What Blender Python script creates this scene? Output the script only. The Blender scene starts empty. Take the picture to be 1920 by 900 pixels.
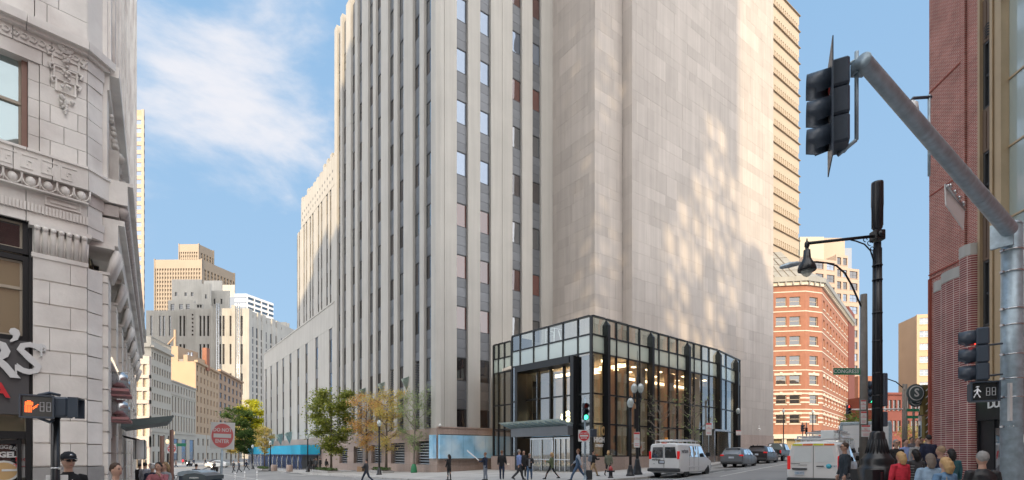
import bpy, bmesh, math, random
from mathutils import Vector, Matrix, noise
random.seed(7)
R = math.radians
scn = bpy.context.scene
COL = scn.collection
# ---------------------------------------------------------------- camera
FP, HY, CH = 960.0, 850.0, 1.7
cam_d = bpy.data.cameras.new('camera'); cam = bpy.data.objects.new('camera', cam_d); COL.objects.link(cam)
cam.location = (0, 0, CH); cam.rotation_euler = (R(90), 0, 0)
cam_d.sensor_width = 36; cam_d.lens = 36 * FP / 1920; cam_d.shift_y = (HY - 450) / 1920
cam_d.clip_start = 0.1; cam_d.clip_end = 6000
scn.camera = cam
# ---------------------------------------------------------------- sun and sky
SUN_EL, SX, SY = R(25), -0.12, -0.993
S = Vector((SX * math.cos(SUN_EL), SY * math.cos(SUN_EL), math.sin(SUN_EL))).normalized()
sd = bpy.data.lights.new('sun', 'SUN'); sd.energy = 2.0; sd.angle = R(0.5); sd.color = (1.0, 0.76, 0.46)
so = bpy.data.objects.new('sun', sd); COL.objects.link(so); so.rotation_euler = S.to_track_quat('Z', 'Y').to_euler()
so.location = (0, -50, 150)
w = bpy.data.worlds.new('World'); scn.world = w; w.use_nodes = True
nt = w.node_tree; nt.nodes.clear()
N = nt.nodes.new; Lk = nt.links.new
sky = N('ShaderNodeTexSky'); sky.sky_type = 'NISHITA'; sky.sun_disc = False
sky.sun_elevation = SUN_EL; sky.sun_rotation = math.atan2(SX, SY); sky.air_density = 1.0; sky.dust_density = 0.6; sky.ozone_density = 1.2
tc = N('ShaderNodeTexCoord')
sep = N('ShaderNodeSeparateXYZ'); Lk(tc.outputs['Generated'], sep.inputs[0])
mp = N('ShaderNodeMapping'); mp.inputs['Location'].default_value = (5.3, 5, 0.7); mp.inputs['Scale'].default_value = (1.2, 1.2, 2.4); Lk(tc.outputs['Generated'], mp.inputs[0])
nz = N('ShaderNodeTexNoise'); nz.inputs['Scale'].default_value = 3.0; nz.inputs['Detail'].default_value = 11; nz.inputs['Roughness'].default_value = 0.56
nz.inputs['Distortion'].default_value = 0.25
Lk(mp.outputs[0], nz.inputs['Vector'])
# cloud bank: a real patch of cloud to the north-west
dist = N('ShaderNodeVectorMath'); dist.operation = 'DISTANCE'; Lk(tc.outputs['Generated'], dist.inputs[0])
dist.inputs[1].default_value = Vector((-0.54, 1.0, 0.66)).normalized()
mr = N('ShaderNodeMapRange'); mr.inputs['From Min'].default_value = 0.05; mr.inputs['From Max'].default_value = 0.33
mr.inputs['To Min'].default_value = 0.075; mr.inputs['To Max'].default_value = -0.06; Lk(dist.outputs['Value'], mr.inputs[0])
ad = N('ShaderNodeMath'); ad.operation = 'ADD'; Lk(nz.outputs['Fac'], ad.inputs[0]); Lk(mr.outputs[0], ad.inputs[1])
cr = N('ShaderNodeMapRange'); cr.interpolation_type = 'SMOOTHSTEP'; cr.inputs['From Min'].default_value = 0.52; cr.inputs['From Max'].default_value = 0.77
cr.inputs['To Max'].default_value = 0.85
Lk(ad.outputs[0], cr.inputs[0])
# the sky away from the sun is an even soft blue, lightening a little to the horizon
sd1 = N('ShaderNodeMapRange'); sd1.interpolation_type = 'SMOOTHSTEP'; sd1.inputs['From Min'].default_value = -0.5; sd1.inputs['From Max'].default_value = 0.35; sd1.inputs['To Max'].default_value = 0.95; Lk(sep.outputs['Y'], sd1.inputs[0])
hz = N('ShaderNodeMapRange'); hz.inputs['From Min'].default_value = 0.0; hz.inputs['From Max'].default_value = 0.65; Lk(sep.outputs['Z'], hz.inputs[0])
hm = N('ShaderNodeMixRGB'); Lk(hz.outputs[0], hm.inputs[0]); hm.inputs[1].default_value = (.86, 1.50, 2.22, 1); hm.inputs[2].default_value = (.50, 1.17, 2.02, 1)
vl = N('ShaderNodeMixRGB'); vl.inputs[0].default_value = .75; Lk(sky.outputs[0], vl.inputs[1]); vl.inputs[2].default_value = (10.4, 9.9, 9.4, 1)   # sun-side sky with a bright veil added as fill for the shaded street
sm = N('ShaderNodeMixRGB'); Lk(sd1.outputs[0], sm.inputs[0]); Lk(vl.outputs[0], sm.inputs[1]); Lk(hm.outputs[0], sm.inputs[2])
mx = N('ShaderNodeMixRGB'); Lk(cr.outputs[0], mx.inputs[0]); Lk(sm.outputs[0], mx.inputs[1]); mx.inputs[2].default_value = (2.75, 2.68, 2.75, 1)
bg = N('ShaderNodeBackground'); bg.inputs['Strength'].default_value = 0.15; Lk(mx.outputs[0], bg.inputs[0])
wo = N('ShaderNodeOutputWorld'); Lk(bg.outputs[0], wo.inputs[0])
scn.view_settings.view_transform = 'Standard'; scn.view_settings.look = 'None'
scn.view_settings.exposure = 1.22; scn.view_settings.gamma = 1
scn.cycles.max_bounces = 6; scn.cycles.transparent_max_bounces = 12; scn.cycles.sample_clamp_indirect = 4

# ---------------------------------------------------------------- helpers
def gz(x):
    if x < 0: return 1.3 * math.tanh(x / 34.0)
    v = .05*2.5*(math.log(1+math.exp(min((x-5)/2.5, 60)))-.126928)
    return 1.3*math.tanh(v/1.3)
#         # the streets climb gently from left to right
def X(u, Y): return (u - 960.0) / FP * Y
def Z(v, Y): return CH + (HY - v) / FP * Y
CUBE = [(-1,-1,-1),(1,-1,-1),(1,1,-1),(-1,1,-1),(-1,-1,1),(1,-1,1),(1,1,1),(-1,1,1)]
BF = [(0,3,2,1),(4,5,6,7),(0,1,5,4),(1,2,6,5),(2,3,7,6),(3,0,4,7)]
class Fr:      # a vertical plane: t runs left to right seen from outside, d is the distance out of it
    def __init__(s, ox, oy, dx, dy):
        l = math.hypot(dx, dy); s.ox, s.oy, s.dx, s.dy = ox, oy, dx/l, dy/l; s.nx, s.ny = s.dy, -s.dx
    def p(s, t, d, z): return Vector((s.ox + s.dx*t + s.nx*d, s.oy + s.dy*t + s.ny*d, z))
    def sh(s, t, d): q = s.p(t, d, 0); return Fr(q.x, q.y, s.dx, s.dy)
    def tu(s, u): k = (u-960.0)/FP; return (k*s.oy - s.ox)/(s.dx - k*s.dy)
    def zv(s, u, v): t = s.tu(u); return CH + (HY-v)/FP*(s.oy + s.dy*t)
    def M(s, t, d, z):
        q = s.p(t, d, z); return Matrix(((s.dx, -s.nx, 0, q.x), (s.dy, -s.ny, 0, q.y), (0, 0, 1, q.z), (0, 0, 0, 1)))
WORLD = Fr(0, 0, 1, 0)
class MB:
    def __init__(s): s.v = []; s.f = []; s.m = []; s.sm = []
    def add(s, vs, fs, mi=0, smooth=False, M=None):
        b = len(s.v)
        s.v += [tuple(M @ Vector(q)) for q in vs] if M is not None else [tuple(q) for q in vs]
        for f in fs: s.f.append(tuple(b+i for i in f)); s.m.append(mi); s.sm.append(smooth)
        return s
    def box(s, x0, x1, y0, y1, z0, z1, mi=0, M=None):
        return s.add([((x1 if a > 0 else x0), (y1 if b > 0 else y0), (z1 if c > 0 else z0)) for a, b, c in CUBE], BF, mi, False, M)
    def bbox(s, x0, x1, y0, y1, z0, z1, bv, mi=0, M=None):      # box with its four upright and top edges chamfered
        def ring(z, k): return [(x0+k, y0+bv, z), (x0+bv, y0+k, z), (x1-bv, y0+k, z), (x1-k, y0+bv, z), (x1-k, y1-bv, z), (x1-bv, y1-k, z), (x0+bv, y1-k, z), (x0+k, y1-bv, z)]
        def ring2(z): return [(x0+bv, y0+bv+1e-4, z), (x0+bv+1e-4, y0+bv, z), (x1-bv-1e-4, y0+bv, z), (x1-bv, y0+bv+1e-4, z), (x1-bv, y1-bv-1e-4, z), (x1-bv-1e-4, y1-bv, z), (x0+bv+1e-4, y1-bv, z), (x0+bv, y1-bv-1e-4, z)]
        vs = ring2(z0) + ring(z0+bv, 0) + ring(z1-bv, 0) + ring2(z1)
        fs = [tuple(reversed(range(8))), tuple(range(24, 32))]
        for r in range(3):
            for i in range(8): fs.append((r*8+i, r*8+(i+1) % 8, r*8+8+(i+1) % 8, r*8+8+i))
        return s.add(vs, fs, mi, False, M)
    def fb(s, fr, t0, t1, d0, d1, z0, z1, mi=0):      # box in a frame; d0 < d1 outward
        return s.add([fr.p((t1 if a > 0 else t0), (d0 if b > 0 else d1), (z1 if c > 0 else z0)) for a, b, c in CUBE], BF, mi)
    def tube(s, pts, rad, n=8, mi=0, smooth=True, cap=True, M=None):
        pts = [Vector(p) for p in pts]; rad = rad if isinstance(rad, (list, tuple)) else [rad]*len(pts)
        vs = []; up = None
        for i, p in enumerate(pts):
            d = (pts[min(i+1, len(pts)-1)] - pts[max(i-1, 0)])
            d = d.normalized() if d.length > 1e-9 else Vector((0, 0, 1))
            if up is None: up = Vector((0, 0, 1)) if abs(d.z) < .9 else Vector((1, 0, 0))
            a = d.cross(up)
            if a.length < 1e-4: a = d.cross(Vector((0.3, 1, 0.2)))
            a.normalize(); b = d.cross(a).normalized(); up = -b if False else a.cross(d)
            for k in range(n):
                th = 2*math.pi*k/n; vs.append(p + (a*math.cos(th) + b*math.sin(th))*rad[i])
        fs = []
        for i in range(len(pts)-1):
            for k in range(n): fs.append((i*n+k, i*n+(k+1) % n, (i+1)*n+(k+1) % n, (i+1)*n+k))
        if cap: fs.append(tuple(reversed(range(n)))); fs.append(tuple(range((len(pts)-1)*n, len(pts)*n)))
        return s.add(vs, fs, mi, smooth, M)
    def lathe(s, prof, n=16, mi=0, smooth=True, M=None, ox=0, oy=0, oz=0):
        vs = []
        for r, z in prof:
            for k in range(n): th = 2*math.pi*k/n; vs.append((ox+max(r, 1e-4)*math.cos(th), oy+max(r, 1e-4)*math.sin(th), oz+z))
        fs = [(i*n+k, i*n+(k+1) % n, (i+1)*n+(k+1) % n, (i+1)*n+k) for i in range(len(prof)-1) for k in range(n)]
        fs.append(tuple(reversed(range(n)))); fs.append(tuple(range((len(prof)-1)*n, len(prof)*n)))
        return s.add(vs, fs, mi, smooth, M)
    def prism(s, poly, y0, y1, mi=0, M=None):       # polygon in the x-z plane pulled along y
        n = len(poly)
        vs = [(a, y0, b) for a, b in poly] + [(a, y1, b) for a, b in poly]
        fs = [tuple(range(n)), tuple(reversed(range(n, 2*n)))] + [(i, i+n, (i+1) % n+n, (i+1) % n) for i in range(n)]
        return s.add(vs, fs, mi, False, M)
    def ball(s, c, r, n=10, mi=0, M=None, sc=(1, 1, 1)):
        m = n//2+1; vs = []; fs = []
        for i in range(m+1):
            ph = math.pi*i/m
            for k in range(n):
                th = 2*math.pi*k/n; q = max(math.sin(ph), 1e-3)
                vs.append((c[0]+r*sc[0]*q*math.cos(th), c[1]+r*sc[1]*q*math.sin(th), c[2]-r*sc[2]*math.cos(ph)))
        for i in range(m):
            for k in range(n): fs.append((i*n+k, i*n+(k+1) % n, (i+1)*n+(k+1) % n, (i+1)*n+k))
        return s.add(vs, fs, mi, True, M)
    def mesh(s, name, mats):
        me = bpy.data.meshes.new(name); me.from_pydata(s.v, [], s.f)
        mats = mats if isinstance(mats, (list, tuple)) else [mats]
        for m in mats: me.materials.append(m)
        me.polygons.foreach_set('material_index', s.m); me.polygons.foreach_set('use_smooth', s.sm); me.update()
        return me
    def build(s, name, mats, parent=None): return put(s.mesh(name, mats), name, parent)
def put(me, name, parent=None, M=None, label=None):
    o = bpy.data.objects.new(name, me); COL.objects.link(o)
    if parent is not None:
        o.parent = parent; o.matrix_parent_inverse = root_inv(parent)
    if M is not None: o.matrix_basis = M
    if label: o['label'] = label
    return o
ROOTM = {}
def root_inv(p): return ROOTM[p.name] if p.name in ROOTM else Matrix.Identity(4)
def thing(name, label, cat, loc=(0, 0, 0), group=None):
    o = bpy.data.objects.new(name, None); COL.objects.link(o); o.location = loc; o.empty_display_size = .3
    ROOTM[o.name] = Matrix.Translation(Vector(loc)).inverted()
    o['label'] = label; o['category'] = cat
    if group: o['group'] = group
    return o
def sub(parent, me, name, label=None):      # sub-part: its mesh is in the same coordinates as its parent's mesh
    o = bpy.data.objects.new(name, me); COL.objects.link(o); o.parent = parent
    if label: o['label'] = label
    return o
def tag(o, label, cat, group=None):
    o['label'] = label; o['category'] = cat
    if group: o['group'] = group
    return o
def struct(name, mb, mats):
    o = mb.build(name, mats); o['kind'] = 'structure'; return o
def copy_tree(o, parent=None):
    c = o.copy(); COL.objects.link(c)
    if parent: c.parent = parent
    for ch in list(o.children): copy_tree(ch, c)
    return c
def dup(o, label, dx=0, dy=0, dz=0, rz=0, group=None):     # move a copy by an offset
    c = copy_tree(o); c.location = Vector(o.location) + Vector((dx, dy, dz)); c.rotation_euler = (0, 0, rz)
    c['label'] = label
    if group: c['group'] = group
    return c

# ---------------------------------------------------------------- materials
def mat(name, col, rough=.8, metal=0, bump=0, bscale=20, var=0, vscale=3, streak=0, emis=None, es=0, spec=None, obj_var=0, island=0, alpha=1, detail=4, tint=None):
    m = bpy.data.materials.new(name); m.use_nodes = True; t = m.node_tree; b = t.nodes['Principled BSDF']
    b.inputs['Base Color'].default_value = (*col, 1); b.inputs['Roughness'].default_value = rough; b.inputs['Metallic'].default_value = metal
    if spec is not None: b.inputs['Specular IOR Level'].default_value = spec
    tcn = t.nodes.new('ShaderNodeTexCoord'); last = None
    def mul(fac_sock, lo, hi):
        nonlocal last
        r = t.nodes.new('ShaderNodeMapRange'); r.inputs['From Min'].default_value = .25 if fac_sock.node.type == 'TEX_NOISE' else 0
        r.inputs['From Max'].default_value = .75 if fac_sock.node.type == 'TEX_NOISE' else 1
        r.inputs['To Min'].default_value = lo; r.inputs['To Max'].default_value = hi; t.links.new(fac_sock, r.inputs[0])
        q = t.nodes.new('ShaderNodeMixRGB'); q.blend_type = 'MULTIPLY'; q.inputs[0].default_value = 1
        if last is None: q.inputs[1].default_value = (*col, 1)
        else: t.links.new(last, q.inputs[1])
        cb = t.nodes.new('ShaderNodeCombineXYZ')
        for i in range(3): t.links.new(r.outputs[0], cb.inputs[i])
        t.links.new(cb.outputs[0], q.inputs[2]); last = q.outputs[0]
    if var:
        n = t.nodes.new('ShaderNodeTexNoise'); n.inputs['Scale'].default_value = vscale; n.inputs['Detail'].default_value = detail; t.links.new(tcn.outputs['Object'], n.inputs[0])
        mul(n.outputs['Fac'], 1-var, 1+var)
        if tint:
            q = t.nodes.new('ShaderNodeMixRGB'); q.inputs[2].default_value = (*tint, 1); t.links.new(last, q.inputs[1])
            n3 = t.nodes.new('ShaderNodeTexNoise'); n3.inputs['Scale'].default_value = vscale*.37; n3.inputs['Detail'].default_value = 6; t.links.new(tcn.outputs['Object'], n3.inputs[0])
            r3 = t.nodes.new('ShaderNodeMapRange'); r3.inputs['From Min'].default_value = .45; r3.inputs['From Max'].default_value = .7; t.links.new(n3.outputs['Fac'], r3.inputs[0]); t.links.new(r3.outputs[0], q.inputs[0]); last = q.outputs[0]
    if streak:
        mpn = t.nodes.new('ShaderNodeMapping'); mpn.inputs['Scale'].default_value = (1.6, 1.6, .05); t.links.new(tcn.outputs['Object'], mpn.inputs[0])
        n = t.nodes.new('ShaderNodeTexNoise'); n.inputs['Scale'].default_value = 1.5; n.inputs['Detail'].default_value = 6; t.links.new(mpn.outputs[0], n.inputs[0])
        mul(n.outputs['Fac'], 1-streak, 1+streak*.6)
    if obj_var:
        oi = t.nodes.new('ShaderNodeObjectInfo'); mul(oi.outputs['Random'], 1-obj_var, 1+obj_var)
    if island:
        g = t.nodes.new('ShaderNodeNewGeometry'); mul(g.outputs['Random Per Island'], 1-island, 1+island)
    if last is not None: t.links.new(last, b.inputs['Base Color'])
    if bump:
        n = t.nodes.new('ShaderNodeTexNoise'); n.inputs['Scale'].default_value = bscale; n.inputs['Detail'].default_value = 6; t.links.new(tcn.outputs['Object'], n.inputs[0])
        bn = t.nodes.new('ShaderNodeBump'); bn.inputs['Strength'].default_value = bump; bn.inputs['Distance'].default_value = .02
        t.links.new(n.outputs['Fac'], bn.inputs['Height']); t.links.new(bn.outputs[0], b.inputs['Normal'])
    if emis: b.inputs['Emission Color'].default_value = (*emis, 1); b.inputs['Emission Strength'].default_value = es
    return m
def glass(name, tint, refl, rough=.02, trans=0.0, wob=0.0, wscale=.5, var=0, gcol=(.95, .97, 1)):     # dark or clear glazing with a constant share of mirror reflection
    m = bpy.data.materials.new(name); m.use_nodes = True; t = m.node_tree; t.nodes.clear()
    out = t.nodes.new('ShaderNodeOutputMaterial'); g = t.nodes.new('ShaderNodeBsdfGlossy'); g.inputs['Roughness'].default_value = rough
    g.inputs['Color'].default_value = (*gcol, 1)
    if trans > 0: d = t.nodes.new('ShaderNodeBsdfTransparent'); d.inputs[0].default_value = (*tint, 1)
    else: d = t.nodes.new('ShaderNodeBsdfDiffuse'); d.inputs[0].default_value = (*tint, 1)
    if trans > 0 and trans < 1:
        df = t.nodes.new('ShaderNodeBsdfTranslucent'); df.inputs[0].default_value = (.75, .8, .76, 1)
        df2 = t.nodes.new('ShaderNodeBsdfDiffuse'); df2.inputs[0].default_value = (.7, .76, .72, 1)
        ms = t.nodes.new('ShaderNodeMixShader'); t.links.new(df.outputs[0], ms.inputs[1]); t.links.new(df2.outputs[0], ms.inputs[2]); ms.inputs[0].default_value = .6
        m2 = t.nodes.new('ShaderNodeMixShader'); m2.inputs[0].default_value = trans; t.links.new(ms.outputs[0], m2.inputs[1]); t.links.new(d.outputs[0], m2.inputs[2]); d = m2
    fr = t.nodes.new('ShaderNodeFresnel'); fr.inputs[0].default_value = 1.5
    mr = t.nodes.new('ShaderNodeMapRange'); mr.inputs['To Min'].default_value = refl; mr.inputs['To Max'].default_value = 1; t.links.new(fr.outputs[0], mr.inputs[0])
    mx = t.nodes.new('ShaderNodeMixShader'); t.links.new(d.outputs[0], mx.inputs[1])
    if trans > 0:      # both faces of a clear pane are modelled; only the outer one mirrors
        ge = t.nodes.new('ShaderNodeNewGeometry'); iv = t.nodes.new('ShaderNodeMath'); iv.operation = 'SUBTRACT'; iv.inputs[0].default_value = 1; t.links.new(ge.outputs['Backfacing'], iv.inputs[1])
        mu = t.nodes.new('ShaderNodeMath'); mu.operation = 'MULTIPLY'; t.links.new(iv.outputs[0], mu.inputs[0]); t.links.new(mr.outputs[0], mu.inputs[1]); t.links.new(mu.outputs[0], mx.inputs[0])
    else: t.links.new(mr.outputs[0], mx.inputs[0])
    t.links.new(g.outputs[0], mx.inputs[2])
    if wob:
        tcn = t.nodes.new('ShaderNodeTexCoord'); n = t.nodes.new('ShaderNodeTexNoise'); n.inputs['Scale'].default_value = wscale; n.inputs['Detail'].default_value = 1
        t.links.new(tcn.outputs['Object'], n.inputs[0]); bn = t.nodes.new('ShaderNodeBump'); bn.inputs['Strength'].default_value = wob; bn.inputs['Distance'].default_value = .12
        t.links.new(n.outputs['Fac'], bn.inputs['Height']); t.links.new(bn.outputs[0], g.inputs['Normal'])
    if var and trans == 0:
        oi = t.nodes.new('ShaderNodeObjectInfo'); r = t.nodes.new('ShaderNodeMapRange'); r.inputs['To Min'].default_value = 1-var; r.inputs['To Max'].default_value = 1+var
        t.links.new(oi.outputs['Random'], r.inputs[0]); q = t.nodes.new('ShaderNodeVectorMath'); q.operation = 'SCALE'; q.inputs[0].default_value = tint
        t.links.new(r.outputs[0], q.inputs['Scale']); t.links.new(q.outputs[0], d.inputs[0])
    t.links.new(mx.outputs[0], out.inputs[0]); return m
M = {}
M['lime'] = mat('limestone', (.46, .445, .415), .85, bump=.15, bscale=9, var=.06, vscale=.35, streak=.10, obj_var=.03)
M['slab'] = mat('limestone_slab', (.435, .395, .365), .85, bump=.12, bscale=8, var=.05, vscale=.5, streak=.12, obj_var=.08, island=.06)
M['granite'] = mat('granite', (.36, .275, .235), .45, bump=.1, bscale=60, var=.14, vscale=9, streak=.12, obj_var=.10)
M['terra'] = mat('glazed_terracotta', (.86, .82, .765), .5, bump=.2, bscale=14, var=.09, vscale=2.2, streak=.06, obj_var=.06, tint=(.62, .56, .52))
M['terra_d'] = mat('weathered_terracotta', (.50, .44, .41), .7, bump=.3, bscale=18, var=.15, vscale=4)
M['spandrel'] = mat('spandrel_metal', (.15, .158, .172), .42, .35, var=.10, vscale=.8, obj_var=.14, streak=.05)
M['darkframe'] = mat('window_frame', (.06, .062, .066), .5, .2)
M['black'] = mat('black_steel', (.018, .019, .021), .38, .3, bump=.05, bscale=40)
M['blackpaint'] = mat('black_gloss_paint', (.016, .017, .02), .28, bump=.12, bscale=25, var=.2, vscale=8)
M['win'] = glass('window_glass', (.05, .055, .06), .22, wob=.12, wscale=.7, var=.6)
M['win_d'] = glass('window_glass_dark', (.035, .03, .03), .10, wob=.1, wscale=.7, var=.6)
M['win_r'] = glass('window_glass_reddish_blind', (.12, .045, .035), .10, wob=.1, var=.45)
M['win_b'] = glass('window_glass_sky', (.10, .11, .13), .30, wob=.22, wscale=.9, gcol=(.55, .66, .82), var=.5)
M['blind'] = mat('pale_blind', (.45, .42, .36), .8, obj_var=.25)
M['blue'] = mat('blue_lit_panel', (.32, .60, .82), .25, var=.22, vscale=.9, tint=(.66, .80, .88))
M['pod'] = glass('podium_glass', (.84, .88, .84), .20, .005, trans=1, wob=.10, wscale=.35)
M['frost'] = glass('frosted_glass', (.9, .98, .92), .14, .12, trans=.42)
M['wood'] = mat('warm_veneer', (.52, .40, .30), .5, var=.1, vscale=1.5, )
M['ceil'] = mat('ceiling', (.7, .62, .52), .8)
M['cove'] = mat('cove_light', (1, .7, .4), .5, emis=(1, .66, .38), es=3.0)
M['lamp_w'] = mat('lit_bulb', (1, .85, .6), .5, emis=(1, .8, .5), es=7)
M['steel'] = mat('stainless_steel', (.55, .56, .57), .25, .9)
M['galv'] = mat('galvanised_steel', (.40, .49, .55), .45, .5, bump=.2, bscale=30, var=.22, vscale=9, streak=.1)
M['asph'] = mat('asphalt', (.25, .247, .245), .85, bump=.5, bscale=60, var=.18, vscale=.45, tint=(.29, .285, .275), detail=8)
M['patch'] = mat('asphalt_patch', (.13, .13, .13), .85, bump=.4, bscale=60, var=.2, vscale=2)
M['walk'] = mat('concrete_walk', (.46, .445, .425), .85, bump=.2, bscale=30, var=.1, vscale=.5, obj_var=.05, island=.09)
M['kerb'] = mat('granite_kerb', (.34, .33, .32), .8, bump=.2, bscale=30, var=.15, vscale=3)
M['kerb_d'] = mat('cast_iron', (.06, .055, .05), .6, .4, bump=.6, bscale=40)
M['paint'] = mat('road_paint', (.62, .61, .58), .7, var=.22, vscale=6)
M['white'] = mat('white_paint', (.78, .78, .77), .35, var=.03, vscale=3)
M['signwhite'] = mat('sign_white', (.72, .72, .71), .4)
M['signred'] = mat('sign_red', (.62, .03, .04), .4, var=.1, vscale=3)
M['signfade'] = mat('sign_faded_red', (.66, .17, .17), .45, var=.1, vscale=3)
M['signgreen'] = mat('sign_green', (.02, .22, .12), .4)
M['redbrick'] = mat('red_brick_plain', (.34, .095, .07), .85, bump=.3, bscale=30, var=.14, vscale=4)

def joints_on(m, wd, hd, dark):      # recessed sawn joints across a paved surface
    t = m.node_tree; b = t.nodes['Principled BSDF']; tcn = t.nodes.new('ShaderNodeTexCoord'); mp_ = t.nodes.new('ShaderNodeMapping'); mp_.inputs['Rotation'].default_value = (0, 0, R(37)); br = t.nodes.new('ShaderNodeTexBrick')
    br.offset = 0; br.inputs['Scale'].default_value = 1; br.inputs['Brick Width'].default_value = wd; br.inputs['Row Height'].default_value = hd; br.inputs['Mortar Size'].default_value = .03; br.inputs['Color1'].default_value = (1, 1, 1, 1); br.inputs['Color2'].default_value = (.84, .84, .84, 1); br.inputs['Mortar'].default_value = (dark, dark, dark, 1)
    t.links.new(tcn.outputs['Object'], mp_.inputs[0]); t.links.new(mp_.outputs[0], br.inputs[0]); l = b.inputs['Base Color'].links[0].from_socket; q = t.nodes.new('ShaderNodeMixRGB'); q.blend_type = 'MULTIPLY'; q.inputs[0].default_value = 1; t.links.new(l, q.inputs[1]); t.links.new(br.outputs['Color'], q.inputs[2]); t.links.new(q.outputs[0], b.inputs['Base Color'])
joints_on(M['walk'], 1.5, 1.5, .55)
# ---------------------------------------------------------------- ground
def on_slope(poly, top, bottom=None, mats=None, name='pavement', step=4.0, off=0.0):
    bm = bmesh.new(); vs = [bm.verts.new((a, b, 0)) for a, b in poly]; bm.faces.new(vs)
    xs = [a for a, b in poly]; k = math.ceil(min(xs)/step)*step
    while k < max(xs):
        bmesh.ops.bisect_plane(bm, geom=bm.verts[:]+bm.edges[:]+bm.faces[:], plane_co=(k, 0, 0), plane_no=(1, 0, 0)); k += step
    if bottom is not None:
        r = bmesh.ops.extrude_face_region(bm, geom=bm.faces[:]); up = {v for v in r['geom'] if isinstance(v, bmesh.types.BMVert)}
        for v in bm.verts: v.co.z = gz(v.co.x) + (top if v in up else bottom)
    else:
        for v in bm.verts: v.co.z = gz(v.co.x) + top
    bmesh.ops.recalc_face_normals(bm, faces=bm.faces[:])
    me = bpy.data.meshes.new(name); bm.to_mesh(me); bm.free()
    for m in (mats if isinstance(mats, list) else [mats]): me.materials.append(m)
    return me
g = MB(); xs = [-3000, -800, -300] + list(range(-200, 201, 5)) + [300, 800, 3000]
for i in range(len(xs)-1): g.add([(xs[i], -600, gz(xs[i])), (xs[i+1], -600, gz(xs[i+1])), (xs[i+1], 3500, gz(xs[i+1])), (xs[i], 3500, gz(xs[i]))], [(0, 1, 2, 3)])
struct('road', g, M['asph'])
def pavement(name, poly):
    o = put(on_slope(poly, .13, -.3, M['walk'], name), name); o['kind'] = 'structure'; return o
PV_MAIN = [(-92, 165), (-33.3, 74), (-14.3, 47), (-4, 32.6), (0.5, 29.2), (4.6, 28.6), (8.3, 30.9), (19.4, 47.5), (33, 62), (40, 71), (41, 77), (30, 100), (0, 140), (-60, 175)]
pavement('pavement', PV_MAIN)
PV_RIGHT = [(11.0, 15.8), (14, 20), (36, 46), (60, 80), (120, 80), (60, 15.8)]
pavement('pavement', PV_RIGHT)
o = put(on_slope([(7.2, -40), (7.2, 11), (9.0, 13), (10.96, 15.76), (60, 15.76), (60, -40)], .015, -.3, M['walk'], 'pavement'), 'pavement'); o['kind'] = 'structure'      # dropped kerb at the crossing
PV_LEFT = [(-60, -40), (-5.0, -40), (-5.0, 8), (-6.2, 12.5), (-36, 56), (-84, 145), (-140, 250), (-220, 250), (-60, 60)]
pavement('pavement', PV_LEFT)
for px_, py_, w_, h_, a_ in ((4, 37, .9, 5, .6), (14.5, 36, 1.1, 7, -.7), (-14, 62, 1.4, 9, .6), (-28, 66, .8, 12, .62), (20, 44, .6, 9, -.7), (-8, 42, 2.2, 2.6, .3)):
    c_, s_ = math.cos(a_), math.sin(a_); o = put(on_slope([(px_+c_*x-s_*y, py_+s_*x+c_*y) for x, y in ((-w_/2, -h_/2), (w_/2, -h_/2), (w_/2, h_/2), (-w_/2, h_/2))], .0035, None, M['patch'], 'asphalt_patch'), 'asphalt_patch'); o['kind'] = 'structure'
for x_, y_ in ((7, 34), (-12, 55), (16.5, 41), (-3, 36)):
    o = put(on_slope([(x_+.34*math.cos(k*math.pi/8), y_+.34*math.sin(k*math.pi/8)) for k in range(16)], .012, None, M['kerb_d'], 'manhole_cover'), 'manhole_cover'); o['kind'] = 'structure'
pavement('pavement', [(44, 95), (60, 92), (66, 100), (120, 175), (160, 250), (60, 250), (40, 140)])
def mark(poly, name='lane_marking'):
    o = put(on_slope(poly, .006, None, M['paint'], name), name); o['kind'] = 'structure'
def line(x0, y0, x1, y1, wd=.12):
    d = Vector((x1-x0, y1-y0)).normalized(); n = Vector((-d.y, d.x))*wd/2
    mark([(x0-n.x, y0-n.y), (x1-n.x, y1-n.y), (x1+n.x, y1+n.y), (x0+n.x, y0+n.y)])
for k in range(9):
    a = 28 + k*5.2; line(8.6+(a-28)*.80, a, 8.6+(a+2.6-28)*.80, a+2.6)
line(12.2, 30, 30, 52, .12)
for k in range(8): line(-20+k*.9-6, 60+k*1.3, -17.4+k*.9-6, 57.8+k*1.3, .4)     # zebra bars across the left street
for k in range(5): line(10.6+k*.8, 36+k*.62, 11.1+k*.8, 36.6+k*.62, .35)
line(-46, 78, -22, 46, .12); line(-60, 98, -48, 81, .12)
for k in range(6): line(-30-k*6, 68+k*8.5, -32-k*6, 71+k*8.5, .12)
# ---------------------------------------------------------------- the tall limestone building
FR = Fr(-7.28, 49.9, .803, .596)       # right-hand face of the tower, t from the corner
FL = Fr(-7.28, 49.9, .596, -.803)      # left-hand face, t negative away from the corner
bld = thing('limestone_tower', 'tall pale limestone building with vertical window strips and a glass entrance at its foot', 'building', (-7.28, 49.9, 0))
ZT = [6.2 + 5.2*k for k in range(12)]
HT = 64.0
tl = FL.tu(627)                         # far end of the tower's left face
def pier(fr, t0, t1, d0, z0, z1, seam=None, name='pier'):
    m = MB()
    if seam is None: m.fb(fr, t0, t1, -d0, 0, z0, z1)
    else: m.fb(fr, t0, seam-.03, -d0, 0, z0, z1); m.fb(fr, seam-.03, seam+.03, -d0, -.06, z0, z1); m.fb(fr, seam+.03, t1, -d0, 0, z0, z1)
    return m.build(name, M['lime'], bld)
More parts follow.
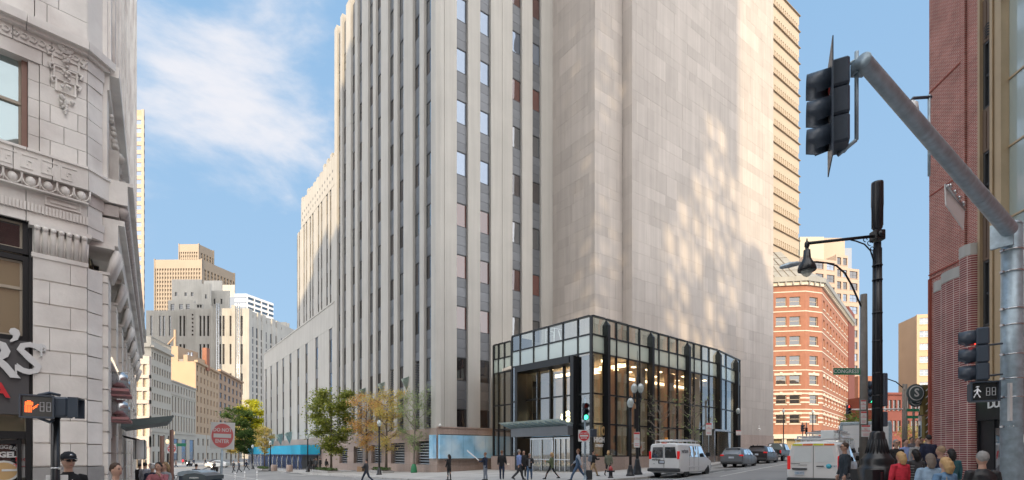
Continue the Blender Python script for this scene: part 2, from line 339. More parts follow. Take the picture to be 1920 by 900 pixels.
# window / spandrel units, shared
def winmesh(wd, h, fw, panes, glassm, framem, name='window', sash=True):
    f = MB(); g = MB()
    f.box(0, wd, 0, .09, 0, fw); f.box(0, wd, 0, .09, h-fw, h); f.box(0, fw, 0, .09, fw, h-fw); f.box(wd-fw, wd, 0, .09, fw, h-fw)
    for i in range(1, panes): c = wd*i/panes; f.box(c-fw/2, c+fw/2, .004, .086, fw, h-fw)
    g.box(fw, wd-fw, .045, .06, fw, h-fw)
    return f.mesh(name, framem), g.mesh('pane', glassm)
WCACHE = {}
def window(fr, t, d, z, wd, h, gm, parent, fw=.06, panes=1, fm=None, name='window', one=False):
    key = (round(wd, 2), round(h, 2), gm, fw, panes, one, fm.name if fm else '')
    if key not in WCACHE:
        a, b = winmesh(wd, h, fw, panes, M[gm], fm or M['darkframe'])
        if one:
            c = MB(); c.box(0, wd, .03, .05, 0, h, 1); c.box(0, wd, 0, .06, 0, fw); c.box(0, wd, 0, .06, h-fw, h); c.box(0, fw, .001, .06, 0, h); c.box(wd-fw, wd, .001, .06, 0, h)
            if panes > 1:
                for i in range(1, panes): q = wd*i/panes; c.box(q-fw/2, q+fw/2, .002, .06, 0, h)
            c.box(0, wd, .002, .06, h*.5-fw*.4, h*.5+fw*.4)
            a = c.mesh('window', [fm or M['darkframe'], M[gm]]); b = None
        WCACHE[key] = (a, b)
    a, b = WCACHE[key]
    o = put(a, name, parent, fr.M(t, d, z))
    if b is not None: sub(o, b, 'pane')
    return o
SP = {}
def spandrel(fr, t, d, z0, z1, wd, n=3):
    key = (round(wd, 2), round(z1-z0, 2), n)
    if key not in SP:
        h = (z1-z0)/n; m = MB(); m.box(.012, wd-.012, 0, .08, .01, h-.012); SP[key] = m.mesh('spandrel_panel', M['spandrel'])
    for i in range(n): put(SP[key], 'spandrel_panel', bld, fr.M(t, d, z0+(z1-z0)*i/n))
# right face
rs = [(856.5, 876), (900.5, 919), (961, 977.5), (998.5, 1013.5)]
edges = []
for a, b in rs: edges.append((FR.tu(a), FR.tu(b)+.12))
tend = FR.tu(1036)
prev = .35; seams = [FR.tu(836)*0+None if False else None]*5
cuts = [0.0] + [e for p in edges for e in p] + [tend+.3]
seampx = {0: 833, 2: 941.6}
for i in range(5):
    a, b = cuts[2*i], cuts[2*i+1]
    pier(FR, a + (.0 if i else .35), b, .6, 4.2, HT, FR.tu(seampx[i]) if i in seampx else None)
red = {1: 'win_d', 2: 'win_d', 3: 'win_r', 4: 'win_r', 5: 'win_r'}
for si, (a, b) in enumerate(edges):
    zprev = 4.2
    for k, zt in enumerate(ZT[:-1]):
        zb = zt - 2.37
        if k == 0: zb = 4.35
        gm = ['win_d', 'win_d', 'win_r', 'win_r', 'win_r', 'win_b', 'win_b', 'win_b', 'win_b', 'win_b', 'win_b', 'win_b'][k] if si < 2 else ['win_d', 'win_d', 'win', 'win_r', 'win', 'win_d', 'win', 'win_r', 'win_b', 'win_r', 'win', 'win_b'][k]
        window(FR, a, -.30, zb, b-a, zt-zb, gm, bld, .07, 1)
        if k > 1 and (k*7+si*3) % 4 == 0:
            m = MB(); m.fb(FR, a+.07+(b-a)*.45, b-.09, -.47, -.42, zb+.1, zt-.08); m.build('roller_blind', M['blind'], bld)
        spandrel(FR, a, -.30, zt+.02, ZT[k+1]-2.37 if k < 10 else HT, b-a)
bk = MB(); bk.fb(FR, .35, tend, -1.0, -.62, 4.0, HT-.2); bk.build('backing_wall', M['darkframe'], bld)
# chamfered corner
cz = MB(); a = FR.p(.352, 0, 0); b = FL.p(-.352, 0, 0); c = FR.p(.352, -.7, 0); d = FL.p(-.352, -.7, 0)
for z0, z1 in ((4.2, HT),):
    cz.add([(q.x, q.y, z) for z in (z0, z1) for q in (b, a, c, d)], [(0, 1, 5, 4), (1, 2, 6, 5), (2, 3, 7, 6), (3, 0, 4, 7), (3, 2, 1, 0), (4, 5, 6, 7)])
cz.build('corner_pier', M['lime'], bld)
# left face
lp = [(800.5, 808), (779, 786.5), (750, 756.5), (732.5, 738), (709, 714), (694.5, 699), (675, 678.5), (662, 665.3), (646.3, 648.6), (636, 638)]
FLr = FL.sh(0, -.35)
ed = []
for a, b in lp:
    t1 = FL.tu(b); t0 = min(FLr.tu(a), t1-.9); ed.append((max(t0, t1-1.6), t1))
prev = -.352
for i, (t0, t1) in enumerate(ed + [(None, tl)]):
    if t0 is None: pier(FL, tl, prev, .6, 4.2, HT)
    else:
        wdt = prev - t1; pier(FL, t1, prev, .6, 4.2, HT, None if wdt < 2.6 else (t1+prev)/2); prev = t0
for si, (t0, t1) in enumerate(ed):
    louv = 7.9 if si % 2 == 0 or si > 3 else 11.2
    m = MB(); z = 4.3; 
    while z < louv: m.fb(FL, t0, t1, -.42, -.30, z, z+.07); z += .26
    m.build('louvre', M['spandrel'], bld)
    for k, zt in enumerate(ZT[:-1]):
        zb = zt-2.37
        if zt < louv+1: continue
        z0 = ZT[k-1]+.02 if ZT[k-1]+.02 > louv and k else louv
        spandrel(FL, t0, -.30, z0, zb, t1-t0, 3 if zb-z0 > 2 else 2)
        gm = random.choice(['win', 'win_d', 'win', 'blindwin'])
        window(FL, t0, -.30, zb, t1-t0, 2.37, 'win_d' if gm == 'blindwin' else gm, bld, .07, 1, one=si > 5)
        if gm == 'blindwin' or (k+si) % 3 == 0: m = MB(); m.fb(FL, t0+.09, t1-.08, -.47, -.42, zb+random.uniform(.1, 1.2), zb+2.3); m.build('roller_blind', M['blind'], bld)
    spandrel(FL, t0, -.30, ZT[10]+.02, HT-1.2, t1-t0, 3)
bk = MB(); bk.fb(FL, tl+.1, -.352, -1.0, -.62, 4.0, HT-.2); bk.build('backing_wall', M['darkframe'], bld)
# granite base with louvred openings
gb = MB(); Zg = -2.0
ops = [(780.5, 806, .55, 2.95), (734, 759.5, .55, 2.85), (697, 716, .5, 2.7), (664, 681, .4, 2.6), (637, 652, .3, 2.4)]
cur = 0.06
blocks = []
def gblock(fr, t0, t1, z0, z1, d=.06, wd=1.9, hh=1.0, dep=.6):
    n = max(1, round((t1-t0)/wd)); rws = max(1, round((z1-z0)/hh))
    for r in range(rws):
        off = 0
        for i in range(n):
            a = t0+(t1-t0)*i/n; b = t0+(t1-t0)*(i+1)/n; za = z0+(z1-z0)*r/rws; zb = z0+(z1-z0)*(r+1)/rws
            m = MB(); m.fb(fr, a+.006, b-.006, -dep, d, za+.006, zb-.006); m.build('granite_block', M['granite'], bld)
for a, b, z0, z1 in ops:
    ta, tb = FL.tu(a), FL.tu(b)
    gblock(FL, tb, cur, Zg, 3.2, hh=1.3)
    gblock(FL, ta, tb, Zg, z0, hh=2.6); gblock(FL, ta, tb, z1, 3.2, hh=.5)
    m = MB(); z = z0+.03
    while z < z1-.1: m.fb(FL, ta+.01, tb-.01, -.35, -.18, z, z+.09); z += .29
    m.build('vent_louvre', M['steel'], bld); cur = ta
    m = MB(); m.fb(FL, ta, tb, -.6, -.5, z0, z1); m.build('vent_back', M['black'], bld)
te = FL.tu(497)
gblock(FL, FL.tu(560), cur, Zg, 3.2, wd=3, hh=1.7)
gblock(FL, te, FL.tu(560), Zg, 2.2, wd=6, hh=4)
gblock(FL, te, FL.tu(560), 2.2, 3.2, wd=3, hh=1)
gblock(FL, te, .06, 3.2, 4.2, d=.10, wd=3.2, hh=1.0)
gblock(FR, .065, FR.tu(930), Zg, 4.2, wd=2.6, hh=1.25)
cp = MB(); cp.fb(FR, .05, FR.tu(930), -.3, .14, 4.2, 4.32); cp.build('base_cap', M['granite'], bld)
# blue translucent display box on the base, wrapping the corner
bp = MB(); z0, z1 = 1.2, 3.5
ts = [-.55] ; tR = FR.tu(925)
pan = MB(); n = 5
for i in range(n): 
    m = MB(); m.fb(FR, .0+(tR)*i/n+.01, tR*(i+1)/n-.01, .15, .52, z0, z1); m.build('display_panel', M['blue'], bld)
m = MB(); m.fb(FL, -.75, -.02, .1, .5, z0, z1); m.build('display_panel', M['blue'], bld)
m = MB(); m.fb(FR, 0, tR, .1, .54, z0-.07, z0-.01); m.fb(FR, 0, tR, .1, .54, z1+.01, z1+.07); m.build('display_trim', M['steel'], bld)
# security camera on the base cap
m = MB(); q = FR.p(.2, .2, 4.33); m.lathe([(.12, 0), (.14, .1), (.1, .2), (.02, .28)], 10, ox=q.x, oy=q.y, oz=q.z); m.build('dome_camera', M['white'], bld)
# blank slab-clad faces stepping out to the right
P1 = FR.p(tend, 0, 0)
FA = Fr(8.64, 53.4, -.596, .803)   # seen edge: from front corner back to tower
FA = Fr(8.64, 53.4, .596, -.803)   # t<0 towards the tower
FB = Fr(8.64, 53.4, .803, .596); tB = FB.tu(1167)
qb = FB.p(tB, 0, 0); 
FC = Fr(0, 0, .596, -.803)
lc = 1.35; oc = Vector((qb.x+.596*lc, qb.y-.803*lc)); FC = Fr(oc.x, oc.y, .596, -.803)
FD = Fr(oc.x, oc.y, .803, .596); tD = FD.tu(1450)
core = MB()
core.fb(FA, -7.2, -.05, -(tB+.1), -.06, -2, 72); core.build('core_wall', M['lime'], bld)
core = MB(); core.fb(FD, .05, tD, -14, -.06, -2, 74); core.build('core_wall', M['lime'], bld)
core = MB(); core.fb(FL, tl, -.9, -26, -.95, -2, HT-.3); core.build('core_wall', M['lime'], bld)
slabs = []
def slabgrid(fr, t0, t1, z0, z1, wd, rowh):
    z = z0; r = 0
    while z < z1-.3:
        h = min(rowh[r % len(rowh)], z1-z); t = t0; first = True
        while t < t1-.05:
            ww = random.choice([.6, 1, 1.4, 1.7])*wd
            if first: ww *= random.uniform(.5, 1); first = False
            if t1-(t+ww) < .5*wd: ww = t1-t
            slabs.append((fr, t, min(t1, t+ww), z, z+h)); t += ww
        z += h; r += 1
slabgrid(FA, -7.0, 0, 4.2, 68, 1.7, [1.3, 2.0, 1.0])
slabgrid(FB, 0, tB-.01, 4.2, 68, 1.7, [1.3, 2.0, 1.0])
slabgrid(FC, -lc+.01, 0, 4.2, 68, 1.4, [2.6, 2.0, 3.0])
slabgrid(FD, 0.0, tD, 4.2, 74, 1.9, [1.3, 2.3, 1.0, 1.8])
def vis(s): q = s[0].p((s[1]+s[2])/2, 0, 0); return (s[2]-s[1])*(s[4]-s[3])/(q.x*q.x+q.y*q.y+(s[3]-1.7)**2) * (1 if (s[3]-1.7)/q.y < .9 else 0) * (1 if s[3] > 9 else .3)
slabs.sort(key=vis, reverse=True)
st = MB()
for i, (fr, a, b, z0, z1) in enumerate(slabs):
    if i < 300:
        m = MB(); m.fb(fr, a+.005, b-.005, -.05, random.uniform(-.004, .004), z0+.005, z1-.005); m.build('stone_slab', M['slab'], bld)
    else: st.fb(fr, a+.005, b-.005, -.05, random.uniform(-.004, .004), z0+.005, z1-.005)
o = st.build('stone_slab', M['slab'], bld); o['kind'] = 'stuff'
gblock(FD, 0, tD, Zg, 4.2, wd=2.2, hh=1.2, dep=.2)
m = MB(); m.fb(FD, -.01, tD+.05, -.06, .05, 72.8, 74.3); m.build('parapet', M['lime'], bld)
# low wing and upper wing along the left street
TW = FL.tu(495); TWU = FL.tu(552); HW = 23.9; HU = 47.9
wl = [492.4, 498.8, 508.3, 519.6, 531, 544.5, 559, 574.5, 593.6, 619.6]
cuts = [TW]
for k, c in enumerate(wl[1:]):
    t = FL.tu(c); cuts += [t-.75, t+.75]
cuts.append(tl-.02)
for i in range(0, len(cuts), 2):
    if cuts[i+1] > cuts[i]+.1: pier(FL, cuts[i], cuts[i+1], .6, 4.2, 20.4)
for i in range(1, len(cuts)-1, 2):
    t0, t1 = cuts[i], cuts[i+1]; z = 4.6
    spandrel(FL, t0, -.12, 4.2, 5.4, t1-t0, 1)
    for k in range(3):
        window(FL, t0, -.12, 5.4+k*5, t1-t0, 3.4, random.choice(['win', 'win_d', 'win_b']) if i > 14 else 'win_d', bld, .07, 1, one=True)
        spandrel(FL, t0, -.12, 8.8+k*5, 10.4+k*5 if k < 2 else 20.4, t1-t0, 1)
m = MB(); m.fb(FL, TW, tl-.02, -.7, .02, 20.4, HW); m.fb(FL, TW-.02, tl-.02, -.3, .1, HW, HW+.25); m.build('parapet', M['lime'], bld)
m = MB(); m.fb(FL, TW, tl, -18, -.61, -2, HW-.4); m.build('core_wall', M['lime'], bld)
m = MB(); m.fb(FL, TW-2.2, TW-.02, -16, -.8, -2.5, 17.8); m.build('end_wall', M['lime'], bld)
FU = FL.sh(0, -1.2)
ul = [556.8, 561.2, 569.8, 574.6, 581.6, 586.4, 597, 602.8, 613, 619.6]
cuts = [TWU]
for c in ul:
    t = FU.tu(c); w_ = .42; cuts += [t-w_, t+w_]
cuts.append(tl-.02)
for i in range(0, len(cuts), 2):
    if cuts[i+1] > cuts[i]+.05: pier(FU, cuts[i], cuts[i+1], .5, HW-1, 43.2)
for i in range(1, len(cuts)-1, 2):
    t0, t1 = cuts[i], cuts[i+1]
    for k in range(5):
        window(FU, t0, -.12, HW+.6+k*3.9, t1-t0, 2.3, 'win_d', bld, .06, 1, one=True); spandrel(FU, t0, -.12, HW+2.9+k*3.9, min(HW+4.5+k*3.9, 43.2), t1-t0, 1)
m = MB(); m.fb(FU, TWU, tl-.02, -.6, .03, 43.2, HU); 
t = TWU
while t < tl-1: m.fb(FU, t+.1, t+1.0, -.5, .02, HU, HU+random.choice([.3, .3, .8])); t += 1.9
m.build('parapet', M['lime'], bld)
m = MB(); m.fb(FU, TWU, tl, -17, -.52, HW-1, HU-.5); m.build('core_wall', M['lime'], bld)
m = MB(); t = TWU+.8; 
while t < tl-1:
    for zz in (44.2, 45.4): m.fb(FU, t, t+.28, .0, .034, zz, zz+.4)
    t += 1.35
m.build('vent_slot', M['black'], bld)['kind'] = 'stuff'
# bronze winged ornaments: four on the tower, three over the side entrance
def ornament(u, v, big=1.0, name='winged_light_bracket'):
    t = FL.tu(u); z = FL.zv(u, v); m = MB()
    for sgn in (-1, 1):
        m.add([FL.p(t, .05, z-.9*big), FL.p(t+sgn*.95*big, .12, z+.75*big), FL.p(t+sgn*.12*big, .75*big, z+.45*big)], [(0, 1, 2), (2, 1, 0)])
        m.tube([FL.p(t, .05, z-.9*big), FL.p(t+sgn*.95*big, .12, z+.75*big), FL.p(t+sgn*.12*big, .75*big, z+.45*big), FL.p(t, .05, z-.9*big)], .045*big, 5)
        m.tube([FL.p(t+sgn*.5*big, .1, z-.1), FL.p(t+sgn*.12*big, .75*big, z+.45*big)], .03*big, 5)
    m.tube([FL.p(t, 0, z+.3*big), FL.p(t, .8*big, z+.45*big)], .06*big, 6)
    m.build(name, M['verdigris'], bld)
M['verdigris'] = mat('verdigris_bronze', (.42, .50, .46), .35, .4, var=.25, vscale=6)
for u, v in ((652, 745), (683, 737), (718, 727), (763, 718)): ornament(u, v, .8)
for u, v in ((513, 823), (528, 821), (545, 818)): ornament(u, v+2, 1.45)
# wall lantern near right end
q = FD.p(tD-4.6, .3, 5.0); m = MB(); m.tube([q+Vector((0, .3, 0)), q, q+Vector((0, -.1, .5))], .04, 6); m.ball(q+Vector((0, -.15, 0)), .16); m.build('security_camera', M['white'], bld)
M['down'] = mat('downlight', (1, .75, .5), .5, emis=(1, .72, .45), es=3.5)
# ---------------------------------------------------------------- glass entrance pavilion
pod = thing('glass_pavilion', 'black framed glass lobby pavilion at the foot of the limestone tower', 'pavilion', (6.22, 40.1, 0))
PL = Fr(6.22, 40.1, .65, -.76); P1f = Fr(6.22, 40.1, .75, .663)
t1 = P1f.tu(1345); q1 = P1f.p(t1, 0, 0); P2f = Fr(q1.x, q1.y, .612, .735)
ZP = [1.45, 4.04, 6.42, 9.64, 11.06, 12.5]
def pbar(fr, t, w_, d0, d1, z0, z1, name='mullion', mt='black'): m = MB(); m.fb(fr, t-w_/2, t+w_/2, d0, d1, z0, z1); return m.build(name, M[mt], pod)
def pane(fr, t0, t1, z0, z1, gm='pod', d=0): m = MB(); m.fb(fr, t0, t1, d-.012, d+.012, z0, z1); return m.build('pane', M[gm], pod)
def glazed(fr, ts, heavy, zs, fins=None, d=0):
    for i, t in enumerate(ts):
        hv = i in heavy
        if fins and i in fins:
            m = MB(); m.fb(fr, t-.16, t+.16, d-.15, d+.42, 1.3, zs[-1]-.55); q = [fr.p(t-.16, d-.15, zs[-1]-.55), fr.p(t+.16, d-.15, zs[-1]-.55), fr.p(t+.16, d+.42, zs[-1]-.55), fr.p(t-.16, d+.42, zs[-1]-.55), fr.p(t, d+.1, zs[-1]-.05)]
            m.add(q, [(0, 1, 4), (1, 2, 4), (2, 3, 4), (3, 0, 4)]); m.build('fin_post', M['black'], pod)
        else: pbar(fr, t, .16 if hv else .09, d-.14, d+.09, zs[0]-.1, zs[-1])
    for j, z in enumerate(zs):
        for i in range(len(ts)-1): m = MB(); m.fb(fr, ts[i]+.08, ts[i+1]-.08, d-.10, d+(.07 if j < len(zs)-1 else .12), z-.06, z+.06); m.build('transom', M['black'], pod)
    for i in range(len(ts)-1):
        for j in range(len(zs)-1):
            gm = 'frost' if j == len(zs)-3 else 'pod'
            pane(fr, ts[i]+.04, ts[i+1]-.04, zs[j]+.05, zs[j+1]-.05, gm, d)
rx = [1109, 1134.6, 1155.5, 1177.5, 1198.8, 1218, 1235, 1253.7, 1270, 1286.7, 1301, 1315, 1329, 1345]
glazed(P1f, [P1f.tu(x) for x in rx], {0}, ZP, {1, 5, 9, 13})
rx2 = [1345, 1361, 1378, 1387]
tt = [P2f.tu(x) for x in rx2]; tt[0] = .22
glazed(P2f, tt, set(), ZP, {2})
# left face: portal between 976 and 1084
lx = [960.5, 975.8, 1001, 1028.6, 1056, 1084]
tl_ = [PL.tu(x) for x in lx] + [-.12]
ZPL = ZP[:]
for i, t in enumerate(tl_[:-1]): pbar(PL, t, .10, -.14, .09, (9.55 if 1 < i < 5 else 1.3), 12.5)
for j, z in enumerate(ZPL):
    for i in range(len(tl_)-1):
        if j < 3 and 0 < i < 5: continue
        m = MB(); m.fb(PL, tl_[i]+.05, tl_[i+1]-.05, -.10, .07 if j < 5 else .12, z-.06, z+.06); m.build('transom', M['black'], pod)
for i in range(len(tl_)-1):
    for j in range(5):
        if j < 3 and 0 < i < 5: continue
        pane(PL, tl_[i]+.04, tl_[i+1]-.04, ZPL[j]+.05, ZPL[j+1]-.05, 'frost' if j == 3 else 'pod')
ta, tb = PL.tu(973), PL.tu(1083)
m = MB(); m.fb(PL, ta, ta+.32, -.9, .5, .2, 9.5); m.build('portal_jamb', M['black'], pod)
m = MB(); m.fb(PL, tb-.38, tb+.0, -.9, .5, .2, 9.5); m.build('portal_jamb', M['black'], pod)
m = MB(); m.fb(PL, ta+.32, tb-.5, -.9, .5, 9.0, 9.5); m.build('portal_head', M['black'], pod)
m = MB(); m.fb(PL, tb+.01, -.14, -.5, -.2, .2, 9.5); m.build('column_cladding', M['black'], pod)
pts = [ta+.32+(tb-.5-ta-.32)*k/4 for k in range(5)]
for k in range(1, 4): pbar(PL, pts[k], .14, -.78, -.5, 3.9, 9.0)
for k in range(4):
    pane(PL, pts[k]+.05, pts[k+1]-.05, 6.6, 8.98, 'pod', -.7); pane(PL, pts[k]+.05, pts[k+1]-.05, 4.2, 6.48, 'pod', -.7)
m = MB(); m.fb(PL, ta+.32, tb-.5, -.77, -.6, 6.48, 6.6); m.fb(PL, ta+.32, tb-.5, -.77, -.6, 3.95, 4.2); m.build('transom', M['black'], pod)
# canopy
ca = PL.tu(970); cb = PL.tu(1083)
m = MB(); m.fb(PL, ca+.4, cb-.05, .5, 1.1, 3.15, 3.9); m.build('canopy_fascia', M['galvd'] if 'galvd' in M else M['spandrel'], pod)
for k in range(10):
    t = ca+.2+(cb-.3-ca)*k/9; m = MB(); q = [PL.p(t, .5, 4.02), PL.p(t+.05, .5, 4.02), PL.p(t+.05, 2.1, 4.30), PL.p(t, 2.1, 4.30), PL.p(t, .5, 3.7), PL.p(t+.05, .5, 3.7), PL.p(t+.05, 2.1, 4.22), PL.p(t, 2.1, 4.22)]
    m.add(q, [(0, 1, 2, 3), (4, 7, 6, 5), (0, 4, 5, 1), (1, 5, 6, 2), (2, 6, 7, 3), (3, 7, 4, 0)]); m.build('canopy_rib', M['galv'], pod)
m = MB(); m.add([PL.p(ca, .45, 4.05), PL.p(cb, .45, 4.05), PL.p(cb, 2.2, 4.36), PL.p(ca, 2.2, 4.36)] + [PL.p(ca, .45, 4.09), PL.p(cb, .45, 4.09), PL.p(cb, 2.2, 4.40), PL.p(ca, 2.2, 4.40)], [(3, 2, 1, 0), (4, 5, 6, 7), (0, 1, 5, 4), (1, 2, 6, 5), (2, 3, 7, 6), (3, 0, 4, 7)])
m.build('canopy_glass', glass('canopy_glass', (.62, .72, .72), .25, trans=.5), pod)
# doors
da = PL.tu(993); db = PL.tu(1036); dc = PL.tu(1078)
def doorframe(a, b, z0, z1, n, name, d=.0):
    f = MB(); w_ = .07
    for k in range(n+1): t = a+(b-a)*k/n; f.fb(PL, t-w_/2, t+w_/2, d-.1, d+.1, z0, z1)
    f.fb(PL, a-w_/2, b+w_/2, d-.11, d+.12, z1, z1+.14); f.fb(PL, a+.04, b-.04, d-.09, d+.09, z0+1.0, z0+1.06)
    o = f.build(name, M['steel'], pod)
    for k in range(n): g_ = MB(); g_.fb(PL, a+(b-a)*k/n+w_/2, a+(b-a)*(k+1)/n-w_/2, d-.01, d+.01, z0+.05, z1); sub(o, g_.mesh('pane', M['pod']), 'pane')
    return o
z0 = gz(0)+.15
rd = doorframe(da, db-.1, z0, z0+2.75, 2, 'revolving_door', -.2)
mm = MB()
for k in range(13):
    th = math.pi*k/12; t = (da+db)/2+math.cos(th)*(db-da)*.42; d = -.2-math.sin(th)*1.3; mm.fb(PL, t-.03, t+.03, d-.03, d+.03, z0, z0+2.7)
sub(rd, mm.mesh('drum', M['steel']), 'drum')
doorframe(db+.12, dc, z0, z0+2.75, 4, 'double_door', -.2)
for a, b in ((da, db-.1), (db+.12, dc)): m = MB(); m.fb(PL, a, b, -.3, -.25, z0+3.0, z0+3.5); m.build('lit_transom', M['blue'], pod)
m = MB(); m.fb(PL, ta+.33, tb-.51, -.5, -.32, z0+2.9, z0+3.0); m.fb(PL, ta+.33, tb-.51, -.5, -.32, z0+3.5, 3.95); m.build('door_head', M['black'], pod)
# stepped-back bay on the left
PLs = Fr(PL.p(PL.tu(960.5), 0, 0).x+.1, PL.p(PL.tu(960.5), 0, 0).y+1.7, .65, -.76)
sx = [925.7, 935, 946, 959]; ts = [PLs.tu(x) for x in sx]
glazed(PLs, ts, {0}, ZP, None)
m = MB(); m.fb(PL, tl_[0]-.05, tl_[0]+.1, -2.4, -.1, 1.2, 12.5); m.build('return_wall', M['black'], pod)
# granite plinth
def plinth(fr, t0, t1, d=.18, nb=5, z1=1.42):
    for k in range(nb): m = MB(); m.fb(fr, t0+(t1-t0)*k/nb+.004, t0+(t1-t0)*(k+1)/nb-.004, -.3, d, -1.5, z1); m.build('granite_block', M['granite'], pod)
plinth(P1f, .0, P1f.tu(1345), nb=10); plinth(P2f, .2, tt[-1], nb=3)
plinth(PL, tb-.1, .0, nb=1); plinth(PLs, ts[0]-.2, ts[-1]+.3, nb=2); plinth(PL, tl_[0]-.2, ta, nb=1)
# roof, ceiling, lobby inside
bmp = [PL.p(-9.4, -.3, 0), PL.p(-.05, -.3, 0)]
fp = [PL.p(tl_[0], -.5, 0), PL.p(-.4, -.5, 0), P1f.p(.8, -.5, 0), P1f.p(t1, -.5, 0), P2f.p(tt[-1], -.5, 0), FD.p(FD.tu(1385), .1, 0), FD.p(0.1, .1, 0), FB.p(tB-.1, .1, 0), FA.p(-.0, .2, 0), FA.p(-7, .3, 0), FR.p(FR.tu(930), .2, 0), PLs.p(ts[0], -.3, 0)]
def slab(z0, z1, mt, name):
    bm = bmesh.new(); f = bm.faces.new([bm.verts.new((q.x, q.y, z0)) for q in fp]); r = bmesh.ops.extrude_face_region(bm, geom=[f])
    for v in r['geom']:
        if isinstance(v, bmesh.types.BMVert): v.co.z = z1
    bmesh.ops.recalc_face_normals(bm, faces=bm.faces[:]); me = bpy.data.meshes.new(name); bm.to_mesh(me); bm.free(); me.materials.append(M[mt]); return put(me, name, pod)
slab(9.75, 10.0, 'ceil', 'ceiling'); slab(.6, .72, 'ceil', 'lobby_floor')
for fr, a, b in ((P1f, 6, 24), (PL, -7.5, -1)):
    pass
m = MB(); IB = Fr(P1f.p(0, -5.5, 0).x, P1f.p(0, -5.5, 0).y, .75, .663)
m.fb(IB, 5.2, 26, -.3, 0, .7, 9.0); m.build('lobby_wall', M['wood'], pod)
m = MB(); [m.fb(P1f, 2+k*2.2, 2.35+k*2.2, d0, d0+.3, 9.66, 9.74) for k in range(10) for d0 in (-4.4, -2.4)]; [m.fb(PL, -8.5+k*1.6, -8.2+k*1.6, d0, d0+.3, 9.66, 9.74) for k in range(5) for d0 in (-4.0, -2.2)]; m.build('ceiling_light', M['down'], pod)['kind'] = 'stuff'
m = MB(); m.fb(IB, 5.3, 26, .02, .12, 9.2, 9.45); m.build('cove_light', M['cove'], pod)
IL = Fr(PL.p(0, -5.2, 0).x, PL.p(0, -5.2, 0).y, .65, -.76)
m = MB(); m.fb(IL, -9, -.5, -.3, 0, .7, 8.9); m.build('lobby_wall', M['wood'], pod)
m = MB(); m.fb(IL, -9, -.6, .02, .12, 9.1, 9.4); m.build('cove_light', M['cove'], pod)
for t in (4.5, 9.5, 14.5, 19.5): m = MB(); m.fb(P1f, t, t+.8, -2.6, -2.0, .7, 9.7); m.build('lobby_column', M['wood'], pod)
m = MB()
for i in range(60):
    th = i*2.399; zz = 1-2*(i+.5)/60; rr = math.sqrt(1-zz*zz); q = PL.p(PL.tu(1016), -3.2, 5.0); m.ball((q.x+.55*rr*math.cos(th), q.y+.55*rr*math.sin(th), q.z+.5*zz), .055, 6)
o = m.build('chandelier', M['lamp_w'], pod)
q = PL.p(PL.tu(1016), -3.2, 0); m = MB(); m.tube([(q.x, q.y, 5.5), (q.x, q.y, 9.7)], .012, 5); sub(o, m.mesh('cable', M['black']), 'cable')
# writing on the glass
TMPS = bpy.data.scenes.new('tmp')
def eval_mesh(o):      # evaluate one object alone, in a scratch scene
    TMPS.collection.objects.link(o)
    with bpy.context.temp_override(scene=TMPS, view_layer=TMPS.view_layers[0]):
        dg = bpy.context.evaluated_depsgraph_get(); me = bpy.data.meshes.new_from_object(o.evaluated_get(dg))
    bpy.data.objects.remove(o); return me
def text(s, name, size, mt, parent, Mx, ext=.01, spacing=1.0, bold=0, align='CENTER', resolution=2):
    c = bpy.data.curves.new(name, 'FONT'); c.body = s; c.size = size; c.extrude = ext; c.align_x = align; c.align_y = 'CENTER'; c.space_character = spacing; c.offset = bold; c.resolution_u = resolution
    o = bpy.data.objects.new(name, c); me = eval_mesh(o)
    me.name = name; me.materials.clear(); me.materials.append(mt); return put(me, name, parent, Mx)
def TM(fr, t, d, z, tilt=0):      # text upright on a frame, facing out
    return fr.M(t, d, z) @ Matrix.Rotation(R(90), 4, 'X') @ Matrix.Rotation(tilt, 4, 'Z')
M['gold'] = mat('gold_letters', (.62, .42, .2), .4, .3); 
t = P1f.tu(1123); text('110', 'lettering', 1.0, M['gold'], pod, TM(P1f, t, .05, 3.45), bold=.02)
text('HIGH', 'lettering', .55, M['signwhite'], pod, TM(P1f, t, .05, 2.75), bold=.02); text('STREET', 'lettering', .3, M['signwhite'], pod, TM(P1f, t, .05, 2.3), bold=.01)
m = MB(); m.fb(P2f, -1.9, -.3, .2, 1.1, .4, 4.0); 
# side door box near the right end
sd0 = P1f.tu(1349)-2.4; m = MB(); m.fb(P1f, P1f.tu(1316), P1f.tu(1318), .1, 1.3, .6, 4.1); m.fb(P1f, P1f.tu(1342.5), P1f.tu(1344), .1, 1.3, .6, 4.1); m.fb(P1f, P1f.tu(1316), P1f.tu(1344), .1, 1.35, 3.9, 4.1); m.build('side_door_frame', M['steel'], pod)
m = MB()
for u in (1322, 1330, 1338): m.fb(P1f, P1f.tu(u)-.04, P1f.tu(u)+.04, .1, .2, .7, 3.9)
m.build('side_door', M['black'], pod)
